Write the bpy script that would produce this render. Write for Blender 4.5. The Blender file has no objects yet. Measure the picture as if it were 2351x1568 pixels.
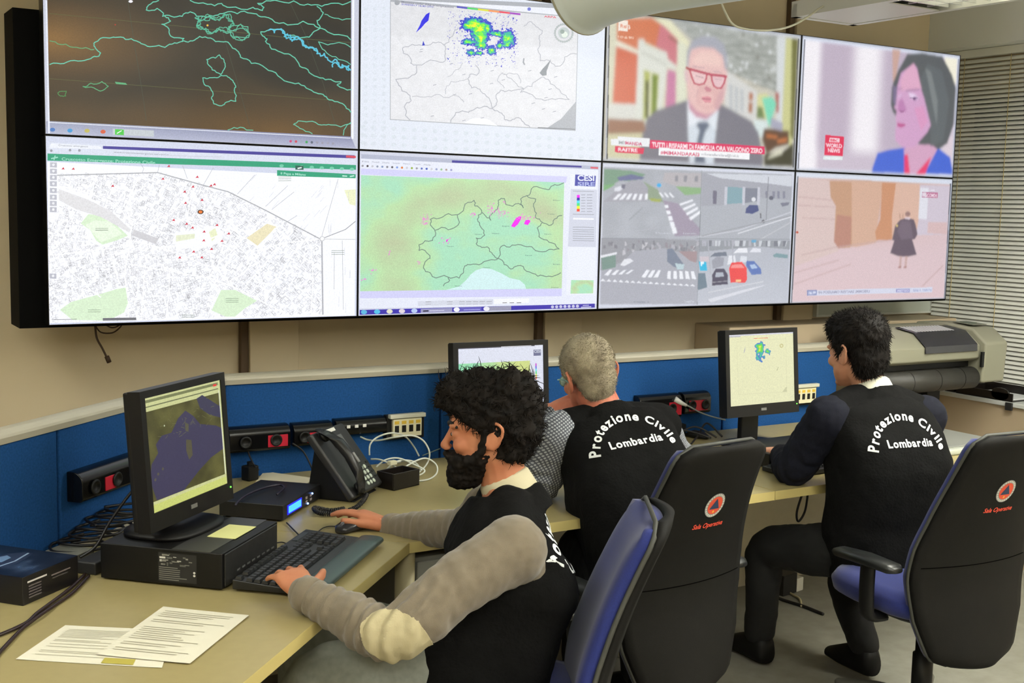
import bpy, bmesh, math, random
import numpy as np
from mathutils import Vector, Matrix, noise
from mathutils.bvhtree import BVHTree
from mathutils.geometry import tessellate_polygon
random.seed(7)
SC = bpy.context.scene
# ---------------------------------------------------------------- camera
FPX = 2769.14
_a, _b, _c = 0.548311758, -0.109809578, 0.0225130942
CAM = Vector((-0.70383, -3.88784, 1.634))
_f = Vector((math.sin(_a)*math.cos(_b), math.cos(_a)*math.cos(_b), math.sin(_b)))
_r = Vector((math.cos(_a), -math.sin(_a), 0)); _u = _r.cross(_f)
CR = _r*math.cos(_c)+_u*math.sin(_c); CU = -_r*math.sin(_c)+_u*math.cos(_c); CF = _f
cd = bpy.data.cameras.new('camera'); cam = bpy.data.objects.new('camera', cd); SC.collection.objects.link(cam)
cam.matrix_world = Matrix((( CR.x, CU.x, -CF.x, CAM.x), (CR.y, CU.y, -CF.y, CAM.y), (CR.z, CU.z, -CF.z, CAM.z), (0, 0, 0, 1)))
cd.sensor_fit = 'HORIZONTAL'; cd.sensor_width = 36; cd.lens = FPX/2351*36; cd.clip_start = .05
SC.camera = cam
# ---------------------------------------------------------------- world, lamps, exposure
SC.view_settings.view_transform = 'Standard'; SC.view_settings.look = 'None'
SC.view_settings.exposure = 0; SC.view_settings.gamma = 1; SC.view_settings.use_curve_mapping = False
wd = bpy.data.worlds.new('world'); SC.world = wd; wd.use_nodes = True
wd.node_tree.nodes['Background'].inputs[0].default_value = (.5, .55, .6, 1); wd.node_tree.nodes['Background'].inputs[1].default_value = .3
def area_lamp(name, loc, sx, sy, power, col, target=None):
    l = bpy.data.lights.new(name, 'AREA'); l.shape = 'RECTANGLE'; l.size = sx; l.size_y = sy; l.energy = power; l.color = col
    o = bpy.data.objects.new(name, l); SC.collection.objects.link(o); o.location = loc
    d = (Vector(target)-Vector(loc)) if target else Vector((0, 0, -1))
    o.rotation_euler = d.to_track_quat('-Z', 'Y').to_euler(); return o
LC = (1.0, .98, .90)
for lx, ly, pd, pu in ((-1.4, -1.6, 9, 40), (-1.2, -4.6, 38, 44), (1.2, -4.7, 42, 44), (1.3, -2.9, 8, 32), (3.5, -3.3, 26, 96), (2.9, -1.7, 40, 70)):
    area_lamp('ceiling_lamp_light', (lx, ly, 2.40), .3, 1.2, pd, LC)
    area_lamp('added_up_fill', (lx, ly, 2.44), .3, 1.2, pu, LC, (lx, ly, 3))  # upward fill, added to brighten the ceiling and walls

# ---------------------------------------------------------------- pixel -> point helpers (photo frame 2351x1568)
def ray(px, py): return CF + CR*((px-1175.5)/FPX) - CU*((py-784)/FPX)
def PD(px, py, d): return CAM + ray(px, py)*d
def PZ(px, py, z): v = ray(px, py); return CAM + v*((z-CAM.z)/v.z)
def PY(px, py, y): v = ray(px, py); return CAM + v*((y-CAM.y)/v.y)
def PX(px, py, x): v = ray(px, py); return CAM + v*((x-CAM.x)/v.x)
# ---------------------------------------------------------------- materials
def lin(c): return tuple(((v/255)/12.92 if v/255 <= .04045 else ((v/255+.055)/1.055)**2.4) for v in c)
_mats = {}
def mat(name, rgb, rough=.6, metal=0, noise_s=0, noise_a=0, bump=0, bump_s=200, spec=.5, emit=0, rgb2=None, trans=0, alpha=1, sheen=0):
    if name in _mats: return _mats[name]
    m = bpy.data.materials.new(name); m.use_nodes = True; nt = m.node_tree; b = nt.nodes['Principled BSDF']
    c = lin(rgb)
    b.inputs['Base Color'].default_value = (*c, 1); b.inputs['Roughness'].default_value = rough; b.inputs['Metallic'].default_value = metal
    b.inputs['Specular IOR Level'].default_value = spec
    if sheen: b.inputs['Sheen Weight'].default_value = sheen
    if trans: b.inputs['Transmission Weight'].default_value = trans
    if emit: b.inputs['Emission Color'].default_value = (*c, 1); b.inputs['Emission Strength'].default_value = emit
    if noise_a or bump:
        tc = nt.nodes.new('ShaderNodeTexCoord')
    if noise_a:
        n = nt.nodes.new('ShaderNodeTexNoise'); n.inputs['Scale'].default_value = noise_s or 8; n.inputs['Detail'].default_value = 5
        nt.links.new(tc.outputs['Object'], n.inputs['Vector'])
        r = nt.nodes.new('ShaderNodeMapRange'); r.inputs[1].default_value = .3; r.inputs[2].default_value = .7
        nt.links.new(n.outputs['Fac'], r.inputs[0])
        mx = nt.nodes.new('ShaderNodeMix'); mx.data_type = 'RGBA'
        c2 = lin(rgb2) if rgb2 else tuple(v*(1-noise_a) for v in c)
        mx.inputs[6].default_value = (*c, 1); mx.inputs[7].default_value = (*c2, 1)
        nt.links.new(r.outputs[0], mx.inputs[0]); nt.links.new(mx.outputs[2], b.inputs['Base Color'])
    if bump:
        n = nt.nodes.new('ShaderNodeTexNoise'); n.inputs['Scale'].default_value = bump_s; n.inputs['Detail'].default_value = 3
        nt.links.new(tc.outputs['Object'], n.inputs['Vector'])
        bp = nt.nodes.new('ShaderNodeBump'); bp.inputs['Strength'].default_value = bump; bp.inputs['Distance'].default_value = .01
        nt.links.new(n.outputs['Fac'], bp.inputs['Height']); nt.links.new(bp.outputs['Normal'], b.inputs['Normal'])
    _mats[name] = m; return m
def colmat(name, emission=True, strength=1.0, rough=.6):
    if name in _mats: return _mats[name]
    m = bpy.data.materials.new(name); m.use_nodes = True; nt = m.node_tree; b = nt.nodes['Principled BSDF']
    a = nt.nodes.new('ShaderNodeAttribute'); a.attribute_name = 'Col'
    if emission:
        b.inputs['Base Color'].default_value = (.01, .01, .01, 1); b.inputs['Roughness'].default_value = .35
        nt.links.new(a.outputs['Color'], b.inputs['Emission Color']); b.inputs['Emission Strength'].default_value = strength
        tc = nt.nodes.new('ShaderNodeTexCoord'); n = nt.nodes.new('ShaderNodeTexNoise'); n.inputs['Scale'].default_value = 260; n.inputs['Detail'].default_value = 2
        nt.links.new(tc.outputs['Object'], n.inputs['Vector'])
        r = nt.nodes.new('ShaderNodeMapRange'); r.inputs[1].default_value = .25; r.inputs[2].default_value = .75; r.inputs[3].default_value = .88*strength; r.inputs[4].default_value = 1.1*strength
        nt.links.new(n.outputs['Fac'], r.inputs[0]); nt.links.new(r.outputs[0], b.inputs['Emission Strength'])
    else:
        nt.links.new(a.outputs['Color'], b.inputs['Base Color']); b.inputs['Roughness'].default_value = rough
    _mats[name] = m; return m
# ---------------------------------------------------------------- objects
def tag(o, label=None, cat=None, group=None, kind=None):
    if label: o['label'] = label
    if cat: o['category'] = cat
    if group: o['group'] = group
    if kind: o['kind'] = kind
    return o
def thing(name, label, cat, loc=(0, 0, 0), rz=0, group=None):
    o = bpy.data.objects.new(name, None); SC.collection.objects.link(o); o.empty_display_size = .05
    o.location = loc; o.rotation_euler = (0, 0, rz); return tag(o, label, cat, group)
def obj(name, me, m=None, parent=None, world=False, smooth=False, bevel=0, bseg=2, auto=False):
    o = bpy.data.objects.new(name, me); SC.collection.objects.link(o)
    if m is not None:
        me.materials.clear(); me.materials.append(m)
    if parent is not None:
        o.parent = parent
        if world:
            inv = Matrix.LocRotScale(parent.location, parent.rotation_euler, None).inverted()
            if parent.parent is not None:
                inv = inv @ Matrix.LocRotScale(parent.parent.location, parent.parent.rotation_euler, None).inverted()
            me.transform(inv)
    if smooth: me.polygons.foreach_set('use_smooth', [True]*len(me.polygons))
    if bevel:
        b = o.modifiers.new('bevel', 'BEVEL'); b.width = bevel; b.segments = bseg; b.limit_method = 'ANGLE'; b.angle_limit = .6
        me.polygons.foreach_set('use_smooth', [True]*len(me.polygons))
        w = o.modifiers.new('wn', 'WEIGHTED_NORMAL'); w.keep_sharp = False
    return o
def frame(f, up=Vector((0, 0, 1))):
    f = Vector(f).normalized(); l = Vector(up).cross(f).normalized(); u = f.cross(l)
    return f, l, u
def M3(f, l, u, c=(0, 0, 0)):
    return Matrix(((f[0], l[0], u[0], c[0]), (f[1], l[1], u[1], c[1]), (f[2], l[2], u[2], c[2]), (0, 0, 0, 1)))
class MB:
    def __init__(s): s.v = []; s.f = []; s.M = None
    def add(s, vs, fs):
        n = len(s.v)
        if s.M is not None: vs = [s.M @ Vector(p) for p in vs]
        s.v += [tuple(p) for p in vs]; s.f += [tuple(i+n for i in f) for f in fs]; return s
    def box(s, c, d, R=None):
        c = Vector(c); x, y, z = d[0]/2, d[1]/2, d[2]/2
        vs = [Vector((a*x, b*y, e*z)) for a in (-1, 1) for b in (-1, 1) for e in (-1, 1)]
        if R is not None: vs = [R @ v for v in vs]
        return s.add([c+v for v in vs], [(0, 1, 3, 2), (4, 6, 7, 5), (0, 4, 5, 1), (2, 3, 7, 6), (0, 2, 6, 4), (1, 5, 7, 3)])
    def bb(s, a, b):
        return s.box([(a[i]+b[i])/2 for i in range(3)], [abs(a[i]-b[i]) for i in range(3)])
    def prism(s, poly, h):       # poly list of 3D points (planar), h vector
        n = len(poly); h = Vector(h)
        if sum((Vector(poly[i])-Vector(poly[0])).cross(Vector(poly[i+1])-Vector(poly[0])).dot(h) for i in range(1, n-1)) > 0: poly = poly[::-1]
        vs = [Vector(p) for p in poly]+[Vector(p)+h for p in poly]
        fs = [tuple(range(n)), tuple(range(2*n-1, n-1, -1))]+[(i, i+n, (i+1) % n+n, (i+1) % n) for i in range(n)]
        return s.add(vs, fs)
    def ell(s, c, r, R=None, n=16, m=10):
        c = Vector(c); vs = []; fs = []
        if not hasattr(r, '__len__'): r = (r, r, r)
        for j in range(1, m):
            t = math.pi*j/m
            for i in range(n):
                p = 2*math.pi*i/n; v = Vector((r[0]*math.sin(t)*math.cos(p), r[1]*math.sin(t)*math.sin(p), r[2]*math.cos(t)))
                vs.append(c+(R @ v if R is not None else v))
        tp = Vector((0, 0, r[2])); vs.append(c+(R @ tp if R is not None else tp)); vs.append(c-(R @ tp if R is not None else tp))
        k = (m-1)*n
        for j in range(m-2):
            for i in range(n):
                a = j*n+i; b = j*n+(i+1) % n; fs.append((a, a+n, b+n, b))
        for i in range(n): fs.append((k, i, (i+1) % n)); fs.append((k+1, (m-2)*n+(i+1) % n, (m-2)*n+i))
        return s.add(vs, fs)
    def tube(s, pts, r, n=10, cap=True, flat=None, closed=False, roundcap=False):
        P = [Vector(p) for p in pts]; k = len(P)
        rs = list(r) if hasattr(r, '__len__') else [r]*k
        if roundcap:
            d0 = (P[0]-P[1]).normalized(); d1 = (P[-1]-P[-2]).normalized(); r0, r1 = rs[0], rs[-1]
            P = [P[0]+d0*r0*.98, P[0]+d0*r0*.8, P[0]+d0*r0*.45]+P+[P[-1]+d1*r1*.45, P[-1]+d1*r1*.8, P[-1]+d1*r1*.98]
            rs = [r0*.2, r0*.6, r0*.89]+rs+[r1*.89, r1*.6, r1*.2]; k = len(P)
        vs = []; fs = []; up = None
        for i in range(k):
            if closed: t = (P[(i+1) % k]-P[i-1])
            else: t = P[min(i+1, k-1)]-P[max(i-1, 0)]
            t.normalize()
            if up is None:
                up = Vector((0, 0, 1)) if abs(t.z) < .9 else Vector((1, 0, 0))
                if flat is not None: up = Vector(flat[0])
            a = t.cross(up)
            if a.length < 1e-6: a = t.cross(Vector((1, .3, .2)))
            a.normalize(); up = a.cross(t).normalized()
            fl = flat[1] if flat is not None else 1
            for j in range(n):
                q = 2*math.pi*j/n; vs.append(P[i]+(a*math.cos(q)+up*math.sin(q)*fl)*rs[i])
        m = k if closed else k-1
        for i in range(m):
            for j in range(n):
                A = i*n+j; B = i*n+(j+1) % n; C2 = ((i+1) % k)*n; fs.append((A, B, C2+(j+1) % n, C2+j))
        if cap and not closed: fs.append(tuple(range(n-1, -1, -1))); fs.append(tuple(range((k-1)*n, k*n)))
        return s.add(vs, fs)
    def sections(s, secs, n=24, p=2.3):   # secs: (center, axisA*ra, axisB*rb)
        vs = []; fs = []; k = len(secs)
        for c, A, B in secs:
            c = Vector(c); A = Vector(A); B = Vector(B)
            for j in range(n):
                q = 2*math.pi*j/n; ca, sa = math.cos(q), math.sin(q)
                vs.append(c+A*(math.copysign(abs(ca)**(2/p), ca))+B*(math.copysign(abs(sa)**(2/p), sa)))
        for i in range(k-1):
            for j in range(n):
                a = i*n+j; b = i*n+(j+1) % n; fs.append((a, b, b+n, a+n))
        fs.append(tuple(range(n-1, -1, -1))); fs.append(tuple(range((k-1)*n, k*n)))
        return s.add(vs, fs)
    def lathe(s, prof, c=(0, 0, 0), ax=(0, 0, 1), n=24):   # prof: (r, h)
        f, l, u = frame(ax, Vector((0, 0, 1)) if abs(Vector(ax).normalized().z) < .95 else Vector((1, 0, 0)))
        c = Vector(c); vs = []; fs = []
        for r, h in prof:
            for j in range(n):
                q = 2*math.pi*j/n; vs.append(c+f*h+(l*math.cos(q)+u*math.sin(q))*r)
        for i in range(len(prof)-1):
            for j in range(n):
                a = i*n+j; b = i*n+(j+1) % n; fs.append((a, b, b+n, a+n))
        if prof[0][0] > 1e-5: fs.append(tuple(range(n-1, -1, -1)))
        if prof[-1][0] > 1e-5: fs.append(tuple(range((len(prof)-1)*n, len(prof)*n)))
        return s.add(vs, fs)
    def mesh(s, name='m'):
        me = bpy.data.meshes.new(name); me.from_pydata(s.v, [], s.f); me.validate(clean_customdata=False)
        bm = bmesh.new(); bm.from_mesh(me); bmesh.ops.recalc_face_normals(bm, faces=bm.faces); bm.to_mesh(me); bm.free()
        me.update(); return me
    def build(s, name, m, parent=None, **k): return obj(name, s.mesh(name), m, parent, **k)
def spline(pts, n=8, closed=False):
    P = [Vector(p) for p in pts]; out = []; k = len(P)
    for i in range(k if closed else k-1):
        if closed: p0, p1, p2, p3 = P[i-1], P[i], P[(i+1) % k], P[(i+2) % k]
        else: p0, p1, p2, p3 = P[max(i-1, 0)], P[i], P[i+1], P[min(i+2, k-1)]
        for j in range(n):
            t = j/n; out.append(.5*((2*p1)+(p2-p0)*t+(2*p0-5*p1+4*p2-p3)*t*t+(3*p1-p0-3*p2+p3)*t**3))
    if not closed: out.append(P[-1])
    return out
def lerp_list(vals, n):
    out = []; k = len(vals)-1
    for i in range(n):
        t = i/(n-1)*k; a = min(int(t), k-1); out.append(vals[a]*(1-(t-a))+vals[a+1]*(t-a))
    return out
def remesh(mb, voxel, smooth=4, fac=.6):
    me = mb.mesh('tmp'); o = bpy.data.objects.new('tmp', me); SC.collection.objects.link(o)
    r = o.modifiers.new('r', 'REMESH'); r.mode = 'VOXEL'; r.voxel_size = voxel; r.use_smooth_shade = True
    if smooth:
        s = o.modifiers.new('s', 'SMOOTH'); s.iterations = smooth; s.factor = fac
    dg = bpy.context.evaluated_depsgraph_get(); ev = o.evaluated_get(dg)
    out = bpy.data.meshes.new_from_object(ev); bpy.data.objects.remove(o); bpy.data.meshes.remove(me)
    out.polygons.foreach_set('use_smooth', [True]*len(out.polygons)); return out
def displace(me, fn):     # fn(co, normal) -> offset vector
    ns = [v.normal.copy() for v in me.vertices]
    for v, n in zip(me.vertices, ns): v.co = v.co+fn(v.co, n)
    me.update()
def copy_tree(o, loc=None, rz=None, parent=None, name=None):
    c = o.copy(); SC.collection.objects.link(c); c.parent = parent
    if loc is not None: c.location = loc
    if rz is not None: c.rotation_euler = (0, 0, rz)
    for ch in [x for x in SC.collection.objects if x.parent == o]: copy_tree(ch, parent=c)
    return c
# ---------------------------------------------------------------- lettering
_tc = {}
def text_tris(s, bold=.0, shear=0):
    key = (s, bold, shear)
    if key in _tc: return _tc[key]
    cu = bpy.data.curves.new('t', 'FONT'); cu.body = s; cu.size = 1; cu.offset = bold; cu.shear = shear; cu.resolution_u = 3
    o = bpy.data.objects.new('t', cu); SC.collection.objects.link(o)
    dg = bpy.context.evaluated_depsgraph_get(); me = bpy.data.meshes.new_from_object(o.evaluated_get(dg))
    vs = [(v.co.x, v.co.y) for v in me.vertices]; fs = [tuple(p.vertices) for p in me.polygons]
    bpy.data.objects.remove(o); bpy.data.curves.remove(cu); bpy.data.meshes.remove(me)
    w = max([v[0] for v in vs], default=1); _tc[key] = (vs, fs, w); return _tc[key]
# ---------------------------------------------------------------- flat coloured picture (layers of real flat shapes a hair apart)
class Pic:
    """collects coloured flat polygons in a plane given by a point function pt(a, b) -> Vector and its outward normal"""
    def __init__(s, pt, nrm): s.pt = pt; s.n = Vector(nrm).normalized(); s.v = []; s.f = []; s.c = []; s.k = 0; s.marks = []
    def layer(s, d=1): s.k += d; return s
    def _put(s, pts, faces, cols):
        n = len(s.v); off = s.n*(s.k*.00005)
        for p in pts: s.v.append(tuple(s.pt(*p)+off))
        for f in faces:
            s.f.append(tuple(i+n for i in f)); s.c.append([cols[i] if isinstance(cols, list) else cols for i in f])
    def poly(s, pts, col):
        tris = tessellate_polygon([[Vector((p[0], p[1], 0)) for p in pts]]); s._put(pts, tris, lin(col)); s.layer(.2)
    def quad(s, pts, cols):    # gradient quad, 4 points and 4 colours
        s._put(pts, [(0, 1, 2, 3)], [lin(c) for c in cols])
    def rect(s, a, b, c, d, col): s.poly([(a, b), (c, b), (c, d), (a, d)], col)
    def grid(s, corners, nu, nv, fn, skip=None):    # corners TL TR BR BL in pic coordinates; fn(u, v)->rgb
        (ax, ay), (bx, by), (cx, cy), (dx, dy) = corners; pts = []; cols = []
        for j in range(nv+1):
            for i in range(nu+1):
                u, v = i/nu, j/nv
                pts.append(((ax*(1-u)+bx*u)*(1-v)+(dx*(1-u)+cx*u)*v, (ay*(1-u)+by*u)*(1-v)+(dy*(1-u)+cy*u)*v)); cols.append(lin(fn(u, v)))
        fs = [(j*(nu+1)+i, j*(nu+1)+i+1, (j+1)*(nu+1)+i+1, (j+1)*(nu+1)+i) for j in range(nv) for i in range(nu) if skip is None or not skip((i+.5)/nu, (j+.5)/nv)]
        s._put(pts, fs, cols); s.layer(.2)
    def cells(s, corners, nu, nv, fn):      # hard cells; fn(u, v)->rgb or None
        (ax, ay), (bx, by), (cx, cy), (dx, dy) = corners
        def P(u, v): return ((ax*(1-u)+bx*u)*(1-v)+(dx*(1-u)+cx*u)*v, (ay*(1-u)+by*u)*(1-v)+(dy*(1-u)+cy*u)*v)
        for j in range(nv):
            for i in range(nu):
                c = fn((i+.5)/nu, (j+.5)/nv)
                if c: s._put([P(i/nu, j/nv), P((i+1)/nu, j/nv), P((i+1)/nu, (j+1)/nv), P(i/nu, (j+1)/nv)], [(0, 1, 2, 3)], lin(c))
        s.layer(.2)
    def line(s, pts, w, col, jit=0, rough=0, closed=False):
        if closed: pts = list(pts)+[pts[0]]
        if jit:
            for _ in range(rough):
                q = [pts[0]]
                for a, b in zip(pts, pts[1:]):
                    L = math.hypot(b[0]-a[0], b[1]-a[1]); j = random.uniform(-jit, jit)*L
                    q += [((a[0]+b[0])/2-(b[1]-a[1])/max(L, 1e-6)*j, (a[1]+b[1])/2+(b[0]-a[0])/max(L, 1e-6)*j), b]
                pts = q
        c = lin(col)
        for a, b in zip(pts, pts[1:]):
            dx, dy = b[0]-a[0], b[1]-a[1]; L = math.hypot(dx, dy)
            if L < 1e-6: continue
            ex, ey = dx/L*w*.35, dy/L*w*.35; nx, ny = -dy/L*w/2, dx/L*w/2
            s._put([(a[0]-ex+nx, a[1]-ey+ny), (b[0]+ex+nx, b[1]+ey+ny), (b[0]+ex-nx, b[1]+ey-ny), (a[0]-ex-nx, a[1]-ey-ny)], [(0, 1, 2, 3)], c)
        s.layer(.2)
    def disc(s, x, y, r, col, ry=None, n=20): ry = ry or r; s.poly([(x+r*math.cos(2*math.pi*i/n), y+ry*math.sin(2*math.pi*i/n)) for i in range(n)], col)
    def text(s, x0, y0, x1, y1, st, h, col, bold=.02, sh=0):     # baseline from (x0,y0) to (x1,y1), cap height h (y down in pic coords)
        vs, fs, w = text_tris(st, bold, sh); dx, dy = (x1-x0)/w, (y1-y0)/w; L = math.hypot(dx, dy) or 1; hh = h/.72
        ux, uy = dy/L, -dx/L
        s._put([(x0+v[0]*dx+v[1]*hh*ux*0, y0+v[0]*dy-v[1]*hh) for v in vs], fs, lin(col)); s.layer(.2)
    def soft(s, sg): s.marks.append((len(s.f), sg))
    def raster(s, name, m, parent, x0, z0, w, h, nx=520, ny=292, final=.8):
        # the same picture resolved into a fine grid of coloured cells, softened like a video image
        img = np.zeros((ny, nx, 3)); V = np.array(s.v); U = np.stack([(V[:, 0]-x0)/w*(nx-1), (V[:, 2]-z0)/h*(ny-1)], 1)
        def blur(a, sg):
            r = int(3*sg)+1; k = np.exp(-np.arange(-r, r+1)**2/(2*sg*sg)); k /= k.sum()
            for ax in (0, 1):
                p_ = np.pad(a, [(r, r) if i == ax else (0, 0) for i in range(3)], mode='edge'); a = sum(k[i]*(p_[i:i+a.shape[0]] if ax == 0 else p_[:, i:i+a.shape[1]]) for i in range(2*r+1))
            return a
        marks = dict(s.marks)
        for i, (f, c) in enumerate(zip(s.f, s.c)):
            if i in marks: img = blur(img, marks[i])
            for t in ((0, 1, 2), (0, 2, 3))[:len(f)-2]:
                P = U[[f[j] for j in t]]; C_ = np.array([c[j] for j in t]); ax_, ay = np.maximum(np.floor(P.min(0)), 0).astype(int); bx, by_ = np.minimum(np.ceil(P.max(0)), (nx-1, ny-1)).astype(int)
                if bx < ax_ or by_ < ay: continue
                d = (P[1, 1]-P[2, 1])*(P[0, 0]-P[2, 0])+(P[2, 0]-P[1, 0])*(P[0, 1]-P[2, 1])
                if abs(d) < 1e-9: continue
                X, Y = np.meshgrid(np.arange(ax_, bx+1), np.arange(ay, by_+1)); l0 = ((P[1, 1]-P[2, 1])*(X-P[2, 0])+(P[2, 0]-P[1, 0])*(Y-P[2, 1]))/d; l1 = ((P[2, 1]-P[0, 1])*(X-P[2, 0])+(P[0, 0]-P[2, 0])*(Y-P[2, 1]))/d; l2 = 1-l0-l1
                ok = (l0 >= -.02) & (l1 >= -.02) & (l2 >= -.02); img[Y[ok], X[ok]] = l0[ok][:, None]*C_[0]+l1[ok][:, None]*C_[1]+l2[ok][:, None]*C_[2]
        img = blur(img, final)
        e = .0034; gx, gz = np.meshgrid(x0+e+(w-2*e)*np.arange(nx)/(nx-1), z0+e+(h-2*e)*np.arange(ny)/(ny-1)); vs = np.stack([gx, np.full_like(gx, -.0008), gz], 2).reshape(-1, 3)
        me = bpy.data.meshes.new(name); nf = (nx-1)*(ny-1); me.vertices.add(nx*ny); me.vertices.foreach_set('co', vs.ravel()); a = (np.arange(ny-1)[:, None]*nx+np.arange(nx-1)[None]).ravel(); q = np.stack([a, a+1, a+nx+1, a+nx], 1)
        me.loops.add(nf*4); me.loops.foreach_set('vertex_index', q.ravel()); me.polygons.add(nf); me.polygons.foreach_set('loop_start', np.arange(0, nf*4, 4)); me.polygons.foreach_set('loop_total', np.full(nf, 4)); me.update(calc_edges=True)
        at = me.color_attributes.new('Col', 'FLOAT_COLOR', 'POINT'); at.data.foreach_set('color', np.concatenate([img.reshape(-1, 3), np.ones((nx*ny, 1))], 1).astype(np.float32).ravel())
        return obj(name, me, m, parent, world=True)
    def build(s, name, m, parent, world=True):
        me = bpy.data.meshes.new(name); me.from_pydata(s.v, [], s.f)
        at = me.color_attributes.new('Col', 'FLOAT_COLOR', 'CORNER')
        arr = np.array([(*c, 1.0) for fc in s.c for c in fc], dtype=np.float32).ravel(); at.data.foreach_set('color', arr); me.update()
        return obj(name, me, m, parent, world=world)
# ================================================================ THE ROOM
M_WALL = mat('wall paint', (208, 192, 160), .85, noise_s=3, noise_a=.06)
M_WALLD = mat('wall joint', (92, 74, 54), .8)
M_CEIL = mat('ceiling paint', (226, 228, 222), .9, noise_s=2, noise_a=.04)
M_FLOOR = mat('linoleum floor', (138, 136, 126), .45, noise_s=14, noise_a=.25, rgb2=(122, 120, 110), spec=.4)
M_BLACK = mat('black plastic', (15, 15, 15), .5, spec=.35)
M_DARK = mat('dark grey plastic', (38, 38, 39), .5)
M_WHITE = mat('white plastic', (225, 225, 220), .5)
YW, XR, XL, YB, ZC = .40, 4.53, -3.2, -6.0, 2.72
def struct(name, mb, m, **k): o = mb.build(name, m, **k); o['kind'] = 'structure'; return o
struct('floor', MB().bb((XL-.1, YB-.1, -.1), (XR+.1, YW+.1, 0)), M_FLOOR)
struct('ceiling', MB().bb((XL-.1, YB-.1, ZC), (XR+.1, YW+.1, ZC+.1)), M_CEIL)
struct('wall_back', MB().bb((XL-.1, YW, 0), (XR+.1, YW+.1, ZC)), M_WALL)
struct('wall_left', MB().bb((XL-.1, YB, 0), (XL, YW, ZC)), M_WALL)
struct('wall_front', MB().bb((XL-.1, YB-.1, 0), (XR+.1, YB, ZC)), M_WALL)
# right wall with a window opening behind the blind
w = MB(); w.bb((XR, YB, 0), (XR+.1, YW, .74)); w.bb((XR, YB, 2.3), (XR+.1, YW, ZC)); w.bb((XR, YB, .74), (XR+.1, -3.4, 2.3)); w.bb((XR, .3, .74), (XR+.1, YW, 2.3))
struct('wall_right', w, M_WALL)
win = struct('window_1', MB().bb((XR+.03, -3.4, .76), (XR+.05, .3, 2.28)), mat('night window glass', (20, 26, 34), .1))
fr = MB()
for y in (-3.4, -2.2, -1.0, .24): fr.bb((XR+.0, y, .76), (XR+.06, y+.06, 2.28))
fr.bb((XR, -3.4, .74), (XR+.06, .3, .8)); fr.bb((XR, -3.4, 2.24), (XR+.06, .3, 2.3))
fr.build('window_frame', mat('window frame paint', (150, 135, 100), .6), win)
# wall panel joints (cover strips on the beige wall)
for i, (xa, xb, m_) in enumerate(((.735, .765, M_WALLD), (.765, .955, M_WALL), (2.02, 2.05, M_WALLD), (2.05, 2.24, M_WALL), (3.38, 3.41, M_WALLD), (3.41, 3.60, M_WALL))):
    s = MB().bb((xa, YW-(.045 if m_ is M_WALL else .03), 0), (xb, YW, ZC)); struct('trim_%d' % (i+1), s, m_, bevel=.004)
# boxed beam above the window
b = MB().bb((XR-.16, -6.0, 2.48), (XR, YW, ZC)); struct('trim_7', b, M_CEIL)
# ================================================================ VIDEO WALL
DW, DH, Z0 = 1.03111, .58, 1.2437
def prj(X):
    q = Vector(X)-CAM; w_ = q.dot(CF); return (1175.5+FPX*q.dot(CR)/w_, 784-FPX*q.dot(CU)/w_)
def homog(src, dst):
    A = []
    for (x, y), (u, v) in zip(src, dst):
        A.append([x, y, 1, 0, 0, 0, -u*x, -u*y]); A.append([0, 0, 0, x, y, 1, -v*x, -v*y])
    h = np.linalg.solve(np.array(A, float), np.array([c for p in dst for c in p], float)); H = np.append(h, 1).reshape(3, 3)
    def fn(x, y): r = H @ np.array([x, y, 1.0]); return float(r[0]/r[2]), float(r[1]/r[2])
    return fn
K = {(0, 1): (99.6, 304.8), (1, 1): (824.3, 345.5), (2, 1): (1379.4, 374.2), (3, 1): (1824, 392), (4, 1): (2189.5, 405),
     (0, 0): (110.3, 745.4), (1, 0): (824.3, 728.8), (2, 0): (1369.6, 714.4), (3, 0): (1808.8, 699), (4, 0): (2171, 686.8),
     (3, 2): (1839.7, 77), (4, 2): (2205, 123.7), (2, 2): (1391, 30)}
for c in (0, 1): K[(c, 2)] = prj((c*DW, 0, Z0+2*DH))
dn = ['dark satellite map with cyan coastlines, top left', 'rain radar map on white page, second of top row',
      'newsreader in red glasses and grey suit, third of top row', 'dark-haired woman in blue jacket in profile, top right',
      'white street map under green title bar, bottom left', 'green relief map with magenta patches, second of bottom row',
      'four grey street camera views, third of bottom row', 'person in dark coat in pink stone courtyard, bottom right']
PICS = {}
M_PIC = colmat('screen picture', True, 1.06)
M_CASE = mat('display case black', (10, 10, 11), .35)
for r in (1, 0):
    for c in range(4):
        x0, z0 = c*DW, Z0+r*DH
        t = thing('wall_display', 'wall screen: '+dn[(1-r)*4+c], 'display', (x0+DW/2, 0, z0), group='displays of the video wall')
        MB().bb((x0+.0015, .0, z0+.0015), (x0+DW-.0015, .055, z0+DH-.0015)).build('case', M_CASE, t, world=True)
        bz = MB(); g = .0035
        for a, b_ in (((x0+.0015, -.003, z0+.0015), (x0+DW-.0015, .001, z0+g)), ((x0+.0015, -.003, z0+DH-g), (x0+DW-.0015, .001, z0+DH-.0015)),
                      ((x0+.0015, -.003, z0+g), (x0+g, .001, z0+DH-g)), ((x0+DW-g, -.003, z0+g), (x0+DW-.0015, .001, z0+DH-g))): bz.bb(a, b_)
        bz.build('bezel', M_CASE, t, world=True)
        H = homog([K[(c, r+1)], K[(c+1, r+1)], K[(c+1, r)], K[(c, r)]], [(0, 1), (1, 1), (1, 0), (0, 0)])
        def pt(px, py, H=H, x0=x0, z0=z0):
            u, v = H(px, py); u = min(max(u, .0034), .9966); v = min(max(v, .006), .994); return Vector((x0+u*DW, -.0005, z0+v*DH))
        PICS[(c, r)] = (Pic(pt, (0, -1, 0)), t, x0, z0)
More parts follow.
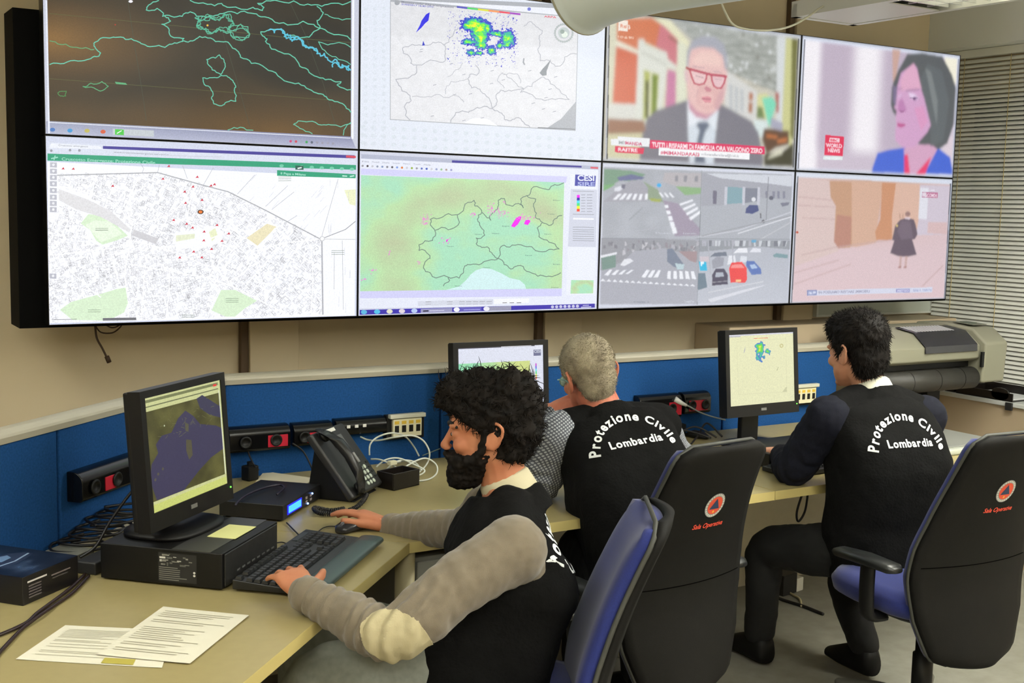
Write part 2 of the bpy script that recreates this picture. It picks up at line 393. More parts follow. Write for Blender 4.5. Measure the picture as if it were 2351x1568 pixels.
M_MNT = mat('mount black', (5, 5, 5), .85, spec=.1)
m = thing('display_mount', 'black steel mounting frame holding the wall of eight displays', 'mounting frame', (2.06, .2, Z0))
MB().bb((-.072, .062, Z0-.012), (4*DW+.075, .22, 2.2)).build('rail_box', M_MNT, m, world=True)
for x in (.5, 1.6, 2.6, 3.3): MB().bb((x, .22, 1.3), (x+.06, YW, 2.1)).build('wall_bracket', M_CASE, m, world=True)
def zr(ox, oy, s): return lambda *p: [(ox+p[i]/s, oy+p[i+1]/s) for i in range(0, len(p), 2)]
def bg(k, col):
    P, t, x0, z0 = PICS[k]; pt0 = P.pt; P.pt = lambda a, b: Vector((a, -.0005, b))
    P.rect(x0+.0034, z0+.0034, x0+DW-.0034, z0+DH-.0034, col); P.pt = pt0; P.layer(); return P
# ---- display: satellite map
P = bg((0, 1), (196, 200, 216)); Z = zr(0, 0, 2.766)
def fsat(u, v):
    n = noise.noise(Vector((u*3, v*3, 1)))*.25
    e = max(0, 1-math.hypot((u-.0)/.5, (v-.35)/.45)); e2 = max(0, 1-math.hypot((u-.75)/.6, (v-1)/.45)); e3 = max(0, 1-math.hypot((u-.1)/.6, (v-.95)/.3))
    k = min(1, e*.95+e2*.65+e3*.4+n*.35+.12); d = max(0, 1-math.hypot((u-.85)/.25, (v-.45)/.3))
    k = max(0, k-d*.6); return (22+105*k, 20+72*k, 20+28*k)
P.grid(Z(290, -40, 2229, -40, 2229, 870, 303, 757), 60, 34, fsat); P.layer()
P.quad(Z(287, 757, 2229, 870, 2262, 945, 283, 838), [(150, 156, 184), (128, 132, 168), (170, 174, 200), (176, 182, 205)]); P.layer()
P.line(Z(303, 765, 2225, 880), 1.6, (232, 236, 246)); P.line(Z(2243, 0, 2240, 880), 5, (236, 240, 250)); P.line(Z(292, 0, 305, 830), 4, (226, 230, 244))
for x, y, c in ((327, 812, (70, 120, 190)), (437, 818, (60, 150, 210)), (545, 820, (190, 180, 90)), (646, 827, (210, 90, 60))): P.disc(x/2.766, y/2.766, 6, c, 4.5)
P.poly(Z(708, 808, 968, 822, 968, 862, 708, 846), (192, 200, 206)); P.poly(Z(722, 811, 778, 815, 778, 850, 722, 846), (70, 200, 70)); P.line(Z(735, 838, 762, 822), 2, (240, 240, 240))
for i, c in enumerate(((200, 60, 120), (200, 70, 90), (150, 160, 180), (60, 160, 90), (90, 100, 120), (150, 150, 170), (150, 150, 170), (160, 160, 180), (150, 150, 170))): P.disc((1842+i*34)/2.766, (897+i*2)/2.766, 3, c)
TEAL = (96, 196, 170); T2 = (120, 200, 190)
def cl(w_, col, *p, j=.16, rg=2, closed=False): P.line(Z(*p), w_, col, j, rg, closed)
for a in ((310, 80, 1020, 150, 1800, 235, 2225, 270), (310, 490, 1300, 570, 2080, 635)): P.line(Z(*a), 1.0, (84, 92, 52))
for a in ((805, 0, 850, 300, 905, 640, 920, 760), (1400, 180, 1500, 520, 1580, 800), (1830, 0, 1930, 210, 2050, 530, 2130, 800)): P.line(Z(*a), 1.0, (60, 70, 60))
cl(2.2, TEAL, 312, 400, 400, 395, 490, 380, 570, 365, 620, 350, 632, 330, 600, 300, 590, 268, 620, 248, 680, 235, 725, 232, 790, 245, 860, 255, 900, 275, 960, 290, 1040, 296, 1100, 268, 1160, 255, 1215, 256, 1260, 228, 1330, 238, 1400, 262, 1450, 275, 1500, 320, 1520, 360, 1590, 400, 1680, 430, 1760, 480, 1850, 525, 1930, 545, 1990, 585, 2050, 600, 2090, 635, 2160, 655, 2200, 690, 2229, 715)
cl(2, (90, 160, 110), 312, 252, 380, 275, 440, 290, 520, 300, 590, 308)
cl(2.2, TEAL, 1000, 0, 935, 30, 922, 60, 990, 50, 1030, 80, 1025, 100, 1080, 100, 1150, 100, 1200, 72, 1240, 100, 1300, 110, 1360, 95, 1420, 80, 1500, 85, 1590, 82, 1650, 105, 1740, 140, 1850, 155, 1990, 155, 2040, 180, 2120, 220, 2225, 252)
cl(2.2, TEAL, 1040, 100, 1075, 130, 1020, 150, 1065, 180, 1070, 215, 1110, 235, 1160, 240, 1150, 260)
cl(2.2, TEAL, 1200, 0, 1310, 25, 1400, 20, 1450, 45, 1600, 45, 1660, 65, 1670, 45, 1630, 20, 1740, 0, 1860, 5, 1950, 25, 2040, 40, 2120, 20, 2225, 10)
cl(2.2, TEAL, 2010, 40, 2050, 80, 2040, 100, 2010, 130, 2030, 170, 1980, 210, 1960, 235, 1900, 240, 1820, 225)
cl(1.8, TEAL, 2060, 90, 2120, 115, 2225, 120); cl(1.8, TEAL, 2225, 300, 2150, 270, 2080, 285, 2020, 265, 2060, 320, 2130, 360, 2225, 410)
cl(2.2, TEAL, 1740, 185, 1650, 200, 1670, 230, 1690, 245, 1680, 260, 1720, 310, 1800, 340, 1850, 355, 1900, 420, 1960, 460, 2030, 495, 2100, 505, 2165, 520, 2140, 540, 2229, 570)
cl(3, (90, 190, 215), 1780, 190, 1800, 230, 1850, 260, 1900, 250, 1960, 300, 2010, 340, 2080, 380, 2150, 400, 2200, 430, 2225, 445, j=.4, rg=3)
cl(3, (90, 190, 215), 1700, 190, 1770, 185, 1820, 215, 1880, 250, 1940, 290, 2010, 325, j=.4, rg=3)
cl(3, (90, 190, 215), 2110, 425, 2160, 430, 2220, 440, j=.5, rg=3)
for _ in range(3): cl(1.8, (86, 180, 150), 1230, 110, 1270, 130, 1330, 95, 1400, 110, 1440, 90, 1480, 150, 1440, 180, 1580, 215, 1450, 200, 1380, 180, 1340, 210, 1280, 180, 1240, 160, 1270, 125, j=.35, rg=3)
cl(2, TEAL, 1385, 345, 1410, 370, 1422, 410, 1410, 445, 1395, 470, 1340, 440, 1310, 400, 1305, 375, 1360, 365, closed=True)
cl(2, TEAL, 1280, 490, 1310, 495, 1370, 490, 1410, 478, 1450, 490, 1475, 520, 1490, 550, 1480, 570, 1490, 640, 1430, 645, 1400, 668, 1350, 655, 1335, 620, 1345, 590, 1325, 550, 1285, 520, closed=True)
cl(1.8, (84, 170, 120), 520, 540, 570, 520, 640, 510, 680, 540, 630, 570, 590, 550, closed=True); P.poly(Z(722, 512, 790, 520, 800, 532, 730, 526), (84, 170, 120))
cl(1.8, (70, 140, 80), 362, 580, 415, 570, 410, 600, 380, 600, closed=True)
cl(1.8, TEAL, 2225, 788, 2100, 795, 2040, 795, 1960, 772, 1890, 768, 1860, 790, 1900, 815, 1980, 850); cl(1.8, TEAL, 2229, 780, 2190, 820, 2180, 860); cl(1.8, TEAL, 1440, 822, 1520, 805, 1600, 825)
P.disc(1310/2.766, 158/2.766, 2.4, (220, 180, 60)); P.disc(725/2.766, 152/2.766, 1.5, (190, 40, 30)); P.disc(297.5, 2, 5, (240, 240, 250), 3)
# ---- display: street map
P = bg((0, 0), (206, 212, 232)); Z = zr(0, 300, 2.766)
P.poly(Z(296, 185, 2264, 300, 2264, 1178, 305, 1215), (244, 246, 252)); P.layer()
P.poly(Z(300, 60, 2262, 168, 2262, 222, 297, 130), (214, 220, 236)); P.layer()
P.poly(Z(650, 88, 2255, 160, 2255, 180, 650, 106), (62, 56, 150)); P.poly(Z(320, 68, 625, 88, 655, 108, 305, 98), (232, 236, 246)); P.layer()
P.poly(Z(296, 133, 2264, 222, 2264, 252, 296, 178), (30, 158, 122)); P.poly(Z(1762, 250, 2262, 280, 2262, 306, 1762, 286), (30, 158, 122)); P.layer()
P.text(*Z(386, 177)[0], *Z(985, 206)[0], 'Cruscotto Emergenze: Protezione Civile', 7, (150, 216, 196)); P.text(*Z(1784, 277)[0], *Z(1945, 287)[0], 'Il Papa a Milano', 5, (170, 226, 210))
P.text(*Z(365, 86)[0], *Z(555, 96)[0], 'Cruscotto emergenze', 4, (120, 126, 140), 0); P.text(*Z(720, 132)[0], *Z(1070, 152)[0], 'www.cruscottoemergenze.servizirl.it', 4, (130, 134, 150), 0); P.line(Z(1072, 152, 1410, 164), 1.2, (196, 200, 214))
P.line(Z(322, 165, 360, 158), 3, (150, 216, 196)); P.line(Z(338, 172, 345, 148), 2.5, (150, 216, 196))
for i in range(8): P.disc(*Z(1790+i*64, 223+i*3.6)[0], 5 if i != 1 else 0.1, (110, 200, 170), 3.5)
P.poly(Z(1878, 222, 1930, 224, 1930, 250, 1878, 248), (18, 90, 80)); P.line(Z(1895, 240, 1915, 236), 3, (230, 240, 240)); P.poly(Z(2200, 160, 2262, 164, 2262, 178, 2200, 174), (214, 70, 90))
P.line(Z(2180, 290, 2205, 292), 3, (180, 230, 215)); P.line(Z(2228, 294, 2250, 290), 3, (180, 230, 215))
for q in ((-30, 120), (90, 118), (150, 120)): P.disc(*Z(350+q[0], q[1]-5)[0], 3, (150, 152, 165))
P.layer()
G1, G2 = (214, 236, 206), (224, 240, 218)
P.poly(Z(510, 580, 560, 520, 680, 540, 770, 620, 812, 660, 740, 690, 650, 716, 610, 690, 570, 620), G1)
P.poly(Z(540, 590, 600, 560, 700, 570, 780, 650, 700, 680, 640, 700), (230, 244, 224)); P.poly(Z(640, 1030, 740, 1000, 800, 990, 815, 1090, 790, 1150, 690, 1200, 460, 1195, 380, 1130, 450, 1080), G1)
P.poly(Z(1410, 1010, 1500, 1010, 1640, 1080, 1560, 1130, 1500, 1180, 1440, 1180, 1350, 1140), G1); P.poly(Z(2190, 380, 2262, 376, 2262, 480, 2225, 470), (234, 238, 200)); P.poly(Z(1570, 680, 1700, 590, 1760, 610, 1640, 730), (232, 224, 190))
P.poly(Z(1330, 640, 1370, 615, 1385, 660, 1350, 700), (230, 236, 200)); P.poly(Z(850, 620, 1010, 680, 990, 715, 840, 660), (206, 206, 212)); P.poly(Z(370, 360, 560, 430, 700, 500, 830, 620, 820, 640, 640, 540, 480, 490, 370, 430), (222, 222, 226)); P.poly(Z(1120, 660, 1240, 650, 1240, 680, 1120, 700), (226, 232, 206))
P.layer()
rnd = random.Random(3)
def inside(x, y, poly):
    r_ = False; n = len(poly)
    for i in range(n):
        a, b_ = poly[i], poly[i-1]
        if (a[1] > y) != (b_[1] > y) and x < (b_[0]-a[0])*(y-a[1])/(b_[1]-a[1])+a[0]: r_ = not r_
    return r_
city = Z(365, 270, 1000, 262, 1300, 345, 1500, 410, 1700, 510, 2000, 660, 2040, 700, 2060, 1165, 310, 1205, 300, 560, 365, 560)
voids = [Z(510, 580, 560, 500, 680, 520, 800, 620, 830, 670, 640, 740, 560, 660), Z(600, 1030, 800, 980, 830, 1100, 800, 1180, 360, 1200, 380, 1100), Z(1400, 1010, 1640, 1080, 1500, 1180, 1340, 1150), Z(1560, 690, 1700, 570, 1780, 600, 1640, 750), Z(1100, 640, 1400, 600, 1420, 700, 1250, 760, 1100, 720), Z(370, 340, 560, 400, 830, 600, 830, 660, 600, 560, 370, 450)]
def blocks(n, s0, s1, dirf, lo=150, hi=215, reg=None):
    for _ in range(n):
        x, y = rnd.uniform(105, 745), rnd.uniform(390, 735)
        if not inside(x, y, city) or any(inside(x, y, v_) for v_ in voids): continue
        a = dirf(x, y)+rnd.choice((0, math.pi/2)); L = rnd.uniform(s0, s1); g_ = rnd.randint(lo, hi); c, s_ = math.cos(a), math.sin(a)
        if rnd.random() < .55: P.line([(x-c*L, y-s_*L), (x+c*L, y+s_*L)], rnd.uniform(.5, .9), (g_, g_, g_+6))
        else:
            w_ = L*rnd.uniform(.4, .9); P.line([(x-c*L+s_*w_, y-s_*L-c*w_), (x+c*L+s_*w_, y+s_*L-c*w_), (x+c*L-s_*w_, y+s_*L+c*w_), (x-c*L-s_*w_, y-s_*L+c*w_)], .6, (g_, g_, g_+6), closed=True)
        P.k = 8
def dfn(x, y): return -.82 if x > 530 else (1.25 if y > 560 and x < 480 else -1.1 if x > 300 else .35)
P.k = 8; blocks(6200, 1.2, 4.6, dfn, 158, 212)
P.layer(4)
for a in ((300, 780, 500, 760, 640, 745, 760, 730, 830, 690, 1020, 740, 1300, 850, 1400, 880), (840, 590, 830, 700, 800, 850, 800, 980, 820, 1190), (830, 590, 800, 480, 850, 350, 900, 270), (830, 590, 1080, 530, 1190, 400, 1250, 300),
          (820, 840, 1100, 890, 1330, 930, 1700, 1100, 1850, 1180), (1330, 930, 1480, 760, 1680, 560, 1760, 520), (1600, 770, 1820, 710, 2030, 690), (1600, 770, 1650, 900, 1700, 1080), (1800, 720, 1990, 840, 2060, 900), (1980, 720, 1985, 1160),
          (370, 340, 600, 400, 760, 480, 840, 590), (1000, 740, 1180, 720, 1300, 700, 1480, 640), (1330, 930, 1400, 1000, 1330, 1160), (380, 760, 460, 900, 580, 1010, 640, 1050), (700, 760, 760, 960), (920, 880, 900, 1180), (1080, 890, 1060, 1180), (1500, 760, 1400, 900), (1240, 360, 1190, 560, 1250, 640), (1750, 620, 1560, 900, 1450, 960), (1860, 640, 1640, 900, 1560, 1000), (1960, 680, 1760, 960, 1700, 1040)):
    P.line(Z(*a), 2.4, (250, 252, 255), .05, 1)
P.layer()
P.line(Z(360, 272, 1000, 260, 1300, 345, 1450, 385, 1700, 510, 2040, 690), 2.4, (170, 172, 178)); P.line(Z(2050, 700, 2060, 1168), 3.4, (176, 178, 186)); P.line(Z(2045, 690, 2200, 630, 2262, 580), 1.6, (150, 152, 158)); P.line(Z(2045, 690, 2262, 694), 1, (180, 182, 186)); P.disc(*Z(2052, 688)[0], 6, (200, 202, 206)); P.disc(*Z(2052, 688)[0], 4, (244, 246, 250))
for a in ((1010, 210, 1000, 262), (890, 200, 912, 235, 900, 262), (1160, 218, 1190, 300), (1355, 232, 1290, 345), (2150, 310, 2050, 670), (1830, 350, 1690, 480), (1870, 390, 1730, 500), (1620, 280, 1510, 400), (1890, 540, 1810, 590), (2180, 700, 2190, 1140), (2130, 780, 2130, 1010)): P.line(Z(*a), 1, (178, 180, 188))
for _ in range(60):
    x, y = rnd.uniform(560, 815), rnd.uniform(405, 720)
    if not inside(x, y, city) and x < 812 and y > 395+(x-560)*.05: a = -.85 if x < 745 else 1.57; L = rnd.uniform(4, 12); P.line([(x-math.cos(a)*L, y-math.sin(a)*L), (x+math.cos(a)*L, y+math.sin(a)*L)], .7, (206, 208, 216))
P.layer()
for x, y in ((713, 343), (1033, 300), (1252, 290), (1340, 346), (1362, 338), (1225, 352), (1172, 383), (1178, 455), (1283, 437), (1103, 563), (1186, 588), (1224, 612), (1380, 597), (1298, 638), (1455, 651), (1296, 694), (1412, 698), (1346, 749), (1232, 765), (1143, 802), (1284, 802), (1070, 220), (395, 230), (460, 232)):
    q = Z(x, y)[0]; P.poly([(q[0]-4, q[1]+2), (q[0]-1, q[1]-1), (q[0]+1, q[1]-3.5), (q[0]+4, q[1]+2.5), (q[0]+1, q[1]+1.5)], (206, 30, 66))
P.disc(*Z(1275, 512)[0], 7, (40, 32, 32), 5.2); P.disc(*Z(1275, 512)[0], 4.6, (228, 120, 54), 3.4)
for y in (205, 245, 285, 325, 368, 410, 450, 490, 913): P.poly(Z(312, y-16, 356, y-14, 356, y+18, 312, y+16), (186, 188, 200)); P.disc(*Z(334, y)[0], 3, (232, 234, 240))
P.line(Z(660, 1192, 862, 1190), 6, (110, 112, 120)); P.line(Z(328, 1192, 485, 1190), 1, (90, 90, 96))
for x, y, n in ((645, 618, 2), (645, 629, 1), (1480, 1070, 3), (2152, 770, 3), (600, 1138, 2), (1200, 1175, 2), (1810, 300, 3)):
    for i in range(n): P.line(Z(x-40, y+i*12-6, x+40, y+i*12-6), .9, (110, 130, 110))
# ---- display: radar
P = bg((1, 1), (222, 228, 240)); Z = zr(800, 0, 3.792)
P.poly(Z(366, -30, 1800, -30, 2003, 200, 1975, 1155, 366, 1050), (170, 174, 182)); P.layer()
P.grid(Z(372, 20, 1998, 180, 1970, 1148, 372, 1044), 64, 40, lambda u, v: (lambda n: (n, n+1, n+6))(226+7*noise.noise(Vector((u*30, v*22, 2)))-(6 if v < .3 else 0))); P.layer()
P.poly(Z(372, 0, 2000, 110, 2000, 175, 372, 0), (232, 235, 244))
for i in range(9):
    for j in range(24):
        x = 130+j*90; y = 1110+i*70+j*6
        if y < 1400+j*4: P.disc(*Z(x, y)[0], 6, (214, 222, 232), 5, n=8)
for j in range(3):
    for i in range(20): P.disc(*Z(150+j*80, 80+i*62)[0], 5, (216, 223, 234), 5, n=8)
P.layer()
P.poly(Z(1735, 1125, 1850, 1050, 1975, 905, 1970, 1148), (176, 180, 188)); P.poly(Z(1010, 1080, 1080, 1045, 1150, 1040, 1230, 1055, 1300, 1108), (246, 250, 255))
P.poly(Z(1765, 535, 1740, 600, 1725, 640, 1725, 675, 1690, 680, 1665, 655, 1690, 620, 1720, 590), (140, 146, 154)); P.line(Z(1530, 530, 1525, 560, 1535, 580), 3, (160, 164, 172)); P.layer()
BR = (176, 178, 188)
for a, w_ in (((560, 395, 480, 420, 480, 470, 540, 510, 545, 560, 600, 575, 760, 540, 845, 545, 850, 480, 830, 400, 880, 380, 920, 310, 960, 260), 1.6), ((560, 395, 640, 405, 740, 380, 830, 400), 1.6), ((600, 575, 580, 660, 500, 690, 415, 700, 440, 750, 470, 800, 540, 840, 550, 885, 490, 940, 500, 1010, 540, 1050), 1.8),
             ((895, 1080, 940, 990, 1050, 990, 1100, 965, 1160, 950, 1260, 960, 1340, 1000, 1360, 1050, 1400, 1065, 1460, 1040, 1530, 1080, 1580, 1120), 1.8), ((1260, 960, 1250, 920, 1190, 830, 1150, 790, 1080, 780, 1045, 700, 1060, 665, 1120, 670, 1140, 650, 1110, 580), 1.6),
             ((1260, 950, 1290, 930, 1290, 870, 1330, 800, 1400, 800, 1480, 795, 1530, 790, 1500, 820, 1600, 840, 1680, 880, 1800, 885, 1920, 885), 1.6), ((1530, 790, 1600, 770, 1640, 720, 1700, 690, 1760, 750, 1850, 830, 1920, 885), 1.4), ((1360, 660, 1420, 700, 1480, 770, 1530, 790), 1.3), ((1340, 650, 1420, 655, 1470, 660, 1500, 740), 1.2),
             ((1530, 250, 1570, 215, 1620, 235, 1690, 290, 1670, 380, 1650, 450, 1670, 550, 1740, 545, 1800, 600, 1850, 590, 1880, 520, 1985, 495), 1.4), ((560, 850, 700, 850, 800, 835, 960, 850, 1010, 900), 1.2), ((870, 680, 940, 620, 1000, 560), 1.1), ((850, 830, 860, 760, 900, 720, 1040, 700), 1.1), ((1350, 650, 1300, 720, 1360, 780), 1.2)):
    P.line(Z(*a), w_, BR, .2, 2)
for x, y in ((640, 440), (635, 460), (755, 750), (930, 835), (1068, 830), (1250, 742), (1010, 662), (1290, 588), (1255, 632), (1352, 712), (1580, 635), (1803, 690), (1755, 795), (1610, 915), (1698, 965), (1790, 988), (735, 1020), (1170, 1038), (1010, 1060), (1720, 868), (900, 568)): P.line(Z(x-12, y+3, x+12, y-3), 1.6, (170, 172, 184))
P.layer()
P.poly(Z(712, 118, 700, 190, 670, 215, 640, 250, 590, 295, 625, 230, 640, 190, 680, 135), (16, 14, 220)); P.poly(Z(655, 365, 670, 405, 645, 408), (20, 40, 190))
blobs = [(1100, 210, 110, 55), (1150, 250, 90, 90), (1160, 330, 75, 80), (1160, 390, 70, 40), (1050, 225, 70, 40), (1220, 240, 40, 50), (1390, 320, 70, 80), (1380, 380, 60, 20), (1290, 290, 75, 35), (1250, 430, 45, 45), (1070, 460, 45, 28), (1050, 370, 60, 30), (1320, 385, 30, 35), (1140, 460, 40, 20)]
def rad(u, v):
    x, y = 860+u*620, 100+v*480; s_ = 0
    for bx, by, rx, ry in blobs: s_ = max(s_, 1.35-math.hypot((x-bx)/rx, (y-by)/ry))
    hole = max(0, 1-math.hypot((x-1275)/45, (y-315)/35))+max(0, 1-math.hypot((x-1240)/35, (y-365)/30)); s_ -= hole
    s_ += .42*noise.noise(Vector((x/26, y/22, 5)))+.3*noise.noise(Vector((x/11, y/10, 9)))
    core = max(0, 1-math.hypot((x-1120)/130, (y-250)/150)); s_ += .3*core
    if y > 400: s_ += .35*noise.noise(Vector((x/9, y/14, 3)))-.05
    if s_ > 1.28: return (230, 236, 30)
    if s_ > .98: return (110, 240, 60)
    if s_ > .72: return (30, 190, 150)
    if s_ > .56: return (20, 110, 190)
    if s_ > .30: return (22, 20, 200)
    if s_ > .05 and noise.noise(Vector((x/10, y/9, 7))) > .30: return (96, 90, 196)
    return None
P.cells(Z(860, 100, 1480, 140, 1480, 620, 860, 580), 170, 120, rad)
for i, c in enumerate(((80, 80, 190), (80, 210, 110), (220, 220, 60), (240, 150, 90), (230, 80, 100), (160, 60, 190))): P.poly(Z(948+i*92, 66+i*12, 1040+i*92, 78+i*12, 1040+i*92, 94+i*12, 948+i*92, 82+i*12), c)
P.text(*Z(462, 32)[0], *Z(920, 84)[0], 'Mosaico radar Alte precipitazioni', 4.6, (130, 132, 150)); P.text(*Z(462, 50)[0], *Z(745, 80)[0], '21/03/2017 16:40 UTC', 4, (90, 90, 190)); P.text(*Z(1705, 175)[0], *Z(1810, 185)[0], 'ARPA', 4.5, (220, 90, 110)); P.disc(*Z(425, 30)[0], 6, (160, 164, 172))
for i in range(26): a = i/26*6.283; q = Z(1873+76*math.cos(a), 312+76*math.sin(a))[0]; P.disc(q[0], q[1], 2.6, (176, 184, 186), n=8)
P.disc(*Z(1873, 312)[0], 13, (190, 200, 200)); P.disc(*Z(1880, 325)[0], 7, (226, 236, 226)); P.disc(*Z(1860, 300)[0], 5, (150, 166, 160)); P.disc(*Z(1575, 102)[0], 4, (110, 120, 210))
P.line(Z(1650, 1125, 1965, 1142), 2, (130, 134, 142))
# ---- display: green relief map
P = bg((1, 0), (204, 208, 226)); Z = zr(800, 340, 3.918)
P.poly(Z(115, 100, 2240, 210, 2225, 1415, 115, 1450), (226, 230, 244)); P.layer()
P.poly(Z(118, 60, 2240, 175, 2240, 205, 118, 100), (176, 182, 204)); P.poly(Z(930, 118, 2090, 172, 2090, 188, 930, 140), (54, 48, 150)); P.poly(Z(2170, 180, 2238, 184, 2238, 200, 2170, 196), (214, 90, 110)); P.layer()
P.poly(Z(118, 190, 1962, 268, 1950, 325, 118, 245), (206, 206, 244)); P.poly(Z(118, 1295, 1915, 1275, 1915, 1345, 118, 1358), (206, 206, 244)); P.layer()
def frel(u, v):
    n = noise.fractal(Vector((u*5, v*4, 3)), 1, 2, 4)
    arc = math.exp(-((math.hypot((u-.62)*1.3, (v-.75))-.62)/.17)**2)*(1 if u < .97 else .8)
    hgt = arc*.74+n*.34
    low = (166, 222, 190); mid = (184, 222, 170); hi = (184, 198, 160)
    if hgt < .35: k = max(0, hgt/.35); return tuple(low[i]*(1-k)+mid[i]*k for i in range(3))
    k = min(1, (hgt-.35)/.6); return tuple(mid[i]*(1-k)+hi[i]*k for i in range(3))
P.grid(Z(118, 250, 1935, 322, 1915, 1275, 118, 1295), 110, 70, frel); P.layer()
P.poly(Z(880, 1285, 1000, 1255, 1060, 1200, 1100, 1150, 1150, 1110, 1210, 1090, 1290, 1100, 1380, 1140, 1450, 1180, 1540, 1200, 1585, 1240, 1597, 1278), (206, 236, 238)); P.layer()
BR = (110, 134, 124)
for a in ((740, 650, 850, 630, 960, 610, 1040, 545, 1130, 480, 1135, 530, 1200, 590, 1160, 650, 1190, 720, 1225, 795, 1150, 820, 1150, 870, 1200, 905, 1250, 900, 1300, 970, 1345, 1005), (980, 610, 990, 700, 900, 745, 780, 750, 740, 700, 740, 650), (780, 750, 760, 840, 640, 880, 640, 930, 730, 970, 740, 1000, 690, 1050, 700, 1120, 760, 1165, 900, 1170, 1000, 1180, 1050, 1070, 1100, 1060, 1200, 1050, 1290, 1015, 1345, 1005),
          (900, 1170, 915, 1200, 860, 1250), (1200, 590, 1270, 640, 1280, 660, 1270, 620, 1310, 590, 1350, 520, 1345, 480, 1400, 465, 1415, 520, 1530, 510, 1570, 550, 1545, 470, 1600, 440, 1680, 470, 1670, 560, 1680, 640, 1740, 680, 1695, 730, 1710, 810, 1800, 860, 1890, 920, 1800, 925, 1680, 935, 1600, 900, 1500, 885, 1400, 885, 1360, 930, 1345, 1005), (1600, 440, 1640, 380, 1740, 375, 1800, 385, 1850, 340, 1930, 325),
          (1740, 680, 1800, 710, 1850, 650, 1915, 620), (1345, 1005, 1400, 1060, 1460, 1100, 1520, 1070, 1600, 1120, 1700, 1165, 1800, 1165, 1905, 1135)): P.line(Z(*a), 1.8, BR, .22, 2)
P.layer()
P.poly(Z(1460, 715, 1480, 680, 1500, 650, 1530, 625, 1555, 625, 1545, 660, 1520, 700, 1490, 725), (246, 4, 240)); P.poly(Z(1575, 695, 1590, 660, 1620, 655, 1635, 670, 1610, 705), (246, 4, 240)); P.poly(Z(878, 850, 890, 832, 900, 838, 888, 856), (236, 10, 220))
rnd = random.Random(5)
for cx, cy, rx, ry, n in ((1300, 560, 90, 50, 46), (1380, 600, 50, 35, 30), (1130, 610, 35, 25, 14), (690, 650, 60, 55, 40), (690, 690, 30, 20, 16), (1580, 640, 100, 40, 40), (880, 840, 60, 40, 14), (1400, 500, 15, 20, 6), (630, 1045, 30, 20, 8), (375, 950, 15, 40, 6), (220, 1110, 60, 50, 14), (150, 1190, 40, 20, 6)):
    for _ in range(n):
        x, y = rnd.gauss(cx, rx*.45), rnd.gauss(cy, ry*.45); q = Z(x, y)[0]; w_ = rnd.uniform(.6, 2.4); P.poly([(q[0]-w_, q[1]+w_*.7), (q[0]+w_*.3, q[1]-w_*.6), (q[0]+w_, q[1]-w_*.3), (q[0], q[1]+w_*.8)], rnd.choice(((226, 150, 206), (232, 120, 214), (236, 90, 220))))
P.layer()
for x, y, s_ in ((1320, 778, 'Milano'), (915, 892, 'Torino'), (1812, 605, 'Trento'), (1862, 480, 'Bolzano'), (1240, 1083, 'Genova'), (1615, 976, 'Parma'), (1785, 785, 'Verona'), (1410, 712, 'Bergamo'), (1165, 785, 'Novara'), (1865, 1056, 'Bologna'), (990, 1248, 'Savona'), (1850, 1265, 'Firenze')): P.text(*Z(x-32, y+6)[0], *Z(x+32, y+6)[0], s_, 2.6, (70, 110, 110), 0)
# side panel
P.poly(Z(1985, 245, 2225, 258, 2205, 1332, 1950, 1335), (230, 234, 244)); P.poly(Z(1990, 380, 2225, 388, 2215, 905, 1965, 900), (206, 210, 226)); P.layer()
P.poly(Z(2030, 250, 2215, 262, 2208, 360, 2025, 352), (58, 64, 168)); P.text(*Z(2048, 305)[0], *Z(2200, 308)[0], 'CESI', 13, (226, 230, 244), .03); P.text(*Z(2050, 352)[0], *Z(2205, 354)[0], 'SIRE', 9, (170, 180, 226), .03)
for i, c in enumerate(((240, 10, 240), (30, 20, 170), (70, 220, 240), (60, 220, 130), (240, 240, 40), (236, 70, 50))): P.poly(Z(2045, 434+i*25, 2070, 434+i*25, 2070, 459+i*25, 2043, 459+i*25), c)
for i in range(7): P.line(Z(2085, 434+i*25, 2118, 434+i*25), 1.3, (150, 154, 170)); P.line(Z(2135, 434+i*25, 2180, 434+i*25), 1.3, (150, 154, 170))
for y in (400, 608, 725, 745, 765, 785, 805, 825, 845): P.line(Z(2010, y, 2195, y+4), 1.6, (166, 170, 184), .02, 1)
P.poly(Z(2010, 640, 2195, 645, 2195, 660, 2010, 656), (236, 238, 246)); P.grid(Z(1995, 1200, 2195, 1203, 2190, 1320, 1988, 1322), 12, 8, frel)
for i, s_ in enumerate(('File', 'Modelli', 'Display', 'Cartografia', 'Azioni', 'Tools', 'Help')): P.text(*Z(120+i*92, 132+i*5)[0], *Z(185+i*92, 135+i*5)[0], s_, 3, (130, 134, 150), 0)
for i, c in enumerate(((150, 150, 160), (60, 50, 60), (190, 190, 200), (140, 150, 170), (130, 150, 190), (130, 130, 140), (80, 80, 90), (120, 150, 220), (220, 120, 40), (200, 200, 210), (150, 180, 60), (150, 150, 160), (90, 110, 190), (60, 90, 190), (200, 200, 210), (150, 160, 200), (150, 190, 150), (170, 150, 150), (150, 150, 200))): P.disc(*Z(128+i*44, 166+i*2.2)[0], 2.6, c, n=8)
P.poly(Z(630, 1385, 1300, 1370, 1300, 1415, 630, 1428), (210, 214, 228)); P.poly(Z(1305, 1368, 1620, 1362, 1620, 1402, 1305, 1412), (240, 242, 246))
for x in (700, 890, 1000, 1060, 1120, 1180, 1240): P.line(Z(x, 1392, x+45, 1391), 1.3, (150, 152, 166)); P.line(Z(x, 1412, x+45, 1411), 1.3, (170, 172, 186))
for x in (1385, 1448, 1512): P.line(Z(x, 1402, x+35, 1401), 1.6, (120, 120, 130))
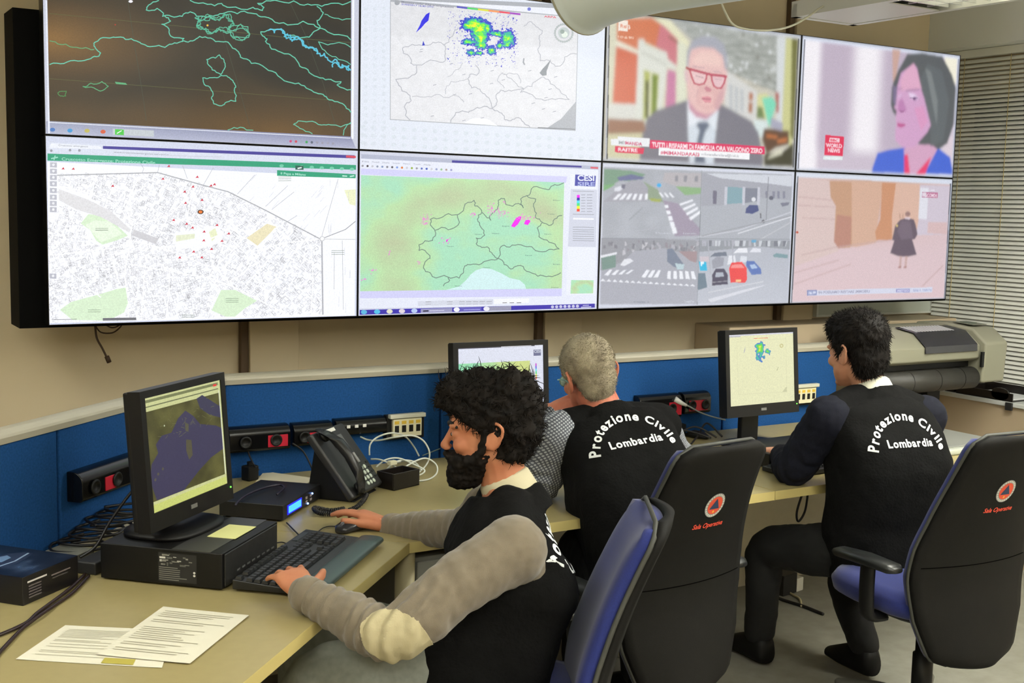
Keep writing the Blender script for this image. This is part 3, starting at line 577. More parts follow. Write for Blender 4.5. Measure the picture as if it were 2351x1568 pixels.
P.poly(Z(112, 1462, 2205, 1412, 2205, 1447, 112, 1505), (52, 40, 170)); P.poly(Z(655, 1455, 935, 1446, 935, 1482, 655, 1490), (150, 150, 190)); P.poly(Z(1005, 1444, 1195, 1438, 1195, 1474, 1005, 1480), (96, 90, 186)); P.poly(Z(1240, 1438, 1460, 1430, 1460, 1466, 1240, 1474), (150, 150, 176)); P.layer()
for x, c in ((150, (90, 180, 220)), (267, (80, 190, 230)), (378, (220, 220, 200)), (488, (220, 210, 220)), (598, (180, 200, 240)), (975, (236, 236, 246)), (1240, (230, 230, 240))): P.disc(*Z(x, 1482-(x-112)*.024)[0], 7, c, 5)
for i in range(7): P.disc(*Z(1828+i*37, 1440-i)[0], 3.6, (196, 196, 226), n=10)
P.line(Z(2100, 1428, 2150, 1426), 2, (180, 180, 220)); P.line(Z(2085, 1444, 2170, 1440), 2, (200, 200, 230)); P.line(Z(680, 1474, 720, 1472), 3, (30, 30, 60)); P.line(Z(735, 1472, 860, 1468), 2, (200, 200, 226)); P.line(Z(1040, 1464, 1180, 1460), 2, (160, 160, 220))
# ---- display: man in red glasses
P = bg((2, 1), (214, 220, 234)); Z = zr(1350, 0, 3.92)
P.poly(Z(160, 150, 540, 150, 1895, 335, 1845, 1505, 150, 1445), (196, 192, 180)); P.layer()
P.poly(Z(185, 150, 600, 160, 900, 430, 880, 950, 160, 1100), (206, 204, 182)); P.poly(Z(255, 190, 560, 178, 800, 345, 780, 620, 700, 560, 690, 480, 480, 380, 430, 480, 250, 380), (205, 118, 84))
P.poly(Z(640, 230, 800, 345, 780, 620, 700, 570, 690, 480, 600, 430), (200, 120, 130)); P.poly(Z(245, 440, 435, 510, 410, 955, 210, 940), (204, 104, 78)); P.poly(Z(700, 640, 775, 660, 770, 970, 680, 975), (196, 124, 160)); P.poly(Z(250, 385, 430, 465, 430, 500, 240, 432), (222, 222, 206)); P.layer()
P.poly(Z(445, 370, 490, 365, 500, 420, 690, 480, 700, 540, 780, 600, 770, 640, 690, 610, 640, 1010, 480, 1120, 410, 1110, 435, 620), (212, 214, 206)); P.poly(Z(490, 650, 620, 690, 600, 1030, 480, 1090), (170, 176, 92)); P.poly(Z(505, 740, 530, 745, 525, 1060, 500, 1070), (60, 64, 30)); P.poly(Z(560, 690, 610, 700, 595, 1000, 560, 1030), (110, 130, 40)); P.poly(Z(545, 660, 560, 665, 545, 1050, 530, 1060), (214, 214, 190))
for i in range(12): P.line(Z(470+i*19, 478+i*9.5, 478+i*19, 496+i*9.5), 1.6, (150, 150, 140))
P.poly(Z(790, 380, 870, 400, 860, 920, 790, 930), (214, 216, 196)); P.poly(Z(600, 170, 720, 190, 900, 390, 880, 420, 800, 370), (222, 220, 190)); P.line(Z(715, 340, 795, 395), 3, (110, 90, 60))
P.poly(Z(165, 950, 410, 955, 395, 1100, 165, 1090), (210, 210, 204)); P.poly(Z(165, 1090, 480, 1100, 500, 1220, 160, 1230), (150, 110, 90)); P.poly(Z(160, 1230, 520, 1215, 470, 1450, 150, 1440), (200, 196, 164)); P.layer()
# ceiling on the right
P.grid(Z(720, 180, 1860, 330, 1700, 830, 1230, 640), 44, 26, lambda u, v: (lambda n: (164+n, 168+n, 164+n))(46*noise.noise(Vector((u*9+v*3, v*22, 4)))))
rnd = random.Random(9)
for _ in range(70):
    u, v = rnd.random(), rnd.random()**.7; x = (720*(1-u)+1860*u)*(1-v)+(1230*(1-u)+1700*u)*v; y = (180*(1-u)+330*u)*(1-v)+(640*(1-u)+830*u)*v
    c = rnd.choice(((236, 240, 244), (226, 230, 234), (120, 124, 118), (110, 106, 96))); P.disc(*Z(x, y)[0], rnd.uniform(1, 3.6), c, n=8)
for i in range(7): P.line(Z(1250+i*30, 400+i*60, 1700+i*6, 440+i*60), 1.8, (112, 116, 110))
P.poly(Z(1700, 320, 1780, 328, 1760, 1130, 1690, 1120), (206, 210, 212)); P.poly(Z(1780, 335, 1850, 340, 1830, 1330, 1740, 1150), (196, 196, 140)); P.poly(Z(1835, 345, 1895, 340, 1850, 1260, 1820, 1200), (110, 110, 60)); P.layer()
P.poly(Z(1230, 640, 1510, 830, 1500, 1090, 1220, 1080), (206, 206, 204)); 
for x in (1260, 1310, 1360): P.poly(Z(x, 760+(x-1260)*.4, x+28, 770+(x-1260)*.4, x+28, 1010, x, 1000), (182, 186, 190))
P.poly(Z(1440, 830, 1475, 840, 1472, 905, 1438, 900), (176, 110, 80)); P.poly(Z(1436, 920, 1470, 925, 1468, 1020, 1434, 1010), (170, 112, 84)); P.poly(Z(1520, 850, 1600, 840, 1650, 900, 1600, 1070, 1510, 1060), (206, 206, 150)); P.poly(Z(1680, 830, 1715, 835, 1710, 1010, 1690, 1010), (170, 96, 90))
P.poly(Z(1560, 880, 1650, 870, 1690, 930, 1650, 1060, 1625, 1150, 1600, 1060, 1580, 960), (120, 210, 180)); P.poly(Z(1480, 1080, 1610, 1090, 1590, 1290, 1500, 1180), (206, 218, 218)); P.poly(Z(1515, 960, 1560, 965, 1580, 1070, 1510, 1060), (110, 130, 80))
P.poly(Z(1580, 1160, 1800, 1180, 1800, 1300, 1680, 1330, 1600, 1390, 1560, 1260), (92, 62, 44)); P.poly(Z(1640, 1060, 1750, 1110, 1740, 1180, 1640, 1150), (160, 160, 180)); P.poly(Z(1580, 1395, 1750, 1370, 1848, 1290, 1845, 1500, 1580, 1500), (56, 54, 34)); P.poly(Z(1640, 1400, 1750, 1340, 1740, 1390, 1600, 1440), (206, 204, 184))
for p in ((1600, 1210, 1700, 1225, 1690, 1250, 1600, 1240), (1700, 1260, 1790, 1240, 1780, 1280, 1700, 1290)): P.poly(Z(*p), (190, 110, 60))
P.layer()
# the man
P.poly(Z(450, 1455, 500, 1200, 540, 1070, 600, 1010, 880, 910, 1180, 950, 1440, 1090, 1500, 1180, 1560, 1500), (118, 116, 128)); P.poly(Z(880, 910, 885, 1160, 900, 1470, 1110, 1480, 1130, 1200, 1165, 960, 1040, 1060), (204, 212, 222)); P.layer()
P.poly(Z(880, 920, 1010, 1080, 890, 1150), (222, 226, 234)); P.poly(Z(1155, 985, 1060, 1100, 1140, 1170), (216, 222, 230)); P.poly(Z(975, 1110, 1055, 1105, 1080, 1140, 1040, 1190, 1010, 1290, 1040, 1480, 940, 1475, 965, 1280, 990, 1180, 960, 1140), (96, 106, 126))
P.poly(Z(885, 850, 1190, 900, 1160, 990, 1050, 1080, 960, 1060, 900, 990), (196, 140, 160)); P.layer()
face = Z(880, 560, 905, 440, 990, 425, 1140, 430, 1215, 480, 1240, 640, 1225, 800, 1200, 920, 1130, 1010, 1050, 1040, 970, 1010, 905, 930, 880, 800)
P.poly(face, (222, 184, 182)); P.poly(Z(850, 640, 880, 640, 885, 760, 860, 740), (212, 180, 186)); P.layer()
P.poly(Z(870, 600, 875, 480, 925, 370, 1020, 330, 1130, 335, 1210, 400, 1240, 500, 1240, 640, 1222, 620, 1200, 500, 1120, 435, 990, 425, 915, 450, 895, 520, 885, 620), (164, 166, 178)); P.poly(Z(930, 540, 1000, 470, 1120, 470, 1190, 540, 1180, 600, 1050, 590, 940, 590), (230, 196, 190)); P.poly(Z(985, 770, 1120, 800, 1190, 830, 1150, 960, 1050, 1000, 960, 940), (216, 172, 172)); P.poly(Z(1000, 840, 1110, 850, 1100, 960, 1010, 950), (224, 184, 182)); P.poly(Z(1140, 1000, 1200, 900, 1225, 700, 1180, 820, 1120, 960), (204, 160, 166)); P.soft(3.2)
P.layer()
P.poly(Z(915, 640, 1050, 670, 1032, 750, 948, 760), (226, 192, 194)); P.poly(Z(1098, 685, 1222, 698, 1185, 788, 1122, 782), (222, 186, 192)); P.layer(); P.line(Z(897, 628, 1056, 668, 1048, 720, 1030, 758, 985, 770, 942, 758, 918, 700), 3.6, (188, 80, 100), closed=True); P.line(Z(1096, 676, 1228, 690, 1212, 750, 1185, 796, 1150, 798, 1120, 780, 1102, 730), 3.6, (188, 80, 100), closed=True); P.line(Z(897, 628, 1056, 668, 1096, 676, 1228, 690), 5.5, (184, 76, 98)); P.line(Z(872, 618, 900, 634), 5, (170, 80, 84)); P.layer()
P.line(Z(960, 690, 1020, 705), 1.6, (170, 130, 140)); P.line(Z(1125, 715, 1185, 720), 1.6, (170, 130, 140)); P.line(Z(930, 605, 1030, 615), 2.6, (200, 164, 170)); P.line(Z(1110, 645, 1190, 655), 2.6, (200, 164, 170))
P.poly(Z(1030, 800, 1050, 780, 1100, 810, 1085, 835, 1050, 830), (198, 132, 144)); P.poly(Z(1010, 880, 1060, 872, 1095, 885, 1090, 930, 1040, 930, 1015, 905), (214, 140, 152)); P.line(Z(1010, 895, 1092, 900), 1.4, (170, 100, 116)); P.line(Z(975, 820, 960, 880), 1.4, (200, 160, 166))
P.soft(1.1)
P.layer(3)
P.poly(Z(255, 1245, 535, 1262, 525, 1335, 195, 1325, 190, 1270, 255, 1272), (226, 228, 232)); P.poly(Z(230, 1335, 485, 1350, 475, 1402, 228, 1388), (216, 40, 86)); P.poly(Z(545, 1275, 1580, 1325, 1578, 1395, 1440, 1385, 545, 1348), (216, 40, 96)); P.poly(Z(625, 1345, 1442, 1385, 1438, 1445, 622, 1410), (236, 236, 240)); P.layer()
P.text(*Z(318, 1318)[0], *Z(470, 1327)[0], 'MANDA', 7.5, (198, 60, 110), .03); P.text(*Z(258, 1314)[0], *Z(312, 1318)[0], 'MI', 7.5, (150, 154, 160), .03); P.text(*Z(252, 1378)[0], *Z(430, 1386)[0], 'RAITRE', 8, (240, 226, 232), .03)
P.text(*Z(560, 1336)[0], *Z(1560, 1384)[0], 'TUTTI I RISPARMI DI FAMIGLIA ORA VALGONO ZERO', 11, (244, 230, 236), .02); P.text(*Z(636, 1402)[0], *Z(985, 1418)[0], '#MIMANDARAI3', 8, (206, 60, 110), .02); P.text(*Z(1005, 1408)[0], *Z(1345, 1424)[0], 'mimandaraitre@rai.it', 6, (150, 150, 160), .01)
P.poly(Z(265, 200, 345, 205, 342, 300, 262, 295), (236, 224, 214)); P.text(*Z(278, 268)[0], *Z(335, 272)[0], 'Rai', 8, (216, 130, 100), .02); P.text(*Z(345, 278)[0], *Z(366, 279)[0], '3', 9, (238, 224, 214), .02); P.text(*Z(258, 360)[0], *Z(398, 368)[0], 'HD ch 503', 5, (232, 200, 180), .02)
P.poly(Z(150, 155, 185, 155, 160, 1445, 140, 1443), (180, 182, 190)); P.line(Z(182, 160, 156, 1445), 2.2, (40, 40, 46)); P.line(Z(1895, 340, 1845, 1505), 2, (60, 60, 66))
# ---- display: woman in blue
P = bg((3, 1), (212, 218, 234)); Z = zr(1800, 0, 3.92)
P.grid(Z(185, 345, 1565, 515, 1520, 1555, 125, 1515), 60, 10, lambda u, v: (lambda a, b_: tuple(a[i]*(1-b_)+(236, 232, 238)[i]*b_ for i in range(3)))((186, 172, 190), min(1, max(0, (1-u/.13)*3 if u < .14 else 0)+(math.exp(-((u-.42)/.1)**4) if v < .9 else .2)+(.35 if u > .8 else 0))))
P.layer(); P.poly(Z(980, 430, 1050, 440, 1000, 760, 985, 700), (196, 160, 150)); P.poly(Z(1450, 500, 1560, 512, 1545, 780, 1480, 640), (236, 232, 214)); P.poly(Z(1470, 1250, 1530, 1200, 1520, 1400, 1440, 1330), (214, 200, 210)); P.layer()
P.poly(Z(1120, 470, 1250, 460, 1420, 490, 1500, 640, 1550, 800, 1530, 1100, 1470, 1280, 1400, 1330, 1330, 1330, 1180, 1260, 1000, 1000, 970, 900, 985, 760, 1050, 600), (88, 92, 96)); P.layer()
P.poly(Z(800, 1545, 860, 1370, 960, 1340, 1090, 1320, 1400, 1330, 1490, 1400, 1520, 1555), (66, 100, 206)); P.poly(Z(1090, 1330, 1160, 1290, 1330, 1290, 1385, 1330, 1270, 1555, 1110, 1553), (206, 160, 190)); P.poly(Z(1090, 1390, 1120, 1380, 1140, 1554, 1090, 1552), (226, 60, 110)); P.poly(Z(1330, 1400, 1280, 1556, 1200, 1554), (226, 60, 110)); P.layer()
P.poly(Z(1170, 555, 1060, 640, 1030, 750, 1015, 900, 1000, 960, 1025, 980, 1015, 1050, 1025, 1110, 1010, 1170, 1015, 1260, 1080, 1320, 1180, 1310, 1290, 1180, 1330, 1100, 1290, 950, 1240, 800, 1200, 600), (204, 158, 196)); P.poly(Z(1170, 555, 1100, 620, 1060, 700, 1060, 800, 1240, 780, 1200, 620), (216, 166, 194)); P.layer()
P.poly(Z(1300, 560, 1420, 620, 1490, 900, 1440, 1250, 1330, 1300, 1330, 1100, 1280, 900, 1230, 700), (96, 102, 106)); P.poly(Z(1280, 600, 1330, 640, 1390, 900, 1380, 1100, 1340, 900), (122, 128, 130)); P.poly(Z(985, 760, 1025, 770, 1010, 940, 985, 900), (120, 110, 140))
P.line(Z(1110, 800, 1220, 790), 3, (150, 110, 150)); P.poly(Z(1120, 820, 1180, 830, 1215, 870, 1190, 890, 1150, 870), (226, 206, 232)); P.disc(*Z(1183, 872)[0], 4, (130, 90, 140)); P.line(Z(1030, 860, 1060, 840), 2, (220, 200, 230)); P.poly(Z(1040, 900, 1070, 870, 1110, 980, 1060, 1000, 1030, 985), (186, 128, 176)); P.poly(Z(1025, 1095, 1080, 1100, 1105, 1115, 1060, 1135, 1030, 1125), (190, 96, 150)); P.line(Z(1030, 790, 1070, 780), 2, (160, 120, 150)); P.poly(Z(1180, 960, 1260, 940, 1300, 1080, 1240, 1160), (212, 150, 190))
P.soft(2.6); P.line(Z(1140, 866, 1205, 868), 2.2, (140, 104, 150)); P.disc(*Z(1178, 872)[0], 3, (110, 76, 120)); P.poly(Z(1030, 1100, 1085, 1104, 1098, 1114, 1060, 1130, 1032, 1120), (186, 96, 146)); P.poly(Z(1045, 975, 1075, 985, 1090, 975, 1085, 995, 1060, 1000), (160, 104, 150)); P.soft(1.2)
P.layer(); P.poly(Z(372, 1212, 538, 1228, 524, 1398, 360, 1390), (220, 40, 84)); P.layer(); P.poly(Z(410, 1236, 496, 1242, 494, 1276, 404, 1272), (240, 216, 226)); P.layer(); P.text(*Z(412, 1268)[0], *Z(488, 1272)[0], 'BBC', 6, (220, 40, 84), .03); P.text(*Z(374, 1320)[0], *Z(520, 1328)[0], 'WORLD', 9, (240, 214, 224), .03); P.text(*Z(390, 1366)[0], *Z(502, 1372)[0], 'NEWS', 9, (240, 214, 224), .03)
P.poly(Z(355, 1402, 525, 1408, 522, 1440, 350, 1434), (214, 222, 224)); P.text(*Z(365, 1430)[0], *Z(515, 1436)[0], 'THE WORLD', 4.5, (236, 240, 244), .02)
P.line(Z(178, 345, 118, 1515), 2.2, (84, 84, 96)); P.line(Z(1575, 520, 1530, 1556), 3, (150, 154, 170))
# ---- display: four street cameras
P = bg((2, 0), (206, 210, 224)); Z = zr(1350, 360, 4.356)
P.grid(Z(140, 110, 1125, 140, 1100, 830, 125, 830), 20, 14, lambda u, v: (lambda n: (164+n, 168+n, 178+n))(10*noise.noise(Vector((u*6, v*6, 1)))+6*v))
P.grid(Z(1125, 140, 2040, 170, 2015, 830, 1100, 830), 20, 14, lambda u, v: (168, 172, 182)); P.grid(Z(125, 830, 1100, 830, 1075, 1490, 105, 1500), 20, 14, lambda u, v: (162+8*v, 164+8*v, 176+8*v)); P.grid(Z(1100, 830, 2015, 830, 1990, 1470, 1080, 1490), 20, 14, lambda u, v: (172+14*v, 176+14*v, 188+14*v)); P.layer()
W = (228, 230, 238)
P.poly(Z(145, 130, 400, 140, 560, 180, 450, 250, 300, 240, 200, 300, 140, 350), (118, 150, 130)); P.poly(Z(140, 290, 260, 280, 200, 320, 140, 350), (120, 170, 120)); P.poly(Z(280, 210, 420, 180, 550, 210, 520, 230, 300, 245), (104, 110, 150)); P.poly(Z(420, 240, 520, 245, 590, 330, 570, 450, 140, 460, 260, 360, 350, 280), (160, 160, 172)); P.poly(Z(540, 250, 680, 330, 740, 460, 580, 430, 590, 320), (140, 156, 136)); P.poly(Z(760, 160, 1120, 165, 1115, 300, 900, 300, 740, 250), (176, 172, 178)); P.poly(Z(870, 300, 1115, 310, 1110, 370, 960, 385), (136, 172, 128))
for x in (860, 950, 1060): P.poly(Z(x, 190, x+30, 190, x+26, 250, x-4, 248), (140, 140, 150))
P.poly(Z(740, 440, 880, 470, 1100, 720, 1100, 790, 860, 800, 760, 500), (156, 146, 166)); P.poly(Z(600, 420, 720, 430, 700, 460, 620, 450), (160, 170, 90)); P.disc(*Z(697, 288)[0], 5, (60, 170, 226))
for i in range(6): x = 240+i*60; P.poly(Z(x+50-i*6, 378, x+85-i*8, 378, x+30+i*2, 436, x-6+i*4, 436), W)
for i in range(3): P.poly(Z(695+i*48, 364, 715+i*48, 364, 748+i*52, 410, 726+i*52, 410), W)
for i in range(5): P.poly(Z(750+i*18, 492+i*55, 785+i*20, 486+i*57, 796+i*21, 515+i*64, 762+i*19, 520+i*65), W)
for i in range(4): P.poly(Z(905+i*32, 475+i*47, 1030+i*26, 430+i*38, 1040+i*24, 445+i*42, 915+i*34, 492+i*50), W)
P.poly(Z(250, 320, 310, 300, 340, 320, 300, 350, 250, 350), (214, 216, 226)); P.poly(Z(320, 285, 360, 285, 350, 330, 320, 320), (110, 110, 130)); P.line(Z(400, 640, 530, 520), 2, (146, 150, 160)); P.line(Z(140, 800, 700, 720), 1.4, (176, 178, 188))
P.soft(1.0); P.text(*Z(930, 782)[0], *Z(1070, 782)[0], 'Tranvie', 4, (190, 194, 204)); P.text(*Z(660, 780)[0], *Z(820, 780)[0], 'Piazza', 4, (190, 194, 204))
P.poly(Z(1135, 160, 1190, 165, 1340, 210, 1750, 250, 2035, 290, 2030, 430, 1700, 400, 1360, 480, 1130, 490), (160, 162, 174)); P.poly(Z(1190, 165, 2035, 180, 2030, 290, 1800, 260, 1330, 210), (200, 204, 214)); P.poly(Z(1380, 300, 1540, 310, 1540, 460, 1380, 470), (128, 160, 172)); P.poly(Z(1560, 310, 1690, 315, 1690, 440, 1560, 460), (126, 130, 146)); P.poly(Z(1240, 340, 1280, 345, 1275, 470, 1240, 470), (112, 110, 130))
for x in (1360, 1540, 1690): P.poly(Z(x, 300, x+26, 302, x+20, 480, x-6, 480), (190, 192, 204))
for x in (1770, 1840, 1890, 1945): P.poly(Z(x, 340, x+24, 342, x+22, 410, x, 410), (130, 132, 150))
P.poly(Z(1575, 520, 1610, 480, 1690, 485, 1700, 540, 1640, 570, 1570, 565), (70, 80, 130)); P.disc(*Z(1650, 425)[0], 5, (214, 216, 224)); P.poly(Z(1920, 460, 2010, 450, 2000, 480, 1940, 495), (120, 122, 140)); P.disc(*Z(1828, 410)[0], 5, (96, 98, 116)); P.line(Z(1800, 200, 1775, 640), 1.8, (130, 132, 144)); P.disc(*Z(1748, 648)[0], 4, (96, 98, 108)); P.line(Z(1720, 570, 1722, 610), 2.5, (96, 98, 108))
for a, c in (((1100, 810, 1500, 740, 2030, 550), (196, 198, 208)), ((1500, 770, 2025, 600), (214, 216, 224)), ((1130, 800, 2020, 590), (150, 152, 162)), ((1720, 830, 2015, 660), (186, 188, 196))): P.line(Z(*a), 2.2, c)
P.poly(Z(125, 840, 900, 840, 1100, 850, 1080, 1060, 900, 960, 800, 940, 500, 990, 120, 1150), (150, 152, 162))
rnd = random.Random(11)
for _ in range(60):
    x, y = rnd.uniform(130, 1080), rnd.uniform(845, 960); P.poly(Z(x, y, x+rnd.uniform(8, 30), y+4, x+rnd.uniform(8, 30), y+rnd.uniform(20, 60), x, y+rnd.uniform(20, 60)), rnd.choice(((172, 172, 182), (128, 130, 140), (190, 190, 198), (146, 140, 150))))
P.poly(Z(450, 960, 760, 930, 800, 1100, 1000, 1180, 500, 1130, 300, 1100), (166, 168, 180)); P.poly(Z(120, 1020, 260, 1000, 260, 1120, 130, 1150), (120, 146, 140)); P.poly(Z(110, 1005, 270, 970, 270, 992, 112, 1030), (220, 222, 230)); P.poly(Z(310, 1100, 350, 1040, 410, 1035, 440, 1060, 350, 1110), (220, 222, 230)); P.poly(Z(780, 940, 830, 930, 950, 1100, 930, 1145, 840, 1110, 780, 1060), (120, 130, 150)); P.poly(Z(860, 1080, 950, 1090, 940, 1140, 880, 1140), (180, 200, 208))
P.poly(Z(900, 960, 1080, 960, 1070, 1070, 1010, 1050), (160, 140, 146))
for i in range(4): P.poly(Z(150+i*70, 1200-i*4, 200+i*72, 1150, 225+i*72, 1150, 190+i*66, 1208-i*6), W)
for i in range(3): P.poly(Z(520+i*62, 1220, 570+i*60, 1150, 605+i*55, 1150, 560+i*62, 1224), W)
for i in range(5): P.poly(Z(780+i*62, 1234, 785+i*58, 1158, 815+i*58, 1160, 815+i*64, 1238), W)
for i in range(16): P.poly(Z(110+i*60, 1262+i*3, 135+i*60, 1240+i*3.4, 160+i*60, 1266+i*3), W)
P.text(*Z(950, 1475)[0], *Z(1060, 1475)[0], 'TraSFer', 4.5, (206, 210, 220)); P.text(*Z(440, 1480)[0], *Z(600, 1480)[0], 'Piazza 5', 4, (140, 144, 160))
P.poly(Z(1110, 840, 2015, 840, 2010, 930, 1700, 900, 1100, 960), (146, 150, 160))
for _ in range(30):
    x = rnd.uniform(1120, 1960); P.poly(Z(x, 845, x+rnd.uniform(10, 40), 845, x+20, 900, x, 900), rnd.choice(((196, 200, 208), (120, 124, 136), (170, 172, 184))))
for a, c in (((1450, 970, 1500, 920, 1580, 920, 1590, 965), (224, 226, 234)), ((1610, 960, 1640, 920, 1720, 925, 1720, 960), (216, 218, 228)), ((1215, 1010, 1260, 970, 1370, 960, 1380, 1000), (110, 118, 136)), ((1845, 990, 1880, 970, 1990, 985, 1990, 1020, 1860, 1010), (120, 150, 160)), ((1230, 1050, 1280, 1010, 1350, 1020, 1340, 1100, 1240, 1130), (150, 152, 166)), ((1385, 1090, 1400, 1000, 1460, 995, 1470, 1060), (220, 222, 230)), ((1510, 1070, 1520, 1000, 1580, 1005, 1580, 1060), (210, 214, 224)),
             ((1090, 1330, 1095, 1180, 1160, 1180, 1180, 1320, 1090, 1350), (110, 128, 144)), ((1235, 1300, 1235, 1190, 1270, 1130, 1350, 1130, 1385, 1190, 1385, 1285), (76, 72, 96)), ((1420, 1270, 1405, 1130, 1430, 1070, 1530, 1060, 1575, 1120, 1580, 1240, 1560, 1270), (230, 66, 72)), ((1575, 1100, 1580, 1050, 1650, 1050, 1720, 1130, 1725, 1180, 1630, 1190), (90, 116, 180))): P.poly(Z(*a), c)
P.poly(Z(1435, 1090, 1525, 1085, 1555, 1120, 1420, 1125), (236, 140, 140)); P.poly(Z(1270, 1170, 1340, 1170, 1350, 1210, 1265, 1215), (170, 176, 190)); P.poly(Z(1610, 1090, 1660, 1085, 1690, 1120, 1630, 1130), (170, 190, 220)); P.poly(Z(1100, 1060, 1170, 1060, 1180, 1150, 1110, 1150), (40, 180, 220)); P.text(*Z(1115, 1100)[0], *Z(1150, 1100)[0], 'P', 9, (230, 240, 244), .04); P.poly(Z(1110, 1010, 1200, 1010, 1200, 1060, 1110, 1060), (196, 186, 196))
P.line(Z(1240, 1270, 1382, 1255), 1.6, (150, 150, 160)); P.poly(Z(1470, 1240, 1520, 1240, 1520, 1262, 1470, 1262), (236, 190, 140)); P.line(Z(1200, 1370, 1740, 1260), 2, (206, 208, 216)); P.poly(Z(1195, 1440, 1600, 1330, 1780, 1290, 1640, 1340, 1230, 1470), (210, 212, 222)); P.line(Z(1190, 840, 1215, 1180), 2.4, (170, 172, 184)); P.line(Z(1435, 840, 1440, 1060), 2.4, (170, 172, 184)); P.poly(Z(1630, 835, 1675, 838, 1672, 865, 1630, 862), (90, 160, 200))
P.text(*Z(1690, 1450)[0], *Z(1930, 1446)[0], 'Milano 4 Tranvie', 4, (190, 194, 204)); P.line(Z(125, 830, 2015, 830), 1, (120, 124, 134)); P.line(Z(1128, 140, 1080, 1490), 1, (120, 124, 134))
# ---- display: courtyard
P = bg((3, 0), (208, 214, 228)); Z = zr(1800, 380, 4.267)
P.grid(Z(130, 105, 1640, 160, 1570, 1300, 62, 1350), 50, 30, lambda u, v: (lambda k: (206-10*k+6*v, 184-24*k+4*v, 190-48*k+4*v))(max(0, (1-v*1.7))*math.exp(-((u-.5)/.35)**2)))
P.layer(); P.poly(Z(130, 110, 440, 140, 450, 300, 490, 380, 500, 800, 520, 830, 160, 960, 90, 980, 110, 500), (208, 186, 184)); P.poly(Z(440, 140, 660, 150, 660, 780, 630, 800, 520, 810, 480, 740, 500, 380, 450, 300), (190, 148, 122)); P.poly(Z(660, 150, 960, 155, 900, 600, 890, 740, 660, 790), (204, 166, 146)); P.poly(Z(960, 155, 1100, 160, 1080, 380, 1060, 480, 1050, 720, 900, 725, 890, 640, 940, 520), (196, 140, 108)); P.poly(Z(1100, 160, 1340, 170, 1320, 640, 1060, 720, 1060, 480), (210, 174, 158)); P.poly(Z(1340, 170, 1630, 180, 1600, 660, 1300, 670, 1330, 500), (200, 190, 204)); P.poly(Z(1340, 200, 1420, 205, 1400, 510, 1320, 500), (216, 216, 226)); P.poly(Z(1420, 540, 1600, 545, 1600, 660, 1410, 650), (206, 178, 180))
P.poly(Z(510, 480, 650, 500, 640, 780, 520, 810, 480, 740), (180, 130, 116)); P.layer()
for a in ((165, 880, 500, 800, 1060, 720), (130, 385, 480, 400), (90, 1170, 640, 970), (130, 300, 450, 330), (85, 1060, 520, 930), (1360, 1180, 1560, 980), (170, 510, 480, 520)): P.line(Z(*a), 1.8, (188, 158, 160))
P.poly(Z(1140, 520, 1200, 500, 1270, 515, 1285, 560, 1305, 660, 1280, 710, 1250, 715, 1295, 870, 1200, 890, 1120, 885, 1040, 855, 1080, 730, 1060, 720, 1090, 580), (98, 84, 100)); P.poly(Z(1150, 530, 1240, 540, 1260, 700, 1150, 720, 1110, 640), (112, 98, 114)); P.disc(*Z(1213, 462)[0], 6, (150, 118, 116)); P.poly(Z(1180, 495, 1240, 495, 1230, 515, 1190, 512), (216, 200, 210))
for x in (1130, 1185): P.poly(Z(x, 885, x+22, 888, x+14, 990, x-6, 988), (192, 160, 158)); P.poly(Z(x-14, 990, x+14, 988, x+14, 1004, x-14, 1002), (150, 90, 84))
P.line(Z(1132, 465, 1136, 505), 1.8, (160, 120, 100)); P.line(Z(1165, 465, 1163, 500), 1.8, (160, 120, 100)); P.disc(*Z(1105, 580)[0], 2.4, (226, 200, 120))
P.soft(1.6); P.layer(); P.poly(Z(1360, 240, 1512, 244, 1508, 296, 1358, 292), (180, 100, 140)); P.poly(Z(1358, 246, 1396, 246, 1400, 288, 1358, 286), (206, 196, 210)); P.text(*Z(1366, 286)[0], *Z(1505, 290)[0], 'TGCOM24', 8, (232, 214, 226), .02); P.line(Z(1390, 220, 1480, 222), 1.6, (230, 226, 236))
P.poly(Z(215, 1235, 1455, 1195, 1452, 1245, 215, 1285), (206, 208, 226)); P.poly(Z(212, 1232, 306, 1230, 302, 1280, 212, 1284), (130, 140, 186)); P.text(*Z(222, 1272)[0], *Z(296, 1268)[0], '16:39', 7, (226, 230, 244)); P.text(*Z(322, 1264)[0], *Z(830, 1250)[0], 'IN POSSIAMO RESTARE IMMOBILI', 6, (150, 150, 176)); P.poly(Z(1095, 1215, 1228, 1212, 1226, 1246, 1095, 1249), (150, 150, 196)); P.text(*Z(1105, 1242)[0], *Z(1220, 1240)[0], 'METEO', 5, (206, 206, 230)); P.text(*Z(1262, 1238)[0], *Z(1450, 1232)[0], 'SERIE A  TRENTO', 5, (150, 160, 200))
P.line(Z(122, 105, 58, 1350), 2.6, (70, 74, 88)); P.line(Z(1642, 160, 1578, 1300), 2.6, (84, 88, 104)); P.disc(*Z(115, 655)[0], 3, (190, 80, 60))
for k in PICS:
    P, t, x0, z0 = PICS[k]
    if k[0] >= 2: P.raster('picture', M_PIC, t, x0, z0, DW, DH)
    else: P.build('picture', M_PIC, t)
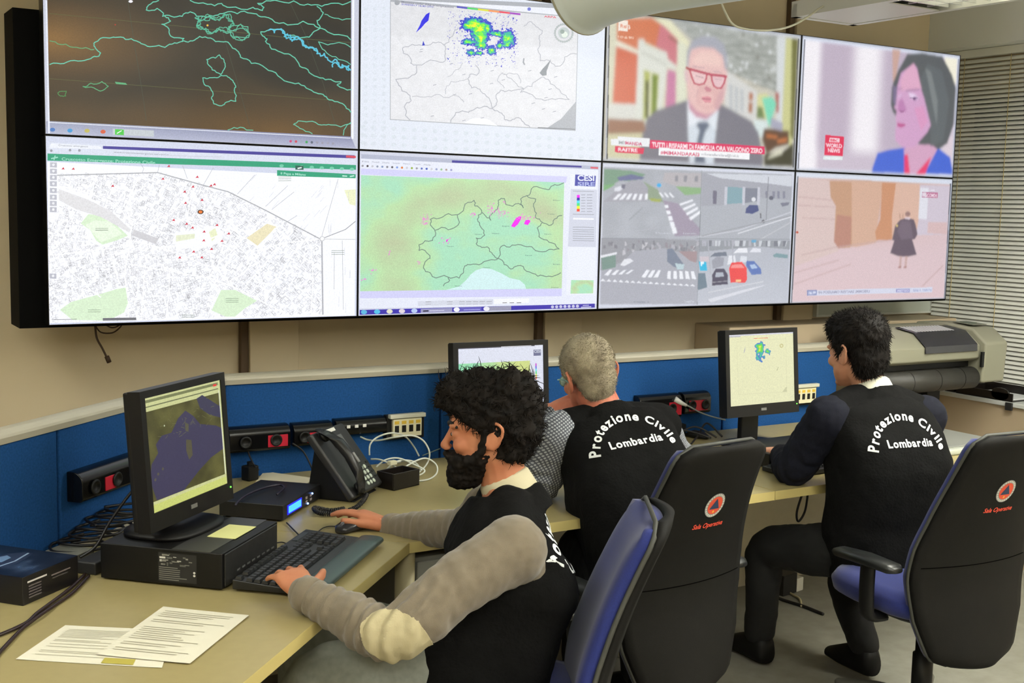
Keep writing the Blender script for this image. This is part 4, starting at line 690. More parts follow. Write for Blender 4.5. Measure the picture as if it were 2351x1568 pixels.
# cable hanging under the video wall
yc = .2
c = MB(); c.tube(spline([PY(218, 742, yc), PY(222, 775, yc), PY(235, 800, yc), PY(245, 820, yc)]), .0035, 8)
c.tube([PY(245, 818, yc), PY(251, 832, yc)], .008, 8)
c.tube(spline([PY(240, 744, yc), PY(255, 752, yc), PY(268, 750, yc), PY(280, 742, yc)]), .0025, 6)
c.tube(spline([PY(219, 748, yc), PY(232, 763, yc), PY(258, 764, yc), PY(275, 752, yc), PY(281, 742, yc)]), .0025, 6)
o = c.build('cable', mat('dark brown cable', (60, 40, 20), .6), smooth=True); tag(o, 'loose dark cable hanging below the bottom left wall display', 'cable')
# ================================================================ PARTITIONS
DT = .72
M_BLUE = mat('blue partition fabric', (36, 84, 146), .95, noise_s=160, noise_a=.28, bump=.15, bump_s=900, spec=.1)
M_RAIL = mat('beige rail laminate', (178, 174, 158), .5)
M_KICK = mat('grey beige laminate', (196, 190, 172), .6, noise_s=30, noise_a=.06)
M_DESK = mat('cream desk laminate', (160, 147, 102), .38, noise_s=40, noise_a=.05, spec=.4)
M_EDGE = mat('cream desk edge', (190, 174, 112), .45)
def panel(x0, y0, x1, y1, label):
    a = Vector((x0, y0, 0)); b = Vector((x1, y1, 0)); L = (b-a).length; rz = math.atan2(y1-y0, x1-x0)
    t = thing('partition_panel', label, 'partition', a, rz, 'desk partition panels')
    MB().bb((.004, .008, .0), (L-.004, .045, .70)).build('lower_panel', M_KICK, t)
    MB().bb((.004, 0, .70), (L-.004, .05, 1.032)).build('fabric_panel', M_BLUE, t, bevel=.006)
    r = MB(); n = 8; sec = [(-.008, 1.032), (-.012, 1.048)]+[(.025-.037*math.cos(i*math.pi/n), 1.048+.017*math.sin(i*math.pi/n)) for i in range(1, n)]+[(.062, 1.048), (.058, 1.032)]
    r.prism([(0, y, z) for y, z in sec], (L, 0, 0)); r.build('top_rail', M_RAIL, t)
    return t
C0 = (.545, -.022)
dA = Vector((-.735, -.678, 0)).normalized()
pA = Vector((*C0, 0)); pS = pA+dA*.865; pE = pS+dA*.86
panel(pE.x, pE.y, pS.x, pS.y, 'blue fabric partition panel at the far left edge, beside the product box')
panel(pS.x, pS.y, pA.x, pA.y, 'angled blue partition panel with a dark socket box, behind the left monitor')
panel(C0[0], -.02, 1.36, -.02, 'wide blue partition panel behind the desk telephone')
panel(1.36, -.02, 2.13, -.02, 'blue partition panel behind the bearded man\'s head and the middle monitor')
panel(2.13, -.02, 2.72, -.02, 'blue partition panel between the grey-haired man and the right monitor')
panel(2.72, -.02, 3.40, -.02, 'blue partition end panel between the right monitor and the plotter')
# ================================================================ DESKS
def desk(name, label, poly, legs, group='desk worktops'):
    c = sum((Vector((*p, 0)) for p in poly), Vector())/len(poly); t = thing(name, label, 'desk', (c.x, c.y, 0), 0, group)
    o = MB().prism([(x, y, DT-.03) for x, y in poly], (0, 0, .0295)).build('desk_top', M_EDGE, t, world=True)
    s = MB().prism([(x+(c.x-x)*.002, y+(c.y-y)*.002, DT-.0008) for x, y in poly], (0, 0, .0008)).build('top_surface', M_DESK, t, world=True)
    for l in legs: l.build('leg', M_KICK, t, world=True, bevel=.004)
    return t
A0 = Vector((.744, -1.004, 0)); ad = Vector((-.702, -.712, 0)).normalized(); an = Vector((-.712, .702, 0))
A1 = A0+ad*1.9; B0 = A0+an*.80; B1 = A1+an*.80
def leg(x, y, w=.05, d=.5, rz=0): return MB().box((x, y, (DT-.03)/2), (w, d, DT-.031), Matrix.Rotation(rz, 3, 'Z'))
q1 = A0+ad*1.75+an*.4
desk('corner_desk', 'angled cream desk in the left foreground holding keyboard, papers and computer', [(A0.x, A0.y), (B0.x, B0.y), (B1.x, B1.y), (A1.x, A1.y)], [leg(q1.x, q1.y, .05, .6, math.radians(45))])
desk('long_desk', 'cream desk under the telephone, reaching behind the bearded man', [(.7445, -1.004), (B0.x+.001, B0.y+.001), (.556, -.045), (2.1, -.045), (2.1, -.995)], [leg(1.9, -.5, .03, .7)])
desk('straight_desk', 'cream desk in front of the man on the right, pale modesty board below', [(2.102, -.995), (2.102, -.045), (3.445, -.045), (3.445, -.995)], [leg(2.40, -.22, .03, .3), leg(3.40, -.5, .03, .7)])
p = thing('desk_pedestal', 'grey desk pedestal under the near corner of the long cream desk', 'cabinet', (.94, -.70, 0))
MB().bb((-.16, -.26, .04), (.16, .26, .66)).build('body', mat('grey metal', (112, 112, 104), .5), p, bevel=.004)
for i in range(3): MB().bb((-.155, -.272, .07+i*.2), (.155, -.262, .25+i*.2)).build('drawer', mat('grey metal', (112, 112, 104)), p, bevel=.003)
lg = MB().tube([PZ(930, 1262, DT-.03)-Vector((0, 0, .001)), Vector((PZ(930, 1262, DT-.03).x, PZ(930, 1262, DT-.03).y, 0))], .028, 20); o = lg.build('desk_support', mat('beige metal', (176, 166, 130), .5), smooth=True); tag(o, 'round beige metal post under the front corner joint of the desks', 'desk leg')
# ================================================================ TRUNKING BOXES
M_GLOSS = mat('glossy black plastic', (12, 12, 13), .2); M_RED = mat('red socket plate', (190, 24, 50), .45); M_CREAMP = mat('cream plastic', (226, 222, 190), .5)
def sockets(label, X0, X1, z0, z1, red=(), rz=0, o0=None, holes=2, group='socket boxes on the partitions', kind='socket_box', cat='socket box', white=()):
    a = Vector((X0, -.021, 0)) if o0 is None else o0; L = X1-X0; t = thing(kind, label, cat, (a.x, a.y, z0), rz, group); h = z1-z0
    r = MB(); sec = [(0, 0), (-.042, 0), (-.05, .008)]+[(-.05+.035*(1-math.cos(i*math.pi/12)), h-.03+.03*math.sin(i*math.pi/12)) for i in range(0, 7)]+[(0, h)]
    r.prism([(0, y, z) for y, z in sec], (L, 0, 0)); r.build('housing', M_GLOSS, t, bevel=.003)
    for u0, u1 in red: MB().bb((u0*L, -.0525, .012), (u1*L, -.0495, h-.032)).build('socket_plate', M_RED, t, bevel=.001)
    for k in range(holes):
        cx = (k+.5)/holes*L; s = MB(); s.lathe([(.019, 0), (.021, .004), (.019, .006), (.014, .006), (.013, .001), (0, .001)], (cx, -.0525, h*.42), (0, -1, 0), 20); s.build('socket', M_BLACK, t, smooth=True)
    for u in white: MB().bb((u*L-.006, -.053, h-.03), (u*L+.006, -.049, h-.02)).build('label_tag', M_WHITE, t)
    return t
a1 = Vector((-.075, -.705, 0)); 
sockets('dark socket box with a red plate, left of the left monitor', 0, .30, .83, .912, ((.33, .52),), math.atan2(-dA.y, -dA.x), pS+dA*-.03+Vector((.03, -.035, 0))*.02, 3)
sockets('long glossy black socket box with red right corner, right of the left monitor', .547, .759, .808, .892, ((.62, .95),), 0, None, 2)
sockets('short black socket box with a red plate, partly behind the telephone', .772, .915, .812, .89, ((.2, .85),), 0, None, 2)
sockets('black switch box with three white tags, above the telephone', .928, 1.118, .836, .893, (), 0, None, 0, white=(.22, .38, .54))
sockets('black socket box with a red plate and white plug, right of the grey-haired man', 2.24, 2.455, .795, .893, ((.68, .98),), 0, None, 2)
sockets('small black socket box with dark red plate, left of the right monitor', 2.47, 2.61, .805, .893, ((.15, .85),), 0, None, 2)
def datap(label, X0, X1, z0, z1):
    t = thing('data_socket', label, 'network socket', (X0, -.021, z0), 0, 'network socket plates'); L = X1-X0; h = z1-z0
    MB().bb((-.02, -.03, -.012), (L+.014, 0, h-.004)).build('back_box', M_BLACK, t, bevel=.004)
    MB().bb((0, -.044, 0), (L-.004, -.03, h*.78)).build('face_plate', M_CREAMP, t, bevel=.001)
    MB().bb((-.014, -.05, h*.82), (L+.01, -.028, h)).build('cover_lip', mat('pale grey plastic', (206, 206, 190), .5), t, bevel=.002)
    for k in range(4):
        MB().bb(((k+.5)/4*(L-.004)-.008, -.0452, h*.2), ((k+.5)/4*(L-.004)+.008, -.044, h*.5)).build('port', M_BLACK, t)
        MB().bb(((k+.5)/4*(L-.004)-.009, -.0448, h*.56), ((k+.5)/4*(L-.004)+.009, -.044, h*.7)).build('port_label', mat('yellow label', (214, 180, 60), .6), t)
datap('cream four-port network socket at the right end of the socket row above the telephone', 1.145, 1.262, .815, .897)
datap('cream four-port network socket beside the right monitor', 3.10, 3.225, .808, .892)
# ================================================================ MONITORS
M_MON = mat('monitor black plastic', (14, 13, 14), .5, spec=.35); M_PICM = colmat('monitor picture', True, .95)
def monitor(label, x, y, z, rz, picf, base_z, tilt=.08):
    t = thing('computer_monitor', label, 'monitor', (x, y, base_z), rz, 'desk monitors')
    w, h = .345, .276; Rm = Matrix.Translation((0, 0, z-base_z)) @ Matrix.Rotation(-tilt, 4, 'X')
    b = MB(); b.M = Rm
    W, H0, H1 = .1925, -.045, h+.018
    b.bb((-W, -.004, H0), (-w/2, .03, H1)); b.bb((w/2, -.004, H0), (W, .03, H1)); b.bb((-w/2, -.004, h), (w/2, .03, H1)); b.bb((-w/2, -.004, H0), (w/2, .03, 0)); b.build('bezel', M_MON, t)
    b = MB(); b.M = Rm; b.bb((-W+.002, .0302, H0+.002), (W-.002, .045, H1-.002)); b.bb((-W*.7, .045, .0), (W*.7, .065, h*.85)); b.build('back_cover', M_MON, t, bevel=.004)
    P = Pic(lambda u, v: Rm @ Vector(((u-.5)*w, .0, (1-v)*h)), (0, -1, 0)); picf(P); P.build('picture', M_PICM, t, world=False)
    b = MB(); b.M = Rm; b.ell((W-.012, -.0045, -.012), .0022); b.build('power_light', mat('green light', (90, 255, 60), emit=4), t)
    b = MB(); b.M = Rm; b.bb((-.014, -.0052, -.026), (.014, -.004, -.016)); b.build('maker_badge', mat('badge grey', (120, 120, 118), .4), t)
    b = MB(); zz = z-base_z; b.bb((-.045, .066, .012), (.045, .092, zz+.12)); b.build('stand', M_MON, t, bevel=.004)
    b = MB(); b.sections([((0, .05, 0), (.13, 0, 0), (0, .1, 0)), ((0, .05, .008), (.13, 0, 0), (0, .1, 0)), ((0, .05, .014), (.11, 0, 0), (0, .085, 0))], 32, 3); b.build('base', M_MON, t, smooth=True)
    return t
def pic1(P):
    P.rect(0, 0, 1, 1, (206, 210, 150)); P.layer(); P.rect(0, .02, .97, .045, (120, 126, 84)); P.rect(0, .075, .97, .085, (110, 116, 80)); P.layer()
    def f(u, v):
        n = noise.fractal(Vector((u*5, v*5, 2)), 1, 2, 4)*26; return (82+n, 80+n, 40+n*.6)
    P.grid([(0, .12), (.975, .12), (.975, .905), (0, .905)], 40, 34, f); P.layer()
    P.poly([(.06, .90), (.0, .72), (.03, .58), (.12, .5), (.1, .42), (.18, .36), (.3, .36), (.4, .25), (.5, .2), (.6, .27), (.68, .36), (.9, .42), (.975, .46), (.975, .66), (.8, .7), (.62, .78), (.4, .905)], (58, 54, 86))
    P.poly([(.66, .12), (.74, .1), (.975, .25), (.975, .36), (.82, .3), (.7, .22)], (56, 54, 82)); P.layer()
    P.poly([(.48, .3), (.53, .33), (.52, .4), (.48, .38)], (86, 84, 66)); P.poly([(.48, .46), (.55, .48), (.55, .62), (.5, .65), (.47, .56)], (84, 80, 60))
    for x, y in ((.1, .68), (.06, .72), (.16, .65)): P.disc(x, y, .014, (90, 86, 70), n=8)
    P.line([(.975, .1), (.985, .9)], .008, (230, 234, 214)); P.disc(.22, .28, .008, (210, 220, 190), n=8); P.rect(.9, .03, .95, .05, (230, 60, 60))
    for _ in range(40): x, y = random.uniform(.1, .9), random.uniform(.14, .42); P.line([(x, y), (x+random.uniform(-.05, .05), y+random.uniform(-.03, .03))], .004, (112, 112, 76))
    P.rect(0, .93, .99, 1, (206, 214, 120))
def pic2(P):
    P.rect(0, 0, 1, 1, (226, 230, 246)); P.layer(); P.rect(.0, .0, .9, .012, (70, 70, 90)); P.rect(.5, .0, .86, .01, (220, 220, 230))
    P.grid([(0, .2), (.84, .2), (.84, 1), (0, 1)], 30, 20, lambda u, v: (lambda k: (140+70*k, 226-4*k, 190-50*k))(min(1, u*1.3+.3*noise.noise(Vector((u*6, v*6, 0)))+v*.1)))
    P.layer(); P.rect(.885, .06, .975, .14, (110, 114, 150)); P.text(.89, .1, .97, .1, 'CESI', .035, (220, 226, 240)); 
    for i, c in enumerate(((200, 60, 210), (90, 90, 230), (90, 220, 230), (90, 220, 120), (240, 240, 90), (240, 120, 80))): P.rect(.905, .24+i*.035, .92, .275+i*.035, c)
def pic3(P):
    P.rect(0, 0, 1, 1, (232, 232, 190)); P.layer(); P.rect(0, .0, 1, .02, (214, 214, 226)); P.rect(.0, .02, .18, .035, (190, 190, 196)); P.line([(.12, .1), (.88, .09), (.88, .86), (.13, .84), (.12, .1)], .003, (212, 210, 170))
    P.poly([(.8, .86), (.88, .78), (.88, .86)], (206, 206, 166))
    for i, c in enumerate(((230, 120, 90), (240, 180, 80), (230, 140, 90), (220, 90, 60))): P.rect(.38+i*.055, .062, .435+i*.055, .07, c)
    P.poly([(.25, .17), (.235, .24), (.22, .27), (.24, .2)], (90, 70, 190))
    def f(u, v):
        s = 1.1-math.hypot((u-.42)/.36, (v-.35)/.42); s = max(s, 1.0-math.hypot((u-.82)/.22, (v-.5)/.25)); s = max(s, .9-math.hypot((u-.4)/.4, (v-.75)/.3))+.5*noise.noise(Vector((u*7, v*7, 1)))
        s += .4*max(0, 1-math.hypot((u-.35)/.3, (v-.35)/.3))
        return (220, 230, 60) if s > 1.15 else (100, 214, 70) if s > .85 else (50, 190, 170) if s > .6 else (60, 120, 200) if s > .4 else None
    P.cells([(.36, .1), (.64, .1), (.64, .42), (.36, .42)], 40, 40, f); P.disc(.81, .19, .03, (206, 200, 140)); P.disc(.81, .19, .014, (232, 232, 190)); P.line([(.75, .5), (.73, .54)], .012, (190, 190, 150))
monitor('black monitor on the computer showing a dark Mediterranean satellite map', .165, -.94, .894, math.radians(42), pic1, .8128)
monitor('black monitor with green map behind the bearded man\'s hair', 1.49, -.243, .869, -.04, pic2, DT)
monitor('black monitor with a pale radar map in front of the man on the right', 2.59, -.40, .893, .018, pic3, DT, .095)
# ================================================================ THINGS ON THE LEFT DESK
def oriented(name, label, cat, F_, R_, group=None):
    rz = math.atan2(R_.y-F_.y, R_.x-F_.x); return thing(name, label, cat, (F_.x, F_.y, DT), rz, group), (R_-F_).length
# computer lying under the monitor
F_, R_ = Vector((.164, -1.18, DT)), Vector((.384, -.956, DT)); t, L = oriented('desktop_computer', 'black desktop computer lying flat under the left monitor, white sticker on its side', 'computer', F_, R_)
MB().bb((.0, .0, .004), (L, .32, .091)).build('case', mat('computer case black', (12, 12, 13), .45, spec=.35), t, bevel=.003)
MB().bb((.01, -.004, .008), (L-.01, .0005, .087)).build('front_bezel', mat('computer bezel', (40, 40, 40), .45, noise_s=60, noise_a=.5), t, bevel=.002)
MB().bb((.0, .03, .0911), (L, .13, .0925)).build('vent_strip', mat('grey satin metal', (92, 92, 92), .35, metal=.6), t)
P = Pic(lambda u, v: Vector((-.0006, .065+(1-u)*.1, .012+(1-v)*.07)), (-1, 0, 0)); P.rect(0, 0, 1, 1, (34, 34, 34)); P.layer()
rs = random.Random(4)
for _ in range(26): u, v = rs.uniform(.02, .8), rs.uniform(.03, .42); P.rect(u, v, u+rs.uniform(.03, .16), v+rs.uniform(.02, .08), rs.choice(((176, 176, 170), (130, 130, 124), (96, 96, 92), (206, 206, 200))))
for i in range(7): P.rect(.02, .5+i*.07, rs.uniform(.5, .78), .53+i*.07, (118, 118, 112))
for v in (.62, .72): P.disc(.94, v, .03, (210, 210, 204), .04)
P.build('sticker', colmat('printed paper', False), t, world=False)
for i in range(8): MB().bb((.07+i*.028, -.0052, .03), (.085+i*.028, -.004, .034)).build('port', mat('port grey', (90, 90, 90), .4), t)
n_ = thing('sticky_note', 'pale yellow note lying on the computer near its front edge', 'note', (F_.x, F_.y, DT+.0928), t.rotation_euler.z)
MB().bb((.12, .025, 0), (.24, .10, .0008)).build('paper', mat('yellow note paper', (232, 232, 160), .8), n_)
# product box
F_, R_ = PZ(53, 1392, DT), PZ(180, 1337, DT); t, L = oriented('product_box', 'glossy black box with a shiny car picture on its lid, at the left edge', 'box', F_, R_)
MB().bb((0, 0, 0), (L, .27, .066)).build('carton', mat('black carton', (20, 18, 20), .35), t, bevel=.0015)
P = Pic(lambda u, v: Vector((u*L, (1-v)*.27, .0664)), (0, 0, 1))
P.grid([(0, 0), (1, 0), (1, 1), (0, 1)], 26, 26, lambda u, v: (lambda k: (26+60*k, 30+84*k, 44+112*k))(max(0, noise.fractal(Vector((u*2.2+v, v*5, 1)), 1, 2, 4)*1.1)*max(0, 1-abs(u-.5)*1.6)))
P.layer(); P.poly([(.15, .55), (.3, .42), (.5, .36), (.7, .4), (.85, .5), (.86, .6), (.6, .66), (.3, .68)], (52, 60, 84)); P.poly([(.35, .45), (.5, .39), (.66, .44), (.6, .52), (.4, .54)], (120, 150, 190)); P.line([(.16, .6), (.5, .62), (.84, .56)], .02, (150, 170, 200)); P.line([(.2, .3), (.7, .22)], .02, (150, 150, 170)); P.build('lid_picture', colmat('printed gloss', False, rough=.25), t, world=False)
P = Pic(lambda u, v: Vector((u*L, -.0004, (1-v)*.066)), (0, -1, 0)); P.rect(.08, .2, .42, .26, (200, 196, 196))
for i in range(5): P.rect(.1, .36+i*.1, .32, .41+i*.1, (96, 90, 92))
P.rect(.5, .3, .85, .35, (120, 110, 112)); P.rect(.52, .42, .8, .46, (84, 80, 82)); P.build('side_print', colmat('printed gloss', False), t, world=False)
P = Pic(lambda u, v: Vector((-.0004, u*.27, (1-v)*.066)), (-1, 0, 0)); P.disc(.3, .5, .04, (214, 200, 196), .14); P.rect(.36, .48, .6, .56, (190, 190, 190)); P.build('end_print', colmat('printed gloss', False), t, world=False)
# papers
def sheet(name, label, corners, z, cat='sheet of paper', lines=True, group=None, col=(222, 218, 200), hi=None):
    c = [PZ(x, y, DT+z) for x, y in corners]; cen = sum(c, Vector())/4; t = thing(name, label, cat, (cen.x, cen.y, DT+z), 0, group)
    def pt(u, v): return (c[0]*(1-u)+c[1]*u)*(1-v)+(c[3]*(1-u)+c[2]*u)*v
    m_ = MB(); N = 8; vs = [pt(i/N, j/N)+Vector((0, 0, .0004+.004*max(0, abs(i/N-.5)-.35)+.0015*math.sin(i*.9+j*.7)*0)) for j in range(N+1) for i in range(N+1)]
    vb = [v-Vector((0, 0, .0003)) for v in vs]; fs = [(j*(N+1)+i, j*(N+1)+i+1, (j+1)*(N+1)+i+1, (j+1)*(N+1)+i) for j in range(N) for i in range(N)]
    m_.add(vs, fs); m_.add(vb, [f[::-1] for f in fs]); m_.build('paper', mat('paper '+str(col), col, .8), t, world=True)
    if lines:
        P = Pic(lambda u, v: pt(u, v)+Vector((0, 0, .0014)), (0, 0, 1)); r_ = random.Random(len(label))
        for i in range(22):
            if r_.random() < .75: v = .08+i*.038; P.rect(.08, v, r_.uniform(.4, .9), v+.009, (176, 170, 150))
        if hi: P.rect(*hi, (178, 166, 74))
        P.build('print', colmat('printed paper', False), t)
    return t
sheet('paper_sheet', 'printed paper sheet with a yellow block, lower of two on the left desk', [(150, 1436), (398, 1447), (372, 1534), (36, 1514)], .0006, hi=(.58, .84, .8, .98), group='printed papers on the left desk')
sheet('paper_sheet', 'printed white sheet lying on top of the other paper on the left desk', [(375, 1393), (572, 1413), (436, 1524), (222, 1503)], .003, group='printed papers on the left desk')
sheet('paper_sheet', 'blank cream sheet lying between the telephone and the blue-lit box', [(607, 1082), (722, 1098), (650, 1150), (560, 1140)], .0006, lines=False, col=(226, 218, 190))
# blue LCD box
F_, R_ = Vector((.513, -.654, DT)), Vector((.712, -.448, DT)); t, L = oriented('network_recorder', 'flat black box with a glowing blue display, left of the telephone', 'electronic box', F_, R_)
MB().bb((0, 0, .006), (L, .20, .05)).build('case', mat('black painted metal', (24, 24, 26), .4), t, bevel=.002)
MB().bb((.03, -.0012, .015), (.135, .0, .043)).build('display_frame', mat('blue frame light', (20, 20, 220), emit=1.6), t)
MB().bb((.037, -.0022, .019), (.128, -.0012, .039)).build('display', mat('blue display light', (60, 150, 255), emit=1.7), t)
for x, z in ((.165, .03), (.2, .03), (.165, .018), (.2, .018)):
    MB().bb((x, -.002, z), (x+.012, 0, z+.007)).build('button', mat('grey key', (150, 140, 140), .5), t)
for x, z in ((.215, .037), (.18, .014)): MB().ell((x, -.002, z), .003).build('indicator_light', mat('blue white light', (120, 160, 255), emit=5), t)
for x in (.02, L-.02):
    for y in (.02, .18): MB().tube([(x, y, 0), (x, y, .007)], .008, 10).build('foot', M_BLACK, t)
t.location.z = DT
# telephone
rp = math.radians(42); t = thing('desk_telephone', 'black desk telephone with handset on its left and pale round keys', 'telephone', (.858, -.468, DT), rp)
M_TEL = mat('telephone charcoal', (46, 46, 46), .42)
sl = Matrix.Rotation(math.radians(52), 4, 'X')
b = MB(); b.M = Matrix.Translation((0, -.0, .012)) @ sl; b.bb((-.115, 0, -.012), (.115, .24, .014)); b.build('body', M_TEL, t, bevel=.008, bseg=3)
b = MB(); b.prism([(-.09, .0, 0), (-.09, .15, 0), (-.09, .16, .02), (-.09, .135, .175), (-.09, .03, .02)], (.18, 0, 0)); b.build('rear_stand', M_BLACK, t, bevel=.004)
S_ = Matrix.Translation((0, -.0, .012)) @ sl
def tel(nm, m_, f, **k): b = MB(); b.M = S_; f(b); return b.build(nm, m_, t, **k)
tel('display', mat('lcd grey', (96, 98, 98), .3), lambda b: b.bb((-.03, .155, .014), (.055, .205, .0155)))
tel('name_strip', mat('white strip', (226, 226, 220), .6), lambda b: b.bb((-.02, .222, .014), (.04, .234, .0152)))
M_KEY = mat('pale key', (196, 206, 192), .5)
for i in range(3):
    for j in range(4): tel('key', M_KEY, lambda b: b.lathe([(.0075, 0), (.0072, .0025), (.006, .0035), (0, .0037)], (.02+i*.022, .022+j*.018, .014), (0, 0, 1), 12), smooth=True)
for i in range(4): tel('function_key', mat('dark key', (30, 30, 30), .4), lambda b: b.bb((-.02+i*.026, .112, .014), (-.004+i*.026, .12, .0165)))
for i in range(4): tel('function_key', mat('dark key', (30, 30, 30), .4), lambda b: b.bb((.088, .03+i*.018, .014), (.105, .036+i*.018, .0165)))
h = MB(); h.M = S_
h.sections([((-.075, .015, .03), (.024, 0, 0), (0, .02, .01)), ((-.075, .03, .045), (.027, 0, 0), (0, .022, .012)), ((-.075, .06, .056), (.02, 0, 0), (0, .008, .016)), ((-.075, .12, .062), (.018, 0, 0), (0, 0, .015)), ((-.075, .18, .056), (.02, 0, 0), (0, -.008, .016)), ((-.075, .21, .045), (.027, 0, 0), (0, -.022, .012)), ((-.075, .228, .03), (.024, 0, 0), (0, -.02, .01))], 20, 2.6)
hs = thing('telephone_handset', 'black telephone handset resting on the desk telephone cradle', 'handset', (.858, -.468, DT), rp); h.build('handle', mat('handset black', (34, 34, 34), .35), hs, smooth=True)
b = MB(); b.M = S_; b.bb((-.079, .085, .075), (-.068, .12, .0785)); b.build('inlay', mat('grey inlay', (130, 130, 130), .4), hs)
for y, nm in ((.02, 'mouthpiece'), (.215, 'earpiece')): b = MB(); b.M = S_; b.lathe([(.021, 0), (.019, -.012), (0, -.012)], (-.075, y, .034), (0, 0, 1), 18); b.build(nm, M_BLACK, hs, smooth=True)
# coiled cord
cp = [PZ(790, 1168, DT+.012), PZ(758, 1172, DT+.012), PZ(722, 1166, DT+.012), PZ(735, 1178, DT+.01), PZ(775, 1178, DT+.01), PZ(815, 1166, DT+.01), PZ(835, 1148, DT+.012), PZ(842, 1135, DT+.02)]
ctr = spline(cp, 50); pts = []
for i, p_ in enumerate(ctr):
    t_ = (ctr[min(i+1, len(ctr)-1)]-ctr[max(i-1, 0)]).normalized(); a_ = t_.cross(Vector((0, 0, 1))).normalized(); u_ = a_.cross(t_); q = i*1.15
    pts.append(p_+(a_*math.cos(q)+u_*math.sin(q))*.0062)
o = MB().tube(pts, .0021, 5).build('coiled_cord', mat('cord black', (26, 24, 24), .4), smooth=True); tag(o, 'coiled black telephone cord curled on the desk before the telephone', 'cord')
# keyboard with wrist rest
kr = math.radians(47); t = thing('computer_keyboard', 'full-size black keyboard with a padded grey-green wrist rest, under the left hand', 'keyboard', (.425, -1.095, DT), kr)
b = MB(); b.prism([(-.235, -.045, .006), (-.235, .11, .006), (-.235, .11, .03), (-.235, -.045, .019)], (.47, 0, 0)); b.build('case', mat('keyboard black', (24, 25, 26), .4), t, bevel=.003)
b = MB(); b.sections([((-.232+.464*i/8, -.08, .017), (0, .034, 0), (0, 0, .011)) for i in range(9)], 20, 2.6); b.build('wrist_rest', mat('wrist rest gel', (58, 74, 74), .38), t, smooth=True)
rows = [(.095, [(-.225, 1), (-.187, 1), (-.168, 1), (-.149, 1), (-.13, 1), (-.1, 1), (-.081, 1), (-.062, 1), (-.043, 1), (-.014, 1), (.005, 1), (.024, 1), (.043, 1)])]
for r_ in range(5):
    y = .068-r_*.0195; x = -.225; row = []
    widths = [[1]*13+[2], [1.5]+[1]*12+[1.5], [1.75]+[1]*11+[2.25], [2.25]+[1]*10+[2.75], [1.5, 1.2, 1.2, 6.2, 1.2, 1.2, 1.2, 1.3]][r_]
    for w_ in widths: row.append((x+w_*.0095-.0095, w_)); x += w_*.019
    if r_ in (0, 1): row += [(.062+.019*k, 1) for k in range(3)]
    if r_ == 3: row += [(.081, 1)]
    if r_ == 4: row += [(.062+.019*k, 1) for k in range(3)]
    row += [(.132+.019*k, 1) for k in range(4)] if r_ != 4 else [(.1415, 2), (.17, 1), (.189, 1)]
    rows.append((y, row))
M_KC = mat('key cap black', (34, 36, 38), .35); kk = {}; cnt = 0; stuffk = MB()
def keyv(b, w_, x=0, y=0, z=0):
    W2 = w_*.0095-.0012; b.add([(x+s*(W2-e), y+q*(.0083-e), z+h_) for h_, e in ((0, 0), (.0075, .0022)) for s, q in ((-1, -1), (1, -1), (1, 1), (-1, 1))], [(3, 2, 1, 0), (4, 5, 6, 7), (0, 1, 5, 4), (1, 2, 6, 5), (2, 3, 7, 6), (3, 0, 4, 7)])
for y, row in rows:
    z = .0195+(y+.045)/.155*.011
    for x, w_ in row:
        if cnt < 98:
            if w_ not in kk:
                b = MB(); keyv(b, w_); kk[w_] = b.build('key', M_KC, t); kk[w_].location = (x, y, z)
            else:
                c = kk[w_].copy(); SC.collection.objects.link(c); c.parent = t; c.location = (x, y, z)
        else: keyv(stuffk, w_, x, y, z)
        cnt += 1
if stuffk.v: o = stuffk.build('key', M_KC, t); o['kind'] = 'stuff'
b = MB(); b.bb((.118, .088, .0285), (.2, .103, .031)); b.build('status_strip', mat('status strip', (60, 64, 66), .3), t)
b = MB(); b.bb((-.012, .0905-.02+.036, .0285), (.03, .108, .0302)); b.build('printed_label', mat('label white', (190, 196, 196), .5), t)
# mouse
mp = PZ(808, 1218, DT); t = thing('computer_mouse', 'small dark mouse under the bearded man\'s right hand', 'mouse', mp, math.radians(110))
b = MB(); b.sections([((0, -.05, .008), (.012, 0, 0), (0, 0, .006)), ((0, -.044, .011), (.024, 0, 0), (0, 0, .010)), ((0, -.02, .015), (.03, 0, 0), (0, 0, .0145)), ((0, .01, .017), (.03, 0, 0), (0, 0, .0165)), ((0, .04, .012), (.027, 0, 0), (0, 0, .0115)), ((0, .052, .008), (.014, 0, 0), (0, 0, .007))], 18, 2.5); b.build('shell', mat('mouse dark', (38, 38, 42), .3), t, smooth=True)
MB().tube([(-.003, .034, .024), (.003, .034, .024)], .008, 14).build('wheel', mat('mouse wheel', (110, 112, 118), .4), t)
def cable(name, pts, r, m_, label, cat='cable', n=8, world=None, group=None):
    o = MB().tube(spline(pts, n), r, 7).build(name, m_, smooth=True); return tag(o, label, cat, group)
M_CB = mat('black cable', (22, 20, 22), .45); M_CW = mat('white cable', (206, 210, 200), .5)
zc = DT+.0048
cable('mouse_cable', [PZ(786, 1211, zc+.004), PZ(760, 1208, zc), PZ(742, 1212, zc), PZ(728, 1222, zc), PZ(716, 1226, zc)], .0016, M_CB, 'thin dark mouse cable curving from the mouse to the keyboard')
cable('keyboard_cable', [PZ(636, 1246, zc), PZ(648, 1245, zc), PZ(662, 1250, zc), PZ(675, 1256, zc+.004)], .0018, M_CB, 'short dark cable between the computer and the keyboard')
cable('keyboard_cable', [PZ(658, 1200, zc), PZ(668, 1210, zc), PZ(680, 1222, zc), PZ(690, 1232, zc)], .0022, M_CB, 'dark cable from the blue-lit box down to the keyboard')
